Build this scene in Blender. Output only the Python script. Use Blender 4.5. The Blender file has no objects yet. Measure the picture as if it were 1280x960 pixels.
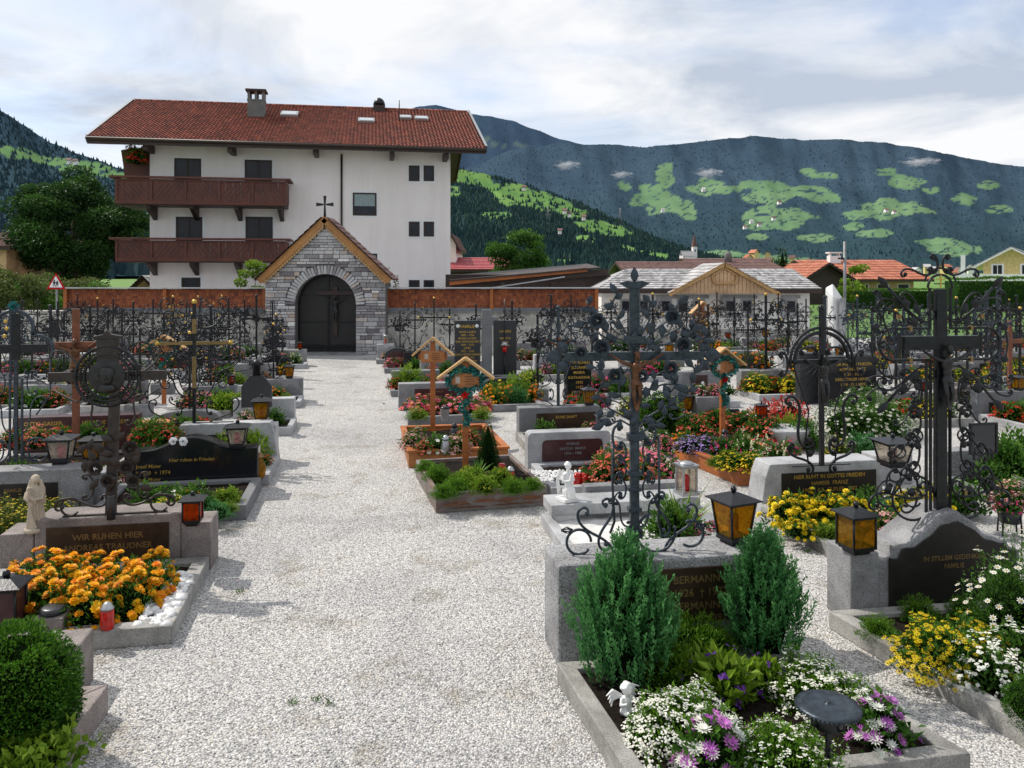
import bpy, bmesh, math, random
from math import sin, cos, pi, radians, sqrt, atan2, exp
from mathutils import Vector, Matrix, Euler, noise
random.seed(7)
R = random.Random(11)
COL = bpy.context.scene.collection
H = 2.6; F = 1000.0; HY = 340.0
TH = radians(10.0)

def g(px, py, z=0.0):
    Y = F*(H-z)/(py-HY); return ((px-640)*Y/F, Y)
def X_(px, Y): return (px-640)*Y/F
def Z_(py, Y): return H-(py-HY)*Y/F

# ------------------------------------------------------------------ mesh builder
class MB:
    def __init__(s): s.v=[]; s.f=[]; s.m=[]; s.t=[]; s.sm=[]
    def add(s, vs, fs, mat=0, tint=0.5, smooth=False):
        o=len(s.v); s.v.extend([tuple(p) for p in vs])
        for f in fs:
            s.f.append([i+o for i in f]); s.m.append(mat); s.t.append(tint); s.sm.append(smooth)
        return s
    def box(s, c, d, rz=0, mat=0, tint=0.5, taper=1.0, rot=None):
        x,y,z=d[0]/2,d[1]/2,d[2]/2
        vs=[]
        for sz in (-1,1):
            k=taper if sz>0 else 1
            for sx,sy in ((-1,-1),(1,-1),(1,1),(-1,1)):
                p=Vector((sx*x*k,sy*y*k,sz*z))
                if rot is not None: p=rot@p
                elif rz: p=Vector((p.x*cos(rz)-p.y*sin(rz),p.x*sin(rz)+p.y*cos(rz),p.z))
                vs.append((p.x+c[0],p.y+c[1],p.z+c[2]))
        s.add(vs,[(0,3,2,1),(4,5,6,7),(0,1,5,4),(1,2,6,5),(2,3,7,6),(3,0,4,7)],mat,tint); return s
    def prism(s, poly, y0, y1, mat=0, tint=0.5, smooth=False):   # poly in XZ
        n=len(poly)
        a=sum(poly[i][0]*poly[(i+1)%n][1]-poly[(i+1)%n][0]*poly[i][1] for i in range(n))
        if a<0: poly=poly[::-1]
        vs=[(p[0],y0,p[1]) for p in poly]+[(p[0],y1,p[1]) for p in poly]
        fs=[tuple(range(n)),tuple(range(2*n-1,n-1,-1))]
        fs+=[(i,i+n,(i+1)%n+n,(i+1)%n) for i in range(n)]
        s.add(vs,fs,mat,tint,smooth); return s
    def prismz(s, poly, z0, z1, mat=0, tint=0.5):                 # poly in XY
        n=len(poly)
        a=sum(poly[i][0]*poly[(i+1)%n][1]-poly[(i+1)%n][0]*poly[i][1] for i in range(n))
        if a<0: poly=poly[::-1]
        vs=[(p[0],p[1],z0) for p in poly]+[(p[0],p[1],z1) for p in poly]
        fs=[tuple(range(n-1,-1,-1)),tuple(range(n,2*n))]
        fs+=[(i,(i+1)%n,(i+1)%n+n,i+n) for i in range(n)]
        s.add(vs,fs,mat,tint); return s
    def lathe(s, prof, c=(0,0,0), n=16, mat=0, tint=0.5, smooth=True, sx=1, sy=1, a0=0, cap=True):
        vs=[];fs=[];k=len(prof)
        for r,z in prof:
            for i in range(n):
                a=a0+2*pi*i/n; vs.append((c[0]+r*cos(a)*sx,c[1]+r*sin(a)*sy,c[2]+z))
        for j in range(k-1):
            for i in range(n):
                fs.append((j*n+i,j*n+(i+1)%n,(j+1)*n+(i+1)%n,(j+1)*n+i))
        if cap:
            fs.append(tuple(range(n-1,-1,-1))); fs.append(tuple((k-1)*n+i for i in range(n)))
        s.add(vs,fs,mat,tint,smooth); return s
    def tube(s, pts, r, n=6, mat=0, tint=0.5, cap=True, smooth=True, flat=None):
        pts=[Vector(p) for p in pts]; k=len(pts)
        if k<2: return s
        rs=r if isinstance(r,(list,tuple)) else [r]*k
        t0=(pts[1]-pts[0]).normalized()
        up=Vector((0,0,1)) if abs(t0.z)<.9 else Vector((1,0,0))
        if flat: up=Vector((0,1,0)) if abs(t0.y)<.9 else Vector((0,0,1))
        nrm=(up-t0*up.dot(t0)).normalized()
        vs=[];fs=[]
        for i,p in enumerate(pts):
            t=(pts[min(i+1,k-1)]-pts[max(i-1,0)])
            t=t.normalized() if t.length>1e-9 else t0
            nrm=(nrm-t*nrm.dot(t)); nrm=nrm.normalized() if nrm.length>1e-6 else Vector((0,0,1))
            b=t.cross(nrm)
            for q in range(n):
                a=2*pi*(q+.5)/n
                k1=flat if flat else 1.0
                vs.append(p+nrm*(cos(a)*rs[i]*k1)+b*(sin(a)*rs[i]))
        for i in range(k-1):
            for q in range(n):
                fs.append((i*n+q,i*n+(q+1)%n,(i+1)*n+(q+1)%n,(i+1)*n+q))
        if cap:
            fs.append(tuple(range(n-1,-1,-1))); fs.append(tuple((k-1)*n+q for q in range(n)))
        s.add(vs,fs,mat,tint,smooth); return s
    def ell(s, c, d, n=10, m=7, mat=0, tint=0.5, rot=None, bump=0, smooth=True):
        vs=[];fs=[]
        for j in range(m+1):
            ph=pi*j/m
            for i in range(n):
                a=2*pi*i/n
                p=Vector((sin(ph)*cos(a)*d[0],sin(ph)*sin(a)*d[1],-cos(ph)*d[2]))
                if bump: p*=1+bump*noise.noise(p.normalized()*2.3+Vector(c)*7)
                if rot is not None: p=rot@p
                vs.append((p.x+c[0],p.y+c[1],p.z+c[2]))
        for j in range(m):
            for i in range(n):
                fs.append((j*n+i,j*n+(i+1)%n,(j+1)*n+(i+1)%n,(j+1)*n+i))
        s.add(vs,fs,mat,tint,smooth); return s
    def merge(s, o, M=None, mat=None):
        off=len(s.v)
        s.v.extend([tuple(M@Vector(p)) for p in o.v] if M is not None else o.v)
        for f,m,t,sm in zip(o.f,o.m,o.t,o.sm):
            s.f.append([i+off for i in f]); s.m.append(m if mat is None else mat); s.t.append(t); s.sm.append(sm)
        return s
    def mesh(s, name, mats):
        me=bpy.data.meshes.new(name); me.from_pydata(s.v,[],s.f)
        for m in (mats if isinstance(mats,(list,tuple)) else [mats]): me.materials.append(m)
        n=len(me.polygons)
        if n==len(s.f):
            me.polygons.foreach_set('material_index',s.m); me.polygons.foreach_set('use_smooth',s.sm)
            at=me.attributes.new('tint','FLOAT','FACE'); at.data.foreach_set('value',s.t)
        me.update(); return me
    def build(s, name, mats, parent=None, loc=None, rz=0, bevel=0, seg=2, sub=0):
        o=bpy.data.objects.new(name,s.mesh(name,mats)); COL.objects.link(o)
        if parent is not None: o.parent=parent
        if loc is not None: o.location=loc
        if rz: o.rotation_euler=(0,0,rz)
        if bevel:
            b=o.modifiers.new('Bevel','BEVEL'); b.width=bevel; b.segments=seg; b.limit_method='ANGLE'; b.angle_limit=radians(35)
        if sub:
            b=o.modifiers.new('Sub','SUBSURF'); b.levels=sub; b.render_levels=sub
        return o

def tag(o, label=None, cat=None, group=None, kind=None):
    if label: o['label']=label
    if cat: o['category']=cat
    if group: o['group']=group
    if kind: o['kind']=kind
    return o
def empty(name, loc=(0,0,0), rz=0, label=None, cat=None, group=None):
    o=bpy.data.objects.new(name,None); o.empty_display_size=.1; COL.objects.link(o)
    o.location=loc; o.rotation_euler=(0,0,rz)
    return tag(o,label,cat,group)
KIDS={}
def kids(o): return list(o.children)
def copy_tree(o, parent=None):
    c=o.copy(); COL.objects.link(c)
    if parent is not None: c.parent=parent
    for ch in kids(o): copy_tree(ch,c)
    return c
_P={}
def inst(key, maker, label, cat, loc, rz=0, scale=1.0, group=None):
    """first use: the thing itself; then copies that share its meshes"""
    if key not in _P:
        o=maker(); _P[key]=o; bpy.context.view_layer.update() if False else None
    else:
        o=copy_tree(_P[key])
    o.location=loc; o.rotation_euler=(0,0,rz); o.scale=(scale,)*3 if not isinstance(scale,tuple) else scale
    if 'group' in o: del o['group']
    return tag(o,label,cat,group)

def sculpt(mb, vox=0.01, smooth=6, mats=None, name='figure'):
    """merge overlapping lumps into one continuous skin (voxel remesh), returned as a mesh"""
    o=bpy.data.objects.new('tmp',mb.mesh('tmp',[])); COL.objects.link(o)
    r=o.modifiers.new('r','REMESH'); r.mode='VOXEL'; r.voxel_size=vox; r.use_smooth_shade=True
    if smooth:
        q=o.modifiers.new('s','SMOOTH'); q.iterations=smooth; q.factor=.5
    dg=bpy.context.evaluated_depsgraph_get()
    me=bpy.data.meshes.new_from_object(o.evaluated_get(dg))
    me.name=name
    me.materials.clear()
    for m in (mats or []): me.materials.append(m)
    bpy.data.objects.remove(o)
    return me
def meshobj(name, me, parent=None, loc=None, scale=None, rz=0):
    o=bpy.data.objects.new(name,me); COL.objects.link(o)
    if parent is not None: o.parent=parent
    if loc is not None: o.location=loc
    if scale is not None: o.scale=(scale,)*3
    o.rotation_euler=(0,0,rz)
    return o
def text(lines, size, mat, parent, loc, rotx=pi/2, name='inscription', align='CENTER', ext=.0015, sp=1.25, rz=0):
    cu=bpy.data.curves.new('t','FONT'); cu.body='\n'.join(lines); cu.size=size; cu.align_x=align; cu.align_y='TOP'
    cu.extrude=ext; cu.space_line=sp; cu.resolution_u=2; cu.offset=size*.012
    o=bpy.data.objects.new('t',cu); COL.objects.link(o)
    dg=bpy.context.evaluated_depsgraph_get()
    me=bpy.data.meshes.new_from_object(o.evaluated_get(dg)); me.name=name
    bpy.data.objects.remove(o)
    me.materials.clear(); me.materials.append(mat)
    q=meshobj(name,me,parent,loc); q.rotation_euler=(rotx,0,rz)
    return q

# ------------------------------------------------------------------ materials
MATS={}
def paneglass(name,col):
    m,n,l,b,out=nt(name); co=wcoord(n,l); a=noise_(n,l,22,4,.6,co); r=ramp(n,[(.3,sc(col,.45)),(.7,sc(col,1.3))]); l.new(a.outputs['Fac'],r.inputs[0]); l.new(r.outputs[0],b.inputs['Base Color']); b.inputs['Roughness'].default_value=.12
    t=n.new('ShaderNodeBsdfTranslucent'); l.new(r.outputs[0],t.inputs[0]); tr=n.new('ShaderNodeBsdfTransparent'); tr.inputs[0].default_value=(*[min(1,c*1.6+.05) for c in col],1)
    m1=n.new('ShaderNodeMixShader'); m1.inputs[0].default_value=.4; l.new(b.outputs[0],m1.inputs[1]); l.new(t.outputs[0],m1.inputs[2]); m2=n.new('ShaderNodeMixShader'); m2.inputs[0].default_value=.55; l.new(m1.outputs[0],m2.inputs[1]); l.new(tr.outputs[0],m2.inputs[2]); l.new(m2.outputs[0],out.inputs[0]); return m
def plasterm(name,base):
    m,n,l,b,_=nt(name); co=wcoord(n,l); mp=n.new('ShaderNodeMapping'); mp.inputs['Scale'].default_value=(1,1,.12); l.new(co,mp.inputs[0])
    a=noise_(n,l,2.2,6,.65,mp.outputs[0]); r=ramp(n,[(.33,(.93,.925,.92)),(.6,(1,1,1))]); l.new(a.outputs['Fac'],r.inputs[0])
    a2=noise_(n,l,.7,5,.6,co); r2=ramp(n,[(.3,sc(base,.93)),(.7,base)]); l.new(a2.outputs['Fac'],r2.inputs[0])
    l.new(mix(n,l,1.0,r2.outputs[0],r.outputs[0],'MULTIPLY'),b.inputs['Base Color']); b.inputs['Roughness'].default_value=.92
    d=noise_(n,l,120,4,.6,co); bump(n,l,d.outputs['Fac'],.25,.006,b); return m
def nt(name):
    m=bpy.data.materials.new(name); m.use_nodes=True
    n=m.node_tree.nodes; l=m.node_tree.links; n.clear()
    out=n.new('ShaderNodeOutputMaterial'); b=n.new('ShaderNodeBsdfPrincipled'); l.new(b.outputs[0],out.inputs[0])
    return m,n,l,b,out
def ramp(n, stops):
    r=n.new('ShaderNodeValToRGB'); e=r.color_ramp.elements
    while len(e)<len(stops): e.new(0.5)
    for i,(p,c) in enumerate(stops):
        e[i].position=p; e[i].color=(*c,1) if len(c)==3 else c
    return r
def noise_(n,l,scale,detail=4,rough=.55,coord=None,dist=0):
    t=n.new('ShaderNodeTexNoise'); t.inputs['Scale'].default_value=scale; t.inputs['Detail'].default_value=detail
    t.inputs['Roughness'].default_value=rough; t.inputs['Distortion'].default_value=dist
    if coord: l.new(coord,t.inputs['Vector'])
    return t
def mix(n,l,fac,a,b,mode='MIX'):
    m=n.new('ShaderNodeMix'); m.data_type='RGBA'; m.blend_type=mode
    def put(s,v):
        if hasattr(v,'links') or hasattr(v,'is_linked'): l.new(v,s)
        elif isinstance(v,(int,float)): s.default_value=v
        else: s.default_value=(*v,1)
    put(m.inputs[0],fac); put(m.inputs[6],a); put(m.inputs[7],b)
    return m.outputs[2]
def bump(n,l,h,strength,dist=.01,b=None):
    q=n.new('ShaderNodeBump'); q.inputs['Strength'].default_value=strength; q.inputs['Distance'].default_value=dist
    l.new(h,q.inputs['Height'])
    if b is not None: l.new(q.outputs[0],b.inputs['Normal'])
    return q
def wcoord(n,l,world=True):
    if world:
        q=n.new('ShaderNodeNewGeometry'); return q.outputs['Position']
    q=n.new('ShaderNodeTexCoord'); return q.outputs['Object']
def sc(c,k): return tuple(min(1,x*k) for x in c)

def stone(name, base, speck=.5, rough=.75, sscale=120, bs=.25, stain=.5, world=True):
    m,n,l,b,_=nt(name); co=wcoord(n,l,world)
    a=noise_(n,l,sscale,3,.7,co); r=ramp(n,[(.36,sc(base,1-speck)),(.5,base),(.66,sc(base,1+speck*.7))]); l.new(a.outputs['Fac'],r.inputs[0])
    c=noise_(n,l,2.2,6,.65,co); r2=ramp(n,[(.35,(1-stain*.6,)*3),(.62,(1,1,1))]); l.new(c.outputs['Fac'],r2.inputs[0])
    o=mix(n,l,1.0,r.outputs[0],r2.outputs[0],'MULTIPLY')
    g2=noise_(n,l,14,5,.6,co); r3=ramp(n,[(.5,(1,1,1)),(.75,(.82,.84,.78))]); l.new(g2.outputs['Fac'],r3.inputs[0])
    o=mix(n,l,stain,o,mix(n,l,1.0,o,r3.outputs[0],'MULTIPLY'))
    l.new(o,b.inputs['Base Color']); b.inputs['Roughness'].default_value=rough
    d=noise_(n,l,60,5,.7,co); bump(n,l,d.outputs['Fac'],bs,.008,b)
    return m
def plain(name, base, rough=.6, metal=0, var=.25, vs=6, bs=.1, bscale=40, spec=.5, world=True, vcol=None):
    m,n,l,b,_=nt(name); co=wcoord(n,l,world)
    a=noise_(n,l,vs,5,.6,co); r=ramp(n,[(.3,sc(base,1-var)),(.7,vcol if vcol else sc(base,1+var))]); l.new(a.outputs['Fac'],r.inputs[0])
    l.new(r.outputs[0],b.inputs['Base Color']); b.inputs['Roughness'].default_value=rough; b.inputs['Metallic'].default_value=metal
    b.inputs['Specular IOR Level'].default_value=spec
    if bs:
        d=noise_(n,l,bscale,4,.6,co); bump(n,l,d.outputs['Fac'],bs,.006,b)
    return m
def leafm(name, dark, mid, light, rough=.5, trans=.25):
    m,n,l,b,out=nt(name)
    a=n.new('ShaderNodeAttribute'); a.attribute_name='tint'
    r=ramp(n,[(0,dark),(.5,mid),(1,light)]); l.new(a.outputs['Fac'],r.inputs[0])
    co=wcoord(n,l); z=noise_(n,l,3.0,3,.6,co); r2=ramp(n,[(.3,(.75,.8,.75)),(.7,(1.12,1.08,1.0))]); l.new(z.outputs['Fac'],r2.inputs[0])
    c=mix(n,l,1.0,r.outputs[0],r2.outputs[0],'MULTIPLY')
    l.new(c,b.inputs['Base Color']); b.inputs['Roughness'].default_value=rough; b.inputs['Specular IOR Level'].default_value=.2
    if trans:
        t=n.new('ShaderNodeBsdfTranslucent'); l.new(c,t.inputs[0]); mx=n.new('ShaderNodeMixShader'); mx.inputs[0].default_value=trans
        l.new(b.outputs[0],mx.inputs[1]); l.new(t.outputs[0],mx.inputs[2]); l.new(mx.outputs[0],out.inputs[0])
    return m
def woodm(name, base, dark, scale=(1,1,12), rough=.55, k=6, knots=False, world=False):
    m,n,l,b,_=nt(name); co=wcoord(n,l,world)
    mp=n.new('ShaderNodeMapping'); mp.inputs['Scale'].default_value=scale; l.new(co,mp.inputs[0])
    a=noise_(n,l,k,5,.6,mp.outputs[0],1.2); r=ramp(n,[(.3,dark),(.55,base),(.75,sc(base,1.25))]); l.new(a.outputs['Fac'],r.inputs[0])
    c=noise_(n,l,1.7,4,.6,co); r2=ramp(n,[(.35,(.7,.7,.72)),(.6,(1,1,1))]); l.new(c.outputs['Fac'],r2.inputs[0])
    o=mix(n,l,1.0,r.outputs[0],r2.outputs[0],'MULTIPLY')
    l.new(o,b.inputs['Base Color']); b.inputs['Roughness'].default_value=rough
    bump(n,l,a.outputs['Fac'],.25,.006,b); return m
def glassm(name, col, rough=.15, alpha=1.0, emit=0, trans=.0):
    m,n,l,b,_=nt(name); b.inputs['Base Color'].default_value=(*col,1); b.inputs['Roughness'].default_value=rough
    co=wcoord(n,l); a=noise_(n,l,18,3,.5,co); r=ramp(n,[(.3,sc(col,.6)),(.7,sc(col,1.3))]); l.new(a.outputs['Fac'],r.inputs[0]); l.new(r.outputs[0],b.inputs['Base Color'])
    b.inputs['Transmission Weight'].default_value=trans
    bump(n,l,a.outputs['Fac'],.3,.01,b)
    return m
def tintm(name, stops, rough=.8, bs=.4, bscale=30, extra=None):
    m,n,l,b,_=nt(name); a=n.new('ShaderNodeAttribute'); a.attribute_name='tint'
    r=ramp(n,stops); l.new(a.outputs['Fac'],r.inputs[0]); co=wcoord(n,l)
    z=noise_(n,l,bscale,5,.65,co); r2=ramp(n,[(.3,(.72,.72,.72)),(.7,(1.15,1.15,1.15))]); l.new(z.outputs['Fac'],r2.inputs[0])
    c=mix(n,l,1.0,r.outputs[0],r2.outputs[0],'MULTIPLY'); l.new(c,b.inputs['Base Color']); b.inputs['Roughness'].default_value=rough
    bump(n,l,z.outputs['Fac'],bs,.01,b); return m

M=dict(
 granite=stone('granite',(.28,.28,.29),.5,stain=.9), granite_l=stone('granite_light',(.44,.445,.46),.35,rough=.55,stain=.7),
 granite_d=stone('granite_dark',(.20,.205,.215),.4), granite_p=stone('granite_pink',(.27,.23,.215),.5,stain=.9),
 rough_st=stone('rough_granite',(.33,.33,.34),.6,.9,80,1.0,.8), kerb=stone('kerb_stone',(.38,.37,.35),.35,.85,110,.5,.95),
 black=stone('black_granite',(.012,.013,.016),.6,.12,200,.02,.1), blackm=stone('slate_black',(.03,.032,.037),.4,.35,150,.05,.3),
 plaque_br=plain('bronze_plaque',(.045,.026,.014),.5,.5,.5,8,.3), plaque_red=plain('red_plaque',(.055,.02,.022),.3,0,.3,10,.1),
 plaque_dk=plain('dark_plaque',(.022,.019,.017),.45,.4,.3,8,.3),
 gold=plain('gold_paint',(.55,.36,.08),.4,.7,.2,30,0), goldd=plain('dull_gold',(.22,.15,.06),.5,.6,.3,30,0),
 iron=plain('wrought_iron',(.011,.012,.015),.34,.4,.5,20,.3), ironb=plain('blued_iron',(.034,.046,.060),.36,.5,.5,26,.4,60),
 ironrust=plain('rusty_iron',(.06,.042,.032),.6,.4,.4,18,.3), rust=plain('rust_brown_wood',(.16,.05,.02),.7,0,.4,10,.2),
 bronze=plain('bronze',(.11,.048,.022),.36,.6,.5,20,.2,60), bronzed=plain('dark_bronze',(.035,.035,.035),.38,.7,.3,20,.2),
 marble=stone('white_marble',(.78,.78,.77),.06,.5,60,.1,.2), sand=stone('sandstone',(.52,.44,.34),.12,.8,70,.3,.5),
 white=plain('white_paint',(.78,.79,.8),.5,0,.06,4,.05), plaster=plasterm('white_plaster',(.88,.82,.80)),
 plaster_w=plain('chapel_plaster',(.84,.82,.78),.9,0,.05,.8,.2,100),
 concrete=stone('concrete',(.58,.56,.51),.18,.9,30,.3,.9), soil=plain('soil',(.012,.009,.007),.98,0,.7,25,1.0,60,.1),
 wood_or=woodm('orange_wood',(.42,.125,.022),(.26,.065,.012),(1,1,14)), wood_orx=woodm('orange_plank',(.44,.165,.04),(.27,.085,.02),(1.2,1.2,16)),
 wood_gy=woodm('weathered_wood',(.20,.175,.16),(.15,.065,.035),(1.2,1.2,3.5),k=3.2), wood_dk=woodm('dark_balcony_wood',(.115,.028,.015),(.055,.014,.008),(1,1,10)),
 wood_dkb=woodm('dark_beam_wood',(.04,.02,.014),(.02,.011,.009),(1,1,8)), wood_lt=woodm('larch_wood',(.66,.43,.24),(.44,.25,.12),(9,1,.8)),
 wood_gate=woodm('black_gate_wood',(.016,.015,.014),(.009,.009,.009),(12,1,1)), wood_dbl=woodm('dark_bracket',(.04,.016,.012),(.02,.01,.008),(1,1,8)),
 dark=plain('dark_interior',(.012,.011,.011),.8,0,.2,4,0), glass=plain('window_glass',(.014,.017,.024),.22,0,.5,2,0,40,.3), curtain=plain('curtain',(.25,.32,.33),.8,0,.3,25,.2),
 frame_br=plain('brown_frame',(.028,.013,.010),.6), metal=plain('zinc',(.38,.39,.40),.35,.8,.15,6,.05), pole=plain('grey_pole',(.2,.21,.215),.5,.4),
 red_gl=glassm('red_candle',(.45,.012,.008),.12), pink_gl=glassm('pink_candle',(.6,.03,.10),.2), amber=paneglass('amber_glass',(.42,.24,.015)),
 clear=paneglass('pale_glass',(.55,.51,.45)), wax=plain('wax',(.5,.05,.02),.4), orange_c=paneglass('orange_glass',(.50,.09,.01)),
 ribbon=leafm('teal_garland',(.008,.07,.07),(.02,.17,.17),(.06,.34,.32)), paper=plain('printed_card',(.45,.38,.33),.6,0,.5,80,0),
 tile=tintm('roof_tile',[(0,(.10,.024,.016)),(.5,(.19,.040,.022)),(1,(.32,.085,.045))],.75,.3,6),
 shingle=tintm('shingle_wall',[(0,(.13,.030,.010)),(.5,(.24,.058,.017)),(1,(.34,.10,.03))],.7,.3,14),
 slate=tintm('grey_shingle',[(0,(.20,.19,.195)),(.5,(.40,.39,.39)),(1,(.6,.59,.59))],.7,.3,10),
 masonry=tintm('grey_masonry',[(0,(.17,.155,.165)),(.35,(.33,.32,.33)),(.65,(.54,.54,.545)),(.85,(.44,.34,.27)),(1,(.78,.78,.77))],.85,.6,16),
 mortar=stone('mortar',(.16,.155,.15),.2), tileo=tintm('orange_roof_tile',[(0,(.25,.07,.035)),(.5,(.40,.13,.07)),(1,(.5,.18,.1))],.8,.3,5),
 tilebr=tintm('brown_roof_tile',[(0,(.09,.045,.04)),(.5,(.14,.07,.06)),(1,(.19,.1,.085))],.8,.3,5), redroof=plain('red_sheet_roof',(.36,.06,.07),.6),
 yellowwall=plain('yellow_plaster',(.62,.50,.22),.9), bark=plain('bark',(.09,.065,.045),.9,0,.4,12,.8,30),
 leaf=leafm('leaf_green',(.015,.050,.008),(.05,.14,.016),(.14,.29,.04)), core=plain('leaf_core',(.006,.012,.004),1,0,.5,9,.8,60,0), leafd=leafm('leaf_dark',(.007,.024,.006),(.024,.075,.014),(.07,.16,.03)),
 leafl=leafm('leaf_lime',(.06,.12,.01),(.16,.28,.02),(.30,.42,.05)), leafb=leafm('leaf_bluegreen',(.012,.06,.016),(.05,.19,.055),(.15,.38,.13)),
 leafo=leafm('leaf_olive',(.03,.045,.012),(.09,.13,.03),(.2,.24,.08)), box=leafm('leaf_box',(.010,.045,.004),(.04,.13,.010),(.13,.28,.025)),
 moss=leafm('leaf_moss',(.03,.09,.004),(.09,.22,.012),(.20,.36,.03)), grassm=leafm('grass_blade',(.03,.07,.01),(.07,.16,.02),(.13,.26,.04)),
 redleaf=leafm('leaf_red',(.05,.008,.01),(.2,.03,.03),(.35,.06,.05)),
 p_yel=leafm('petal_yellow',(.5,.36,.005),(.75,.56,.01),(.85,.68,.03)), p_or=leafm('petal_orange',(.70,.24,.003),(.86,.40,.005),(.92,.54,.01)),
 p_deep=leafm('petal_deep_orange',(.60,.13,.005),(.80,.24,.008),(.86,.36,.02)), p_red=leafm('petal_red',(.32,.004,.006),(.6,.012,.012),(.75,.05,.03)),
 p_pink=leafm('petal_pink',(.55,.05,.14),(.72,.13,.26),(.82,.32,.42)), p_hot=leafm('petal_magenta',(.45,.01,.12),(.65,.03,.20),(.75,.10,.30)),
 p_lil=leafm('petal_lilac',(.25,.16,.55),(.42,.28,.70),(.6,.45,.8)), p_pur=leafm('petal_purple',(.24,.03,.32),(.44,.09,.50),(.60,.20,.62)),
 p_vio=leafm('petal_violet',(.08,.02,.22),(.15,.04,.36),(.25,.08,.48)), p_wh=leafm('petal_white',(.62,.63,.60),(.80,.80,.77),(.88,.88,.86)),
 p_cor=leafm('petal_coral',(.6,.06,.04),(.75,.15,.10),(.8,.3,.22)), p_ros=leafm('petal_rose',(.5,.2,.2),(.66,.33,.33),(.75,.5,.48)),
 p_cre=leafm('petal_cream',(.6,.58,.36),(.75,.73,.52),(.84,.82,.66)), eye=plain('flower_eye',(.5,.30,.01),.8), eyed=plain('flower_dark_eye',(.12,.04,.01),.8),
 pebble=tintm('pebble_white',[(0,(.6,.6,.6)),(1,(.85,.85,.84))],.5,.1,20),
 concrete_w=stone('white_slab',(.68,.67,.65),.08,.7,60,.1,.3), lawn=plain('lawn_ground',(.10,.20,.03),.95,0,.4,4,.6,60),
)
# ------------------------------------------------------------------ plants
def rv(r=R):
    while True:
        v=Vector((r.uniform(-1,1),r.uniform(-1,1),r.uniform(-1,1)))
        if .05<v.length<1: return v.normalized()
def leaf(mb, p, d, L, W, mat=0, tint=.5, droop=.2, r=R):
    d=d.normalized(); s=d.cross(rv(r)); s=s.normalized() if s.length>.01 else Vector((1,0,0))
    up=s.cross(d); p=Vector(p)
    a=p; b=p+d*L*.45+s*W*.5+up*L*.06; c=p+d*L-up*L*droop; e=p+d*L*.45-s*W*.5+up*L*.06
    mb.add([a,b,c,e],[(0,1,2,3)],mat,tint)
def dome(r, rx, ry, h, lump=.18, low=-.25, seed=0):
    """random point on a lumpy dome; returns point, outward dir"""
    while True:
        d=rv(r)
        if d.z>low: break
    k=1+lump*noise.noise(d*2.6+Vector((seed,seed*.7,0)))*1.6
    z=(d.z-low)/(1-low)
    return Vector((d.x*rx*k,d.y*ry*k,z*h*k)), Vector((d.x/rx,d.y/ry,max(d.z,0)/h+.2/h)).normalized()
def flower(mb, p, d, s, kind, r=R, m0=0, m1=1, tint=None):
    d=d.normalized(); a=d.orthogonal().normalized(); b=d.cross(a); p=Vector(p)
    t=r.random() if tint is None else tint
    def petals(n, r0, r1, z0, z1, w, off=0, mat=m0):
        for i in range(n):
            an=2*pi*i/n+off; u=a*cos(an)+b*sin(an); v=b*cos(an)-a*sin(an)
            mb.add([p+u*r0+d*z0,p+u*(r0+r1)*.55+v*w+d*(z0+z1)*.5,p+u*r1+d*z1,p+u*(r0+r1)*.55-v*w+d*(z0+z1)*.5],[(0,1,2,3)],mat,min(1,max(0,t+r.uniform(-.25,.25))))
    if kind=='pom':
        petals(8,.1*s,s,0,.05*s,.38*s,r.random()); petals(7,.05*s,.8*s,.12*s,.4*s,.34*s,r.random()); petals(5,0,.5*s,.3*s,.62*s,.28*s,r.random())
    elif kind=='daisy':
        petals(8,.1*s,s,0,.05*s,.2*s,r.random())
        mb.add([p+a*.28*s+d*.08*s,p+b*.28*s+d*.08*s,p-a*.28*s+d*.08*s,p-b*.28*s+d*.08*s,p+d*.2*s],[(0,1,4),(1,2,4),(2,3,4),(3,0,4)],m1,.5)
    elif kind=='five':
        petals(5,.05*s,s,0,.18*s,.42*s,r.random())
    elif kind=='aster':
        petals(12,.1*s,s,0,.25*s,.13*s,r.random()); petals(8,0,.6*s,.1*s,.45*s,.13*s,r.random())
    elif kind=='clus':
        for _ in range(5):
            q=p+(a*r.uniform(-1,1)+b*r.uniform(-1,1))*s*.7+d*r.uniform(-.1,.3)*s; w=s*.34; an=r.random()*3
            u=(a*cos(an)+b*sin(an))*w; v=(b*cos(an)-a*sin(an))*w
            mb.add([q-u,q-v,q+u,q+v,q+d*w*.25],[(0,1,4),(1,2,4),(2,3,4),(3,0,4)],m0,min(1,t*.5+r.random()*.5))
    elif kind=='spike':
        for i in range(9):
            q=p+d*s*(i*.22)+(a*r.uniform(-1,1)+b*r.uniform(-1,1))*s*.34*(1-i*.08); w=s*.30
            u=rv(r)*w; v=d.cross(u).normalized()*w
            mb.add([q-u,q-v,q+u,q+v],[(0,1,2,3)],m0,min(1,t*.5+r.random()*.5))
LEAFS=dict(g='leaf',d='leafd',l='leafl',b='leafb',o='leafo',x='box',m='moss',r='redleaf')
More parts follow.
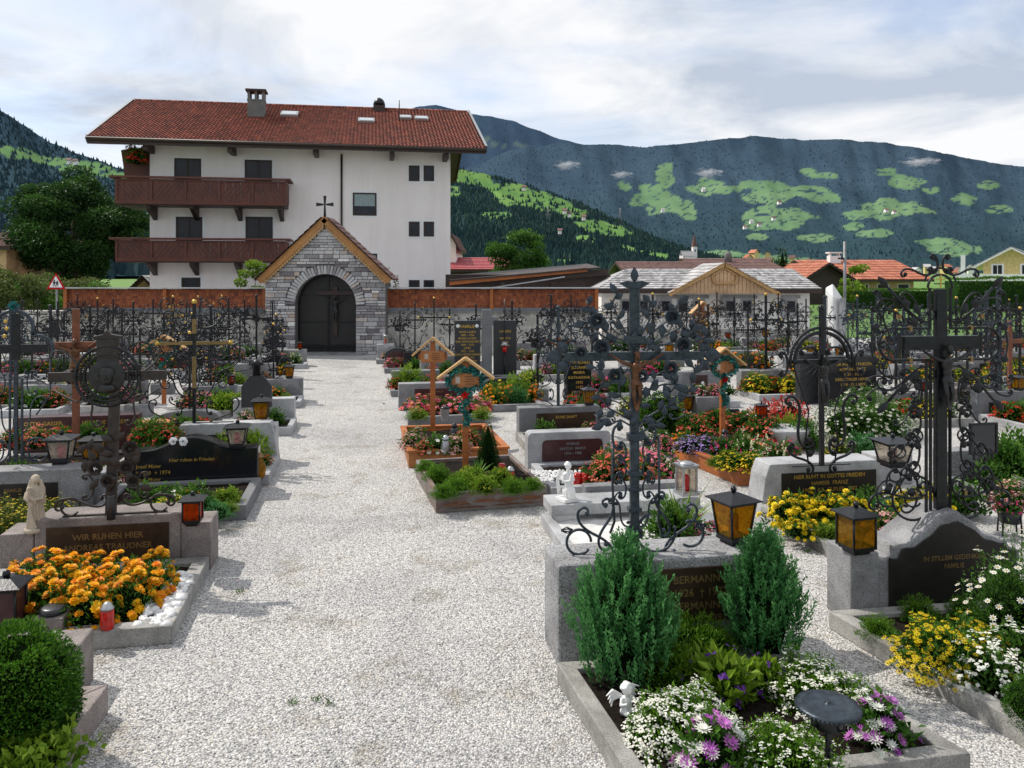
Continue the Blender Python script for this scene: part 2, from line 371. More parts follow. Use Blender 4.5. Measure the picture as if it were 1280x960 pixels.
def mk_bush(rx, ry, h, nleaf, lsize, lm='g', fl=None, nfl=0, fs=.02, fm='p_yel', eye='eye', lump=.2, up=.5, name='flowering_plant', seed=1, stem=False, lw=.5, fm2=None):
    r=random.Random(seed); o=empty(name); mb=MB()
    nleaf=int(nleaf*1.45)
    for i in range(nleaf):
        p,d=dome(r,rx,ry,h,lump,seed=seed); k=r.random()**.38
        q=Vector((p.x*k,p.y*k,p.z*(.25+.75*k)))
        dd=(d*.8+rv(r)*.8+Vector((0,0,up))).normalized()
        leaf(mb,q,dd,lsize*r.uniform(.6,1.25),lsize*lw*r.uniform(.7,1.2),0,min(1,max(0,.1+.65*k**3*(.45+.55*p.z/h)+r.uniform(-.12,.25))),.2,r)  # inner leaves get a darker tint, shade put into the colour
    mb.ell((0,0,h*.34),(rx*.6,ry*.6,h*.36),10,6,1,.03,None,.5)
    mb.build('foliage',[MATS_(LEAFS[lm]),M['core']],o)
    if fl:
        fb=MB()
        for i in range(nfl):
            p,d=dome(r,rx,ry,h,lump,-.05 if not stem else .15,seed=seed)
            q=p*r.uniform(.94,1.07); q.z=max(q.z,fs)
            if stem:
                q=q+Vector((d.x*.02,d.y*.02,r.uniform(.01,.09)*h*2)); fb.tube([p*.8,q],.0022,3,2,.4,False)
            flower(fb,q,(d+Vector((0,-.25,.9))+rv(r)*.35),fs*r.uniform(.75,1.2),fl,r,0 if (not fm2 or r.random()<.6) else 3,1)
        fb.build('blossoms',[M[fm],M[eye],M['leaf'],M[fm2] if fm2 else M[fm]],o)
    return o
def MATS_(k): return M[k]
def mk_boxball(rx, h, n=2600, ls=.012, lm='x', seed=3, low=-.6):
    r=random.Random(seed); o=empty('boxwood_ball'); mb=MB()
    mb.ell((0,0,h*.5),(rx*.84,rx*.84,h*.43),16,10,1,.05)
    for i in range(int(n*1.9)):
        p,d=dome(r,rx,rx,h,.10,low,seed); k=r.uniform(.86,1.04); q=Vector((p.x*k,p.y*k,h*.5+(p.z-h*.5)*k))
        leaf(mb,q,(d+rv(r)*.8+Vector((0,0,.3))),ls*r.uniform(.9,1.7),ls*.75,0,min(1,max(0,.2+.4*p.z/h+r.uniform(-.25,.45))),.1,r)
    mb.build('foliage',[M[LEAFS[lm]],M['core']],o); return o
def mk_juniper(rx, h, nspr=300, lm='b', seed=5, L=.16, nn=34):
    """upright feathery sprays, each made of many tiny scale leaves"""
    r=random.Random(seed); o=empty('juniper_shrub'); mb=MB()
    mb.tube([(0,0,0),(0,0,h*.5)],[.03,.01],5,1)
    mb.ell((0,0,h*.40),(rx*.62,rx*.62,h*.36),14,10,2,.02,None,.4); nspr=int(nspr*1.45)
    for i in range(nspr):
        z=r.random()**.85; a=r.random()*2*pi
        prof=rx*(sin(min(1,(z*.90+.16))*pi)**.62)*(1.10-.42*z)
        k=r.uniform(.62,1.0); prof*=1+.22*noise.noise(Vector((cos(a)*2,sin(a)*2,z*4+seed)))
        p=Vector((cos(a)*prof*k,sin(a)*prof*k,.02+z*h*.86)); 
        d=(Vector((cos(a)*.42,sin(a)*.42,1.15))+rv(r)*.24).normalized(); ll=L*r.uniform(.6,1.25)
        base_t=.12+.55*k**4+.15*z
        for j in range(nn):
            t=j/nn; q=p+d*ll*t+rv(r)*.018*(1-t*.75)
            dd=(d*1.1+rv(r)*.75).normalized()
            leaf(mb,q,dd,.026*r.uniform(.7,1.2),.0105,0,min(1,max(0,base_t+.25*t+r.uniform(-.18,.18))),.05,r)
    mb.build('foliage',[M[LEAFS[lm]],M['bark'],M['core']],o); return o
def mk_cone(rx, h, n=1500, ls=.02, lm='d', seed=6, name='dwarf_conifer'):
    r=random.Random(seed); o=empty(name); mb=MB()
    mb.lathe([(rx*.7,.02),(rx*.68,h*.2),(rx*.36,h*.6),(.01,h*.88)],n=10,tint=.03,mat=1); n=int(n*2.2)
    for i in range(n):
        z=1-sqrt(r.random()); a=r.random()*2*pi; rad=rx*(min(1,z*5+.6))*(1-z)**.75*r.uniform(.8,1.08)*(1+.2*noise.noise(Vector((cos(a)*2,sin(a)*2,z*5+seed))))
        d=Vector((cos(a),sin(a),.7))+rv(r)*.5
        leaf(mb,(cos(a)*rad,sin(a)*rad,z*h),d,ls*r.uniform(.7,1.4),ls*.5,0,min(1,max(0,.35+r.uniform(-.3,.45)+.15*z)),.1,r)
    mb.build('foliage',[M[LEAFS[lm]],M['core']],o); return o
def mk_spiky(n=34, L=.55, lm='leafl', seed=8):
    r=random.Random(seed); o=empty('spiky_plant'); mb=MB()
    for i in range(n):
        a=r.random()*2*pi; tl=r.uniform(.15,1.0); d=Vector((cos(a)*tl,sin(a)*tl,1)).normalized(); l=L*r.uniform(.6,1.1)
        pts=[]; w=.012; s=Vector((-sin(a),cos(a),0))
        for j in range(6):
            t=j/5; p=d*l*t+Vector((cos(a),sin(a),0))*l*.35*t*t*tl-Vector((0,0,l*.28*t*t*tl)); ww=w*(1-t*t*.95); pts+= [p-s*ww,p+s*ww]
        mb.add(pts,[(2*j,2*j+1,2*j+3,2*j+2) for j in range(5)],0,r.random())
    mb.build('leaves',M[lm],o); return o
def mk_tree(h, cr, ch, nclump=60, nl=260, ls=.12, lm='d', seed=4, trunk_r=.25, name='deciduous_tree', cz=None, spread=.36):
    r=random.Random(seed); o=empty(name); tr=MB(); mb=MB()
    cz=cz if cz else h-ch/2
    top=Vector((0,0,h*.8)); tr.tube([(0,0,0),(.05*cr,0,h*.25),(0,.03*cr,h*.5),top],[trunk_r*1.3,trunk_r,trunk_r*.7,trunk_r*.2],8)
    cs=[]
    for i in range(nclump):
        d=rv(r); k=r.uniform(.45,1.0)**.6; lumpk=1+.22*noise.noise(d*1.7+Vector((seed,0,0)))*1.5
        c=Vector((d.x*cr*k*lumpk,d.y*cr*k*lumpk,cz+d.z*ch*.5*k*lumpk)); cs.append(c)
        if i%4==0:
            b=Vector((0,0,h*r.uniform(.22,.6))); mid=(b+c)*.5+Vector((0,0,-.05*h)); tr.tube([b,mid,c],[trunk_r*.4,trunk_r*.2,trunk_r*.06],5)
    for c in cs:
        R0=cr*spread*r.uniform(.7,1.2); base=r.uniform(-.12,.15)
        for j in range(nl):
            d=rv(r); k=r.random()**.4; p=c+Vector((d.x,d.y,d.z*.62))*R0*k
            out=(p-Vector((0,0,cz))); out=out.length/max(cr,.1)
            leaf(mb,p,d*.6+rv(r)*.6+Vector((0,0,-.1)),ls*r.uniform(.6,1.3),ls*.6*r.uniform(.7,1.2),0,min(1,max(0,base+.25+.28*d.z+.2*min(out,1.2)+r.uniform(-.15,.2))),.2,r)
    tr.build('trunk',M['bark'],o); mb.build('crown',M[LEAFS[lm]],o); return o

PK={}   # key -> maker ; sizes in metres
PK['marigold']=lambda: mk_bush(.20,.20,.25,420,.045,'g','pom',62,.036,'p_or','eye',.22,name='marigold_plant',seed=21,lw=.35)
PK['marigold2']=lambda: mk_bush(.20,.2,.24,400,.045,'g','pom',56,.038,'p_or','eye',.25,name='marigold_plant',seed=22,lw=.35,fm2='p_deep')
PK['ymarigold']=lambda: mk_bush(.20,.20,.24,420,.045,'g','pom',62,.033,'p_yel','eye',.3,name='marigold_plant',seed=23,lw=.35)
PK['zinnia']=lambda: mk_bush(.36,.30,.28,2600,.035,'g','daisy',560,.021,'p_yel','eyed',.28,name='creeping_zinnia',seed=24)
PK['alyssum']=lambda: mk_bush(.24,.21,.17,2600,.018,'m','clus',560,.016,'p_wh','eye',.2,name='alyssum_cushion',seed=25)
PK['alyssum2']=lambda: mk_bush(.24,.21,.17,2800,.018,'m','clus',300,.014,'p_wh','eye',.25,name='alyssum_cushion',seed=26)
PK['aster']=lambda: mk_bush(.13,.13,.22,320,.045,'g','aster',46,.031,'p_pur','eye',.3,name='aster_plant',seed=27,fm2='p_pur')
PK['asterw']=lambda: mk_bush(.15,.13,.22,320,.045,'g','aster',54,.032,'p_pur','eye',.3,name='aster_plant',seed=28,fm2='p_wh')
PK['helio']=lambda: mk_bush(.17,.15,.28,240,.085,'l','clus',9,.05,'p_vio','eye',.35,name='heliotrope_plant',seed=29,lw=.55)
PK['tallwhite']=lambda: mk_bush(.40,.34,.62,4200,.035,'g','daisy',110,.026,'p_wh','eye',.28,name='marguerite_bush',seed=30,stem=True,lw=.3)
PK['daisybush']=lambda: mk_bush(.62,.5,.62,4200,.04,'g','daisy',210,.028,'p_wh','eye',.25,name='marguerite_bush',seed=31,lw=.3)
PK['whitecl']=lambda: mk_bush(.22,.2,.24,700,.035,'g','clus',90,.04,'p_wh','eye',.3,name='candytuft_plant',seed=32)
PK['moss']=lambda: mk_bush(.16,.15,.15,2400,.022,'m',lump=.3,name='cushion_shrub',seed=33,lw=.25)
PK['mossl']=lambda: mk_bush(.16,.15,.15,1500,.022,'l',lump=.3,name='cushion_shrub',seed=34,lw=.25)
PK['yelbush']=lambda: mk_bush(.42,.3,.42,1900,.05,'o','daisy',150,.021,'p_yel','eyed',.3,name='coneflower_bush',seed=35,stem=True,lw=.35)
PK['lilac']=lambda: mk_bush(.24,.2,.26,350,.05,'d','clus',120,.035,'p_lil','eye',.2,name='ageratum_plant',seed=36)
def cl(key,fm,kind='clus',n=100,fs=.037,lm='g',seed=40,fm2=None,rx=.2,h=.24,name='bedding_plant',nl=320,ls=.05):
    PK[key]=lambda: mk_bush(rx,rx*.9,h,nl,ls,lm,kind,n,fs,fm,'eye',.28,name=name,seed=seed,fm2=fm2)
cl('red','p_red',seed=41); cl('pink','p_pink',seed=42); cl('hot','p_hot',seed=43); cl('coral','p_cor',seed=44); cl('rose','p_ros',seed=45)
cl('pinkw','p_pink',seed=46,fm2='p_wh'); cl('cream','p_cre',kind='spike',n=40,fs=.034,seed=47); cl('hotsp','p_hot',kind='spike',n=40,fs=.032,seed=48)
cl('orange','p_or',seed=49,fm2='p_deep',kind='pom',n=46,fs=.034); cl('deep','p_deep',seed=50,kind='pom',n=46,fs=.034); cl('yellow','p_yel',seed=51,kind='clus',n=150,fs=.028)
cl('white','p_wh',kind='five',n=24,fs=.034,seed=52); cl('begonia','p_pink',kind='five',n=80,fs=.042,seed=53,fm2='p_cor',name='begonia_plant'); cl('redbush','p_red',kind='spike',n=110,fs=.04,seed=54,rx=.3,h=.34,fm2='p_cor',lm='r',name='red_salvia')
cl('geran','p_red',kind='clus',n=110,fs=.034,seed=55,rx=.3,h=.3,name='geranium_plant',nl=700,fm2='p_cor'); cl('gold','p_yel',kind='clus',n=10,fs=.02,seed=56,lm='l',name='golden_shrub',nl=900,ls=.035)
PK['lime']=lambda: mk_bush(.22,.2,.26,900,.05,'l',lump=.4,name='lime_shrub',seed=57,lw=.3)
PK['green']=lambda: mk_bush(.2,.2,.26,500,.05,'g',lump=.35,name='leafy_plant',seed=58)
PK['herb']=lambda: mk_bush(.2,.2,.22,500,.05,'b',lump=.35,name='grey_green_plant',seed=59,lw=.25)
PK['ivy']=lambda: mk_bush(.22,.16,.13,260,.05,'l',lump=.5,name='ivy_plant',seed=60,lw=.8)
PK['boxball']=lambda: mk_boxball(.2,.36)
PK['bigbox']=lambda: mk_boxball(.37,.68,9000,.018)
PK['jun']=lambda: mk_juniper(.30,.68,330,'b',5)
PK['jun2']=lambda: mk_juniper(.24,.68,290,'b',15)
PK['cone']=lambda: mk_cone(.16,.62)
PK['spiky']=lambda: mk_spiky()
PK['grassy']=lambda: mk_spiky(60,.28,'leaf',9)
PK['bluejun']=lambda: mk_bush(.3,.26,.36,2400,.03,'b',lump=.3,name='low_juniper',seed=61,lw=.25,up=.9)
PK['darksh']=lambda: mk_bush(.36,.3,.5,1500,.06,'g',lump=.3,name='leafy_shrub',seed=62)
CATS={'boxball':'shrub','bigbox':'shrub','jun':'shrub','jun2':'shrub','cone':'conifer','lime':'shrub','green':'plant','ivy':'ivy','moss':'shrub','mossl':'shrub','bluejun':'shrub','darksh':'shrub'}
def plant(key, label, px, py, z=0.0, s=1.0, rz=None, group=None, xyz=None, cat=None):
    """px,py: pixel of the foot of the plant, standing at height z"""
    if xyz is None:
        x,y=g(px,py,z); xyz=(x,y,z)
    return inst(key,PK[key],label,cat or CATS.get(key,'flowers'),xyz,R.uniform(0,6.28) if rz is None else rz,s,group)

# ------------------------------------------------------------------ small furniture
def mk_lantern(style='amber', w=.17, h=.30, glass='amber', inner='red_gl', metal='iron'):
    o=empty('grave_lantern'); m=M[metal]; a=w/2
    b=MB(); b.box((0,0,.012),(w*.62,w*.62,.024)); b.box((0,0,.034),(w*.8,w*.8,.02)); b.build('base',m,o,bevel=.003)
    f=MB(); bw=w*.62/2+.01; tw=a*.98; z0=.05; z1=h*.74
    if style=='square': bw=tw=a*.86
    for sx in (-1,1):
        for sy in (-1,1):
            f.tube([(sx*bw,sy*bw,z0),(sx*tw,sy*tw,z1)],.009,4)
    for z,k in ((z0,bw),(z1,tw)):
        for sx,sy,ax in ((0,-1,0),(0,1,0),(1,0,1),(-1,0,1)):
            if ax==0: f.box((0,sy*k,z),(2*k+.014,.014,.018))
            else: f.box((sx*k,0,z),(.014,2*k-.015,.018))
    f.build('frame',m,o)
    q=MB(); k0=bw-.004; k1=tw-.004
    q.add([(-k0,-k0,z0),(k0,-k0,z0),(k0,k0,z0),(-k0,k0,z0),(-k1,-k1,z1),(k1,-k1,z1),(k1,k1,z1),(-k1,k1,z1)],[(0,1,5,4),(1,2,6,5),(2,3,7,6),(3,0,4,7)],0)
    q.build('panes',M[glass],o)
    if inner:
        c=MB(); c.lathe([(.03,0),(.036,.01),(.036,h*.34),(.03,h*.38)],c=(0,0,z0+.004),n=12)
        c.build('candle',M[inner],o)
    r=MB(); e=tw+.035
    r.add([(-e,-e,z1+.01),(e,-e,z1+.01),(e,e,z1+.01),(-e,e,z1+.01),(-.03,-.03,h*.9),(.03,-.03,h*.9),(.03,.03,h*.9),(-.03,.03,h*.9),(-e,-e,z1+.018),(e,-e,z1+.018),(e,e,z1+.018),(-e,e,z1+.018)],
      [(3,2,1,0),(0,1,9,8),(1,2,10,9),(2,3,11,10),(3,0,8,11),(8,9,5,4),(9,10,6,5),(10,11,7,6),(11,8,4,7),(4,5,6,7)])
    r.build('roof',M['metal'] if style=='clear' else m,o)
    t=MB(); t.ell((0,0,h*.95),(.022,.022,.024),8,6); t.build('knob',m,o)
    return o
def mk_silver():
    o=empty('grave_lantern'); b=MB(); b.box((0,0,.015),(.2,.2,.03)); b.build('base',M['metal'],o)
    f=MB()
    for sx in (-1,1):
        for sy in (-1,1): f.box((sx*.075,sy*.075,.16),(.018,.018,.26))
    f.box((0,-.075,.285),(.132,.018,.02)); f.box((0,.075,.285),(.132,.018,.02)); f.box((.075,0,.285),(.018,.132,.02)); f.box((-.075,0,.285),(.018,.132,.02)); f.build('frame',M['metal'],o)
    c=MB(); c.lathe([(.03,.03),(.03,.17),(.012,.2)],n=10); c.build('candle',M['red_gl'],o)
    q=MB()
    for a,b2 in (((-.07,.075),(.07,.075)),): q.box((0,.07,.15),(.13,.004,.24))
    q.box((.07,0,.15),(.004,.13,.24)); q.build('panes',M['clear'],o)
    r=MB(); r.box((0,0,.3),(.2,.2,.014)); r.lathe([(.08,.307),(.075,.32),(.03,.335),(0.004,.34)],n=16); r.build('roof',M['metal'],o)
    return o
LK={'amber':lambda: mk_lantern('amber',.2,.34),'square':lambda: mk_lantern('square',.17,.32,'amber',None),'pink':lambda: mk_lantern('amber',.2,.3,'clear','pink_gl'),
 'orange':lambda: mk_lantern('amber',.2,.3,'amber','orange_c'),'red':lambda: mk_lantern('square',.17,.3,'orange_c','red_gl'),'pale':lambda: mk_lantern('amber',.25,.30,'clear','red_gl'),
 'silver':mk_silver}
def lantern(kind,label,px,py,z,s=1.0,group=None,rz=TH):
    x,y=g(px,py,z); return inst('L'+kind,LK[kind],label,'lantern',(x,y,z),rz,s,group)
def mk_votive(m='red_gl', lid='metal', shape='cyl'):
    o=empty('votive_candle'); b=MB()
    if shape=='cyl': b.lathe([(.034,0),(.038,.01),(.038,.10),(.034,.115)],n=14)
    else: b.lathe([(.03,0),(.045,.02),(.055,.07),(.04,.12),(.025,.15)],n=14)
    b.build('cup',M[m],o); h=.115 if shape=='cyl' else .15
    l=MB(); l.lathe([(.038,0),(.038,.008),(.030,.016),(.024,.03),(.010,.040),(.004,.042)] if lid!='redopenlid' else [(.034,0),(.036,.004),(.030,.006)],c=(0,0,h),n=14); l.build('lid',M[lid],o); return o
VK={'red':lambda: mk_votive(),'redopen':lambda: mk_votive('red_gl','redopenlid'),'white':lambda: mk_votive('clear','metal'),'gold':lambda: mk_votive('amber','goldd','bulb'),'silver':lambda: mk_votive('metal','metal','bulb'),'dark':lambda: mk_votive('blackm','iron','bulb'),'glass':lambda: mk_votive('clear','metal','bulb')}
M['redopenlid']=M['red_gl']
def votive(kind,label,px,py,z,s=1.0,group=None):
    x,y=g(px,py,z); return inst('V'+kind,VK[kind],label,'candle',(x,y,z),R.uniform(0,3),s,group)

# ------------------------------------------------------------------ ironwork
def curl(kind, size, tight=3.2, n=26, power=2.0):
    """double ended scroll, centred on its middle, along +x; list of 2D points"""
    def half(sg):
        pts=[(0.0,0.0)]; h=0 if sg>0 else pi; x=y=0.0; ds=1.0/n
        for i in range(n):
            t=(i+.5)/n; k=tight*(.25+2.6*t**power*1.6)
            if kind=='S': h+= k*ds
            else: h+= (k*ds if sg>0 else -k*ds)
            if kind=='S' and sg<0: pass
            x+=cos(h)*ds*(1-t*.35); y+=sin(h)*ds*(1-t*.35); pts.append((x,y))
        return pts
    a=half(1); b=half(-1)
    p=b[::-1]+a[1:]
    xs=[q[0] for q in p]; ext=max(xs)-min(xs); k=size/ext
    ym=(max(q[1] for q in p)+min(q[1] for q in p))/2 if kind=='C' else 0
    return [((q[0])*k,(q[1]-ym)*k) for q in p]
def scr(mb, kind, c, size, ang, r=.006, tight=3.2, flip=False, n=22, y=0, ball=True, sides=5):
    r*=getattr(mb,'k',1)
    pts=curl(kind,size,tight,n); ca,sa=cos(ang),sin(ang); out=[]
    for x,z in pts:
        if flip: z=-z
        out.append((c[0]+x*ca-z*sa,y,c[1]+x*sa+z*ca))
    k=len(out); rs=[r*(1 if 3<i<k-4 else .8) for i in range(k)]
    mb.tube(out,rs,sides)
    if ball:
        for e in (out[0],out[-1]): mb.ell(e,(r*1.9,r*1.9,r*1.9),6,4)
def ironleaf(mb, p, d, L, W, y=0):
    """cupped leaf blade"""
    d=Vector((d[0],0,d[1])).normalized(); s=Vector((d.z,0,-d.x)); p=Vector((p[0],y,p[1])); N=Vector((0,1,0))
    prof=[(0,.08),(.2,.6),(.45,1),(.7,.75),(.9,.3),(1,.02)]; vs=[]
    for t,w in prof:
        q=p+d*L*t+N*(-.12*L*sin(t*pi))
        vs+=[q-s*W*.5*w+N*W*.14*w,q-N*W*.1*w,q+s*W*.5*w+N*W*.14*w]
    fs=[]
    for i in range(5): fs+=[(3*i,3*i+1,3*i+4,3*i+3),(3*i+1,3*i+2,3*i+5,3*i+4)]
    off=[v+N*.003 for v in vs]; k=len(vs)
    mb.add(vs+off,fs+[tuple(j+k for j in f[::-1]) for f in fs],0,.5,True)
def rose(mb, c, s, r=R):
    for ring,(n,rad,z,tilt) in enumerate(((6,1,0,.3),(5,.72,-.25,.7),(4,.42,-.45,1.1),(3,.2,-.55,1.4))):
        for i in range(n):
            a=2*pi*i/n+ring*.5; u=Vector((cos(a),0,sin(a))); v=Vector((-sin(a),0,cos(a))); N=Vector((0,1,0))
            p0=Vector(c)+u*rad*s*.25+N*z*s*.5; w=s*.46*(rad+.2)
            tip=Vector(c)+u*rad*s*(1 if ring<1 else .95)+N*(z*s-.25*s*tilt)
            mb.add([p0,p0+(tip-p0)*.6+v*w,tip+v*w*.35+N*.05*s,tip-v*w*.35+N*.05*s,p0+(tip-p0)*.6-v*w],[(0,1,2,3,4)],0,.5,True)
def corpus_mesh():
    """figure with arms stretched out and up, head bowed; 1 unit tall"""
    mb=MB()
    def limb(a,b,r0,r1,mid=None,rm=None):
        pts=[a,b] if mid is None else [a,mid,b]; rs=[r0,r1] if mid is None else [r0,rm,r1]
        P=[Vector(q) for q in pts]; out=[];ro=[]
        for i in range(len(P)-1):
            for j in range(6):
                t=j/6; out.append(P[i].lerp(P[i+1],t)); ro.append(rs[i]*(1-t)+rs[i+1]*t)
        out.append(P[-1]); ro.append(rs[-1]); mb.tube(out,ro,8)
        for p,r_ in zip(P,rs): mb.ell(p,(r_,)*3,8,6)
    mb.ell((0,0,.60),(.085,.052,.10),12,8); mb.ell((0,0,.49),(.065,.045,.09),12,8); mb.ell((0,0,.41),(.078,.055,.06),12,8)
    mb.ell((0,-.012,.63),(.075,.045,.06),10,7)
    limb((0,-.005,.66),(.0,-.03,.75),.03,.026)
    mb.ell((.012,-.045,.80),(.042,.05,.058),12,9); mb.ell((.012,-.085,.78),(.02,.018,.024),8,6); mb.ell((.01,-.03,.83),(.047,.05,.045),10,7)
    mb.ell((.012,-.094,.792),(.008,.012,.012),6,4)
    for s in (-1,1):
        limb((s*.075,0,.655),(s*.36,-.005,.80),.033,.017,(s*.22,-.012,.705),.024)
        mb.ell((s*.385,-.005,.815),(.026,.012,.018),8,6)
        limb((s*.04,0,.40),(s*.018,-.035,.045),.045,.02,(s*.045,-.055,.215),.032)
        limb((s*.018,-.035,.045),(s*.014,-.07,.0),.02,.013)
    mb.ell((0,-.005,.385),(.085,.062,.045),12,7); mb.ell((.07,-.01,.35),(.025,.03,.06),8,6)
    me=sculpt(mb,.0085,3,None,'crucifix_figure'); return me
_C={}
def corpus(parent, h, z, mat='bronze', y=-.03, x=0):
    if mat not in _C:
        if 'base' not in _C: _C['base']=corpus_mesh()
        me=_C['base'] if not [k for k in _C if k!='base'] else _C['base'].copy()
        me.materials.clear(); me.materials.append(M[mat]); _C[mat]=me
    return meshobj('crucifix_figure',_C[mat],parent,(x,y,z),h)

def bar(mb, x0,z0,x1,z1,w=.02,d=.02,y=0):
    a=Vector((x0,y,z0)); b=Vector((x1,y,z1)); dr=(b-a); L=dr.length; an=atan2(dr.z,dr.x)
    rot=Matrix.Rotation(-an,3,'Y'); c=(a+b)/2
    mb.box(c,(L,d,w),rot=rot)
def arc(mb,c,r,a0,a1,rad=.008,n=18,y=0,sides=5,sx=1):
    rad*=getattr(mb,'k',1)
    mb.tube([(c[0]+cos(a0+(a1-a0)*i/n)*r*sx,y,c[1]+sin(a0+(a1-a0)*i/n)*r) for i in range(n+1)],rad,sides)
def feet(mb,w,h,r=.007):
    """base scrolls either side of the post"""
    for s in (-1,1):
        scr(mb,'S',(s*w*.30,h*.10),w*.42,s*.25,r,3.2,s<0); scr(mb,'C',(s*w*.16,h*.24),h*.22,pi/2,r,3.0,s>0)
        bar(mb,0,.004,s*w*.42,.004,.01,.018)
def mk_cross(style='plain', h=1.3, w=.8, mat='iron', body=None, seed=0, acc=None, pl=False):
    """wrought grave cross in the XZ plane, foot at z=0"""
    r=random.Random(seed*13+5); o=empty('wrought_iron_cross'); m=M[mat]; P=MB(); S=MB(); zc=h*.66; t=.034 if h<1.5 else .042; S.k=1.5
    P.box((0,0,h*.5),(t,t,h)); C=MB(); C.box((0,0,zc),(w*.62,t*.8,t*1.05))
    F_=MB()
    for p in ((0,h),(-w*.31,zc),(w*.31,zc)): F_.ell((p[0],0,p[1]),(t*.85,t*.8,t*.85),8,6)
    q=w*.5
    if style in('scroll','gild'):
        for sx in (-1,1):
            for sz in (-1,1):
                cx,cz=sx*q*.42,zc+sz*q*.38
                scr(S,'S',(cx,cz),q*.72,atan2(sz,sx),.0065,3.0,sx*sz<0); scr(S,'C',(sx*q*.5,zc+sz*q*.16),q*.46,0,.0055,3.1,sz>0)
                scr(S,'C',(sx*q*.16,zc+sz*q*.55),q*.42,pi/2,.0055,3.1,sx>0)
            scr(S,'S',(sx*q*.34,h*.33),h*.25,pi/2-sx*.25,.007,3.1,sx>0)
            scr(S,'C',(sx*q*.2,h*.45),h*.17,pi/2,.006,3,sx>0)
        for k in range(9):
            a_=r.uniform(.15,.95); b_=r.uniform(-.85,.95); an=r.uniform(0,3)
            for sx in (-1,1): scr(S,'S' if k%2 else 'C',(sx*q*a_*.85,zc+b_*q*.75),q*.44,an if sx>0 else pi-an,.0055,3.1,(k%3==0)==(sx>0))
        arc(S,(0,zc),q*.30,0,2*pi,.006,20)
    elif style=='arch':
        S.k=2.1
        arc(S,(0,zc),q*.62,0,pi,.010); arc(S,(0,zc),q*.72,-.2,pi+.2,.008)
        for sx in (-1,1):
            S.tube([(sx*q*.66,0,zc),(sx*q*.6,0,zc-.12),(sx*q*.3,0,h*.35),(sx*q*.38,0,h*.15),(sx*q*.3,0,.02)],.009,5)
            scr(S,'S',(sx*q*.52,h*.28),h*.3,pi/2+sx*.2,.008,3.1,sx>0); scr(S,'C',(sx*q*.3,zc+q*.22),q*.4,0,.006,3.2,True)
            scr(S,'C',(sx*q*.88,zc-.02),q*.5,pi/2,.007,3,sx>0)
        for k in range(9): a=pi+.35+(pi-.7)*k/8; S.tube([(0,0,zc),(cos(a)*q*.62,0,zc+sin(a)*q*.62)],.004,4)
    elif style=='ring':
        arc(S,(0,zc),q*.5,0,2*pi,.008,30); arc(S,(0,zc),q*.38,0,2*pi,.006,26)
        for k in range(12): a=2*pi*k/12; S.tube([(cos(a)*q*.38,0,zc+sin(a)*q*.38),(cos(a)*q*.5,0,zc+sin(a)*q*.5)],.005,4)
        for sx in (-1,1):
            for sz in (-1,1): scr(S,'C',(sx*q*.55,zc+sz*q*.55),q*.45,atan2(sz,sx)+pi/2,.0065,3.1,False)
            scr(S,'S',(sx*q*.35,h*.25),h*.28,pi/2-sx*.2,.007,3.1,sx>0)
    elif style=='ray':
        for k in range(26):
            a=2*pi*k/26+.1; l=q*r.uniform(.55,.85); S.tube([(cos(a)*q*.08,0,zc+sin(a)*q*.08),(cos(a)*l,-.02,zc+sin(a)*l)],[.009,.004],4)
        for sx in (-1,1): scr(S,'S',(sx*q*.3,h*.25),h*.25,pi/2-sx*.2,.007,3.1,sx>0)
    elif style=='vine':
        for k in range(30):
            a=r.uniform(0,2*pi); d=r.uniform(.2,.95)*q*.85; p=(cos(a)*d,zc+sin(a)*d*.8)
            S.tube([(0,0,zc-.05),(p[0]*.5,-.01,zc+(p[1]-zc)*.6),(p[0],-.02,p[1])],.004,4)
            for _ in range(3): an=r.uniform(0,6.28); ironleaf(S,p,(cos(an),sin(an)),.075,.045,-.02)
        for sx in (-1,1): scr(S,'S',(sx*q*.32,h*.26),h*.28,pi/2-sx*.2,.007,3.1,sx>0)
        arc(S,(0,zc),q*.7,.3,pi-.3,.008)
    elif style=='frame':
        for sx in (-1,1):
            bar(S,sx*.05,0,sx*.05,zc-.06,.012,.012); bar(S,sx*.05,zc-.06,sx*q*.7,zc-.06,.012,.012); bar(S,sx*q*.7,zc-.06,sx*q*.7,zc+.06,.012,.012)
            bar(S,sx*q*.7,zc+.06,sx*.05,zc+.06,.012,.012); bar(S,sx*.05,zc+.06,sx*.05,h,.012,.012)
            for k in range(3): scr(S,'C',(sx*(.05+q*.16),h*(.12+.16*k)),h*.15,pi/2,.006,3.1,sx>0)
            scr(S,'S',(sx*q*.4,zc+q*.36),q*.6,.7*sx,.0065,3.1,sx<0); scr(S,'S',(sx*q*.4,zc-q*.36),q*.6,-.7*sx,.0065,3.1,sx>0)
        arc(S,(0,h),.05,0,pi,.008)
    else:
        for sx in (-1,1): scr(S,'C',(sx*q*.2,zc+q*.2),q*.3,pi/4*sx,.006,3.1,sx>0); scr(S,'C',(sx*q*.2,zc-q*.2),q*.3,-pi/4*sx,.006,3.1,sx<0)
    feet(S,w*.8,h*.5)
    P.build('post',m,o);
    if style=='gild':
        gp=MB(); gp.box((0,-.004,h*.42),(t*1.15,t*1.15,h*.26)); gp.box((0,-.004,h*.80),(t*1.15,t*1.15,h*.12)); gp.build('gilded_sleeve',M['goldd'],o)
    C.build('crossbar',M['goldd'] if style=='gild' else m,o); S.build('scrollwork',m,o); F_.build('finials',M['gold'] if (style=='gild' or acc) else m,o)
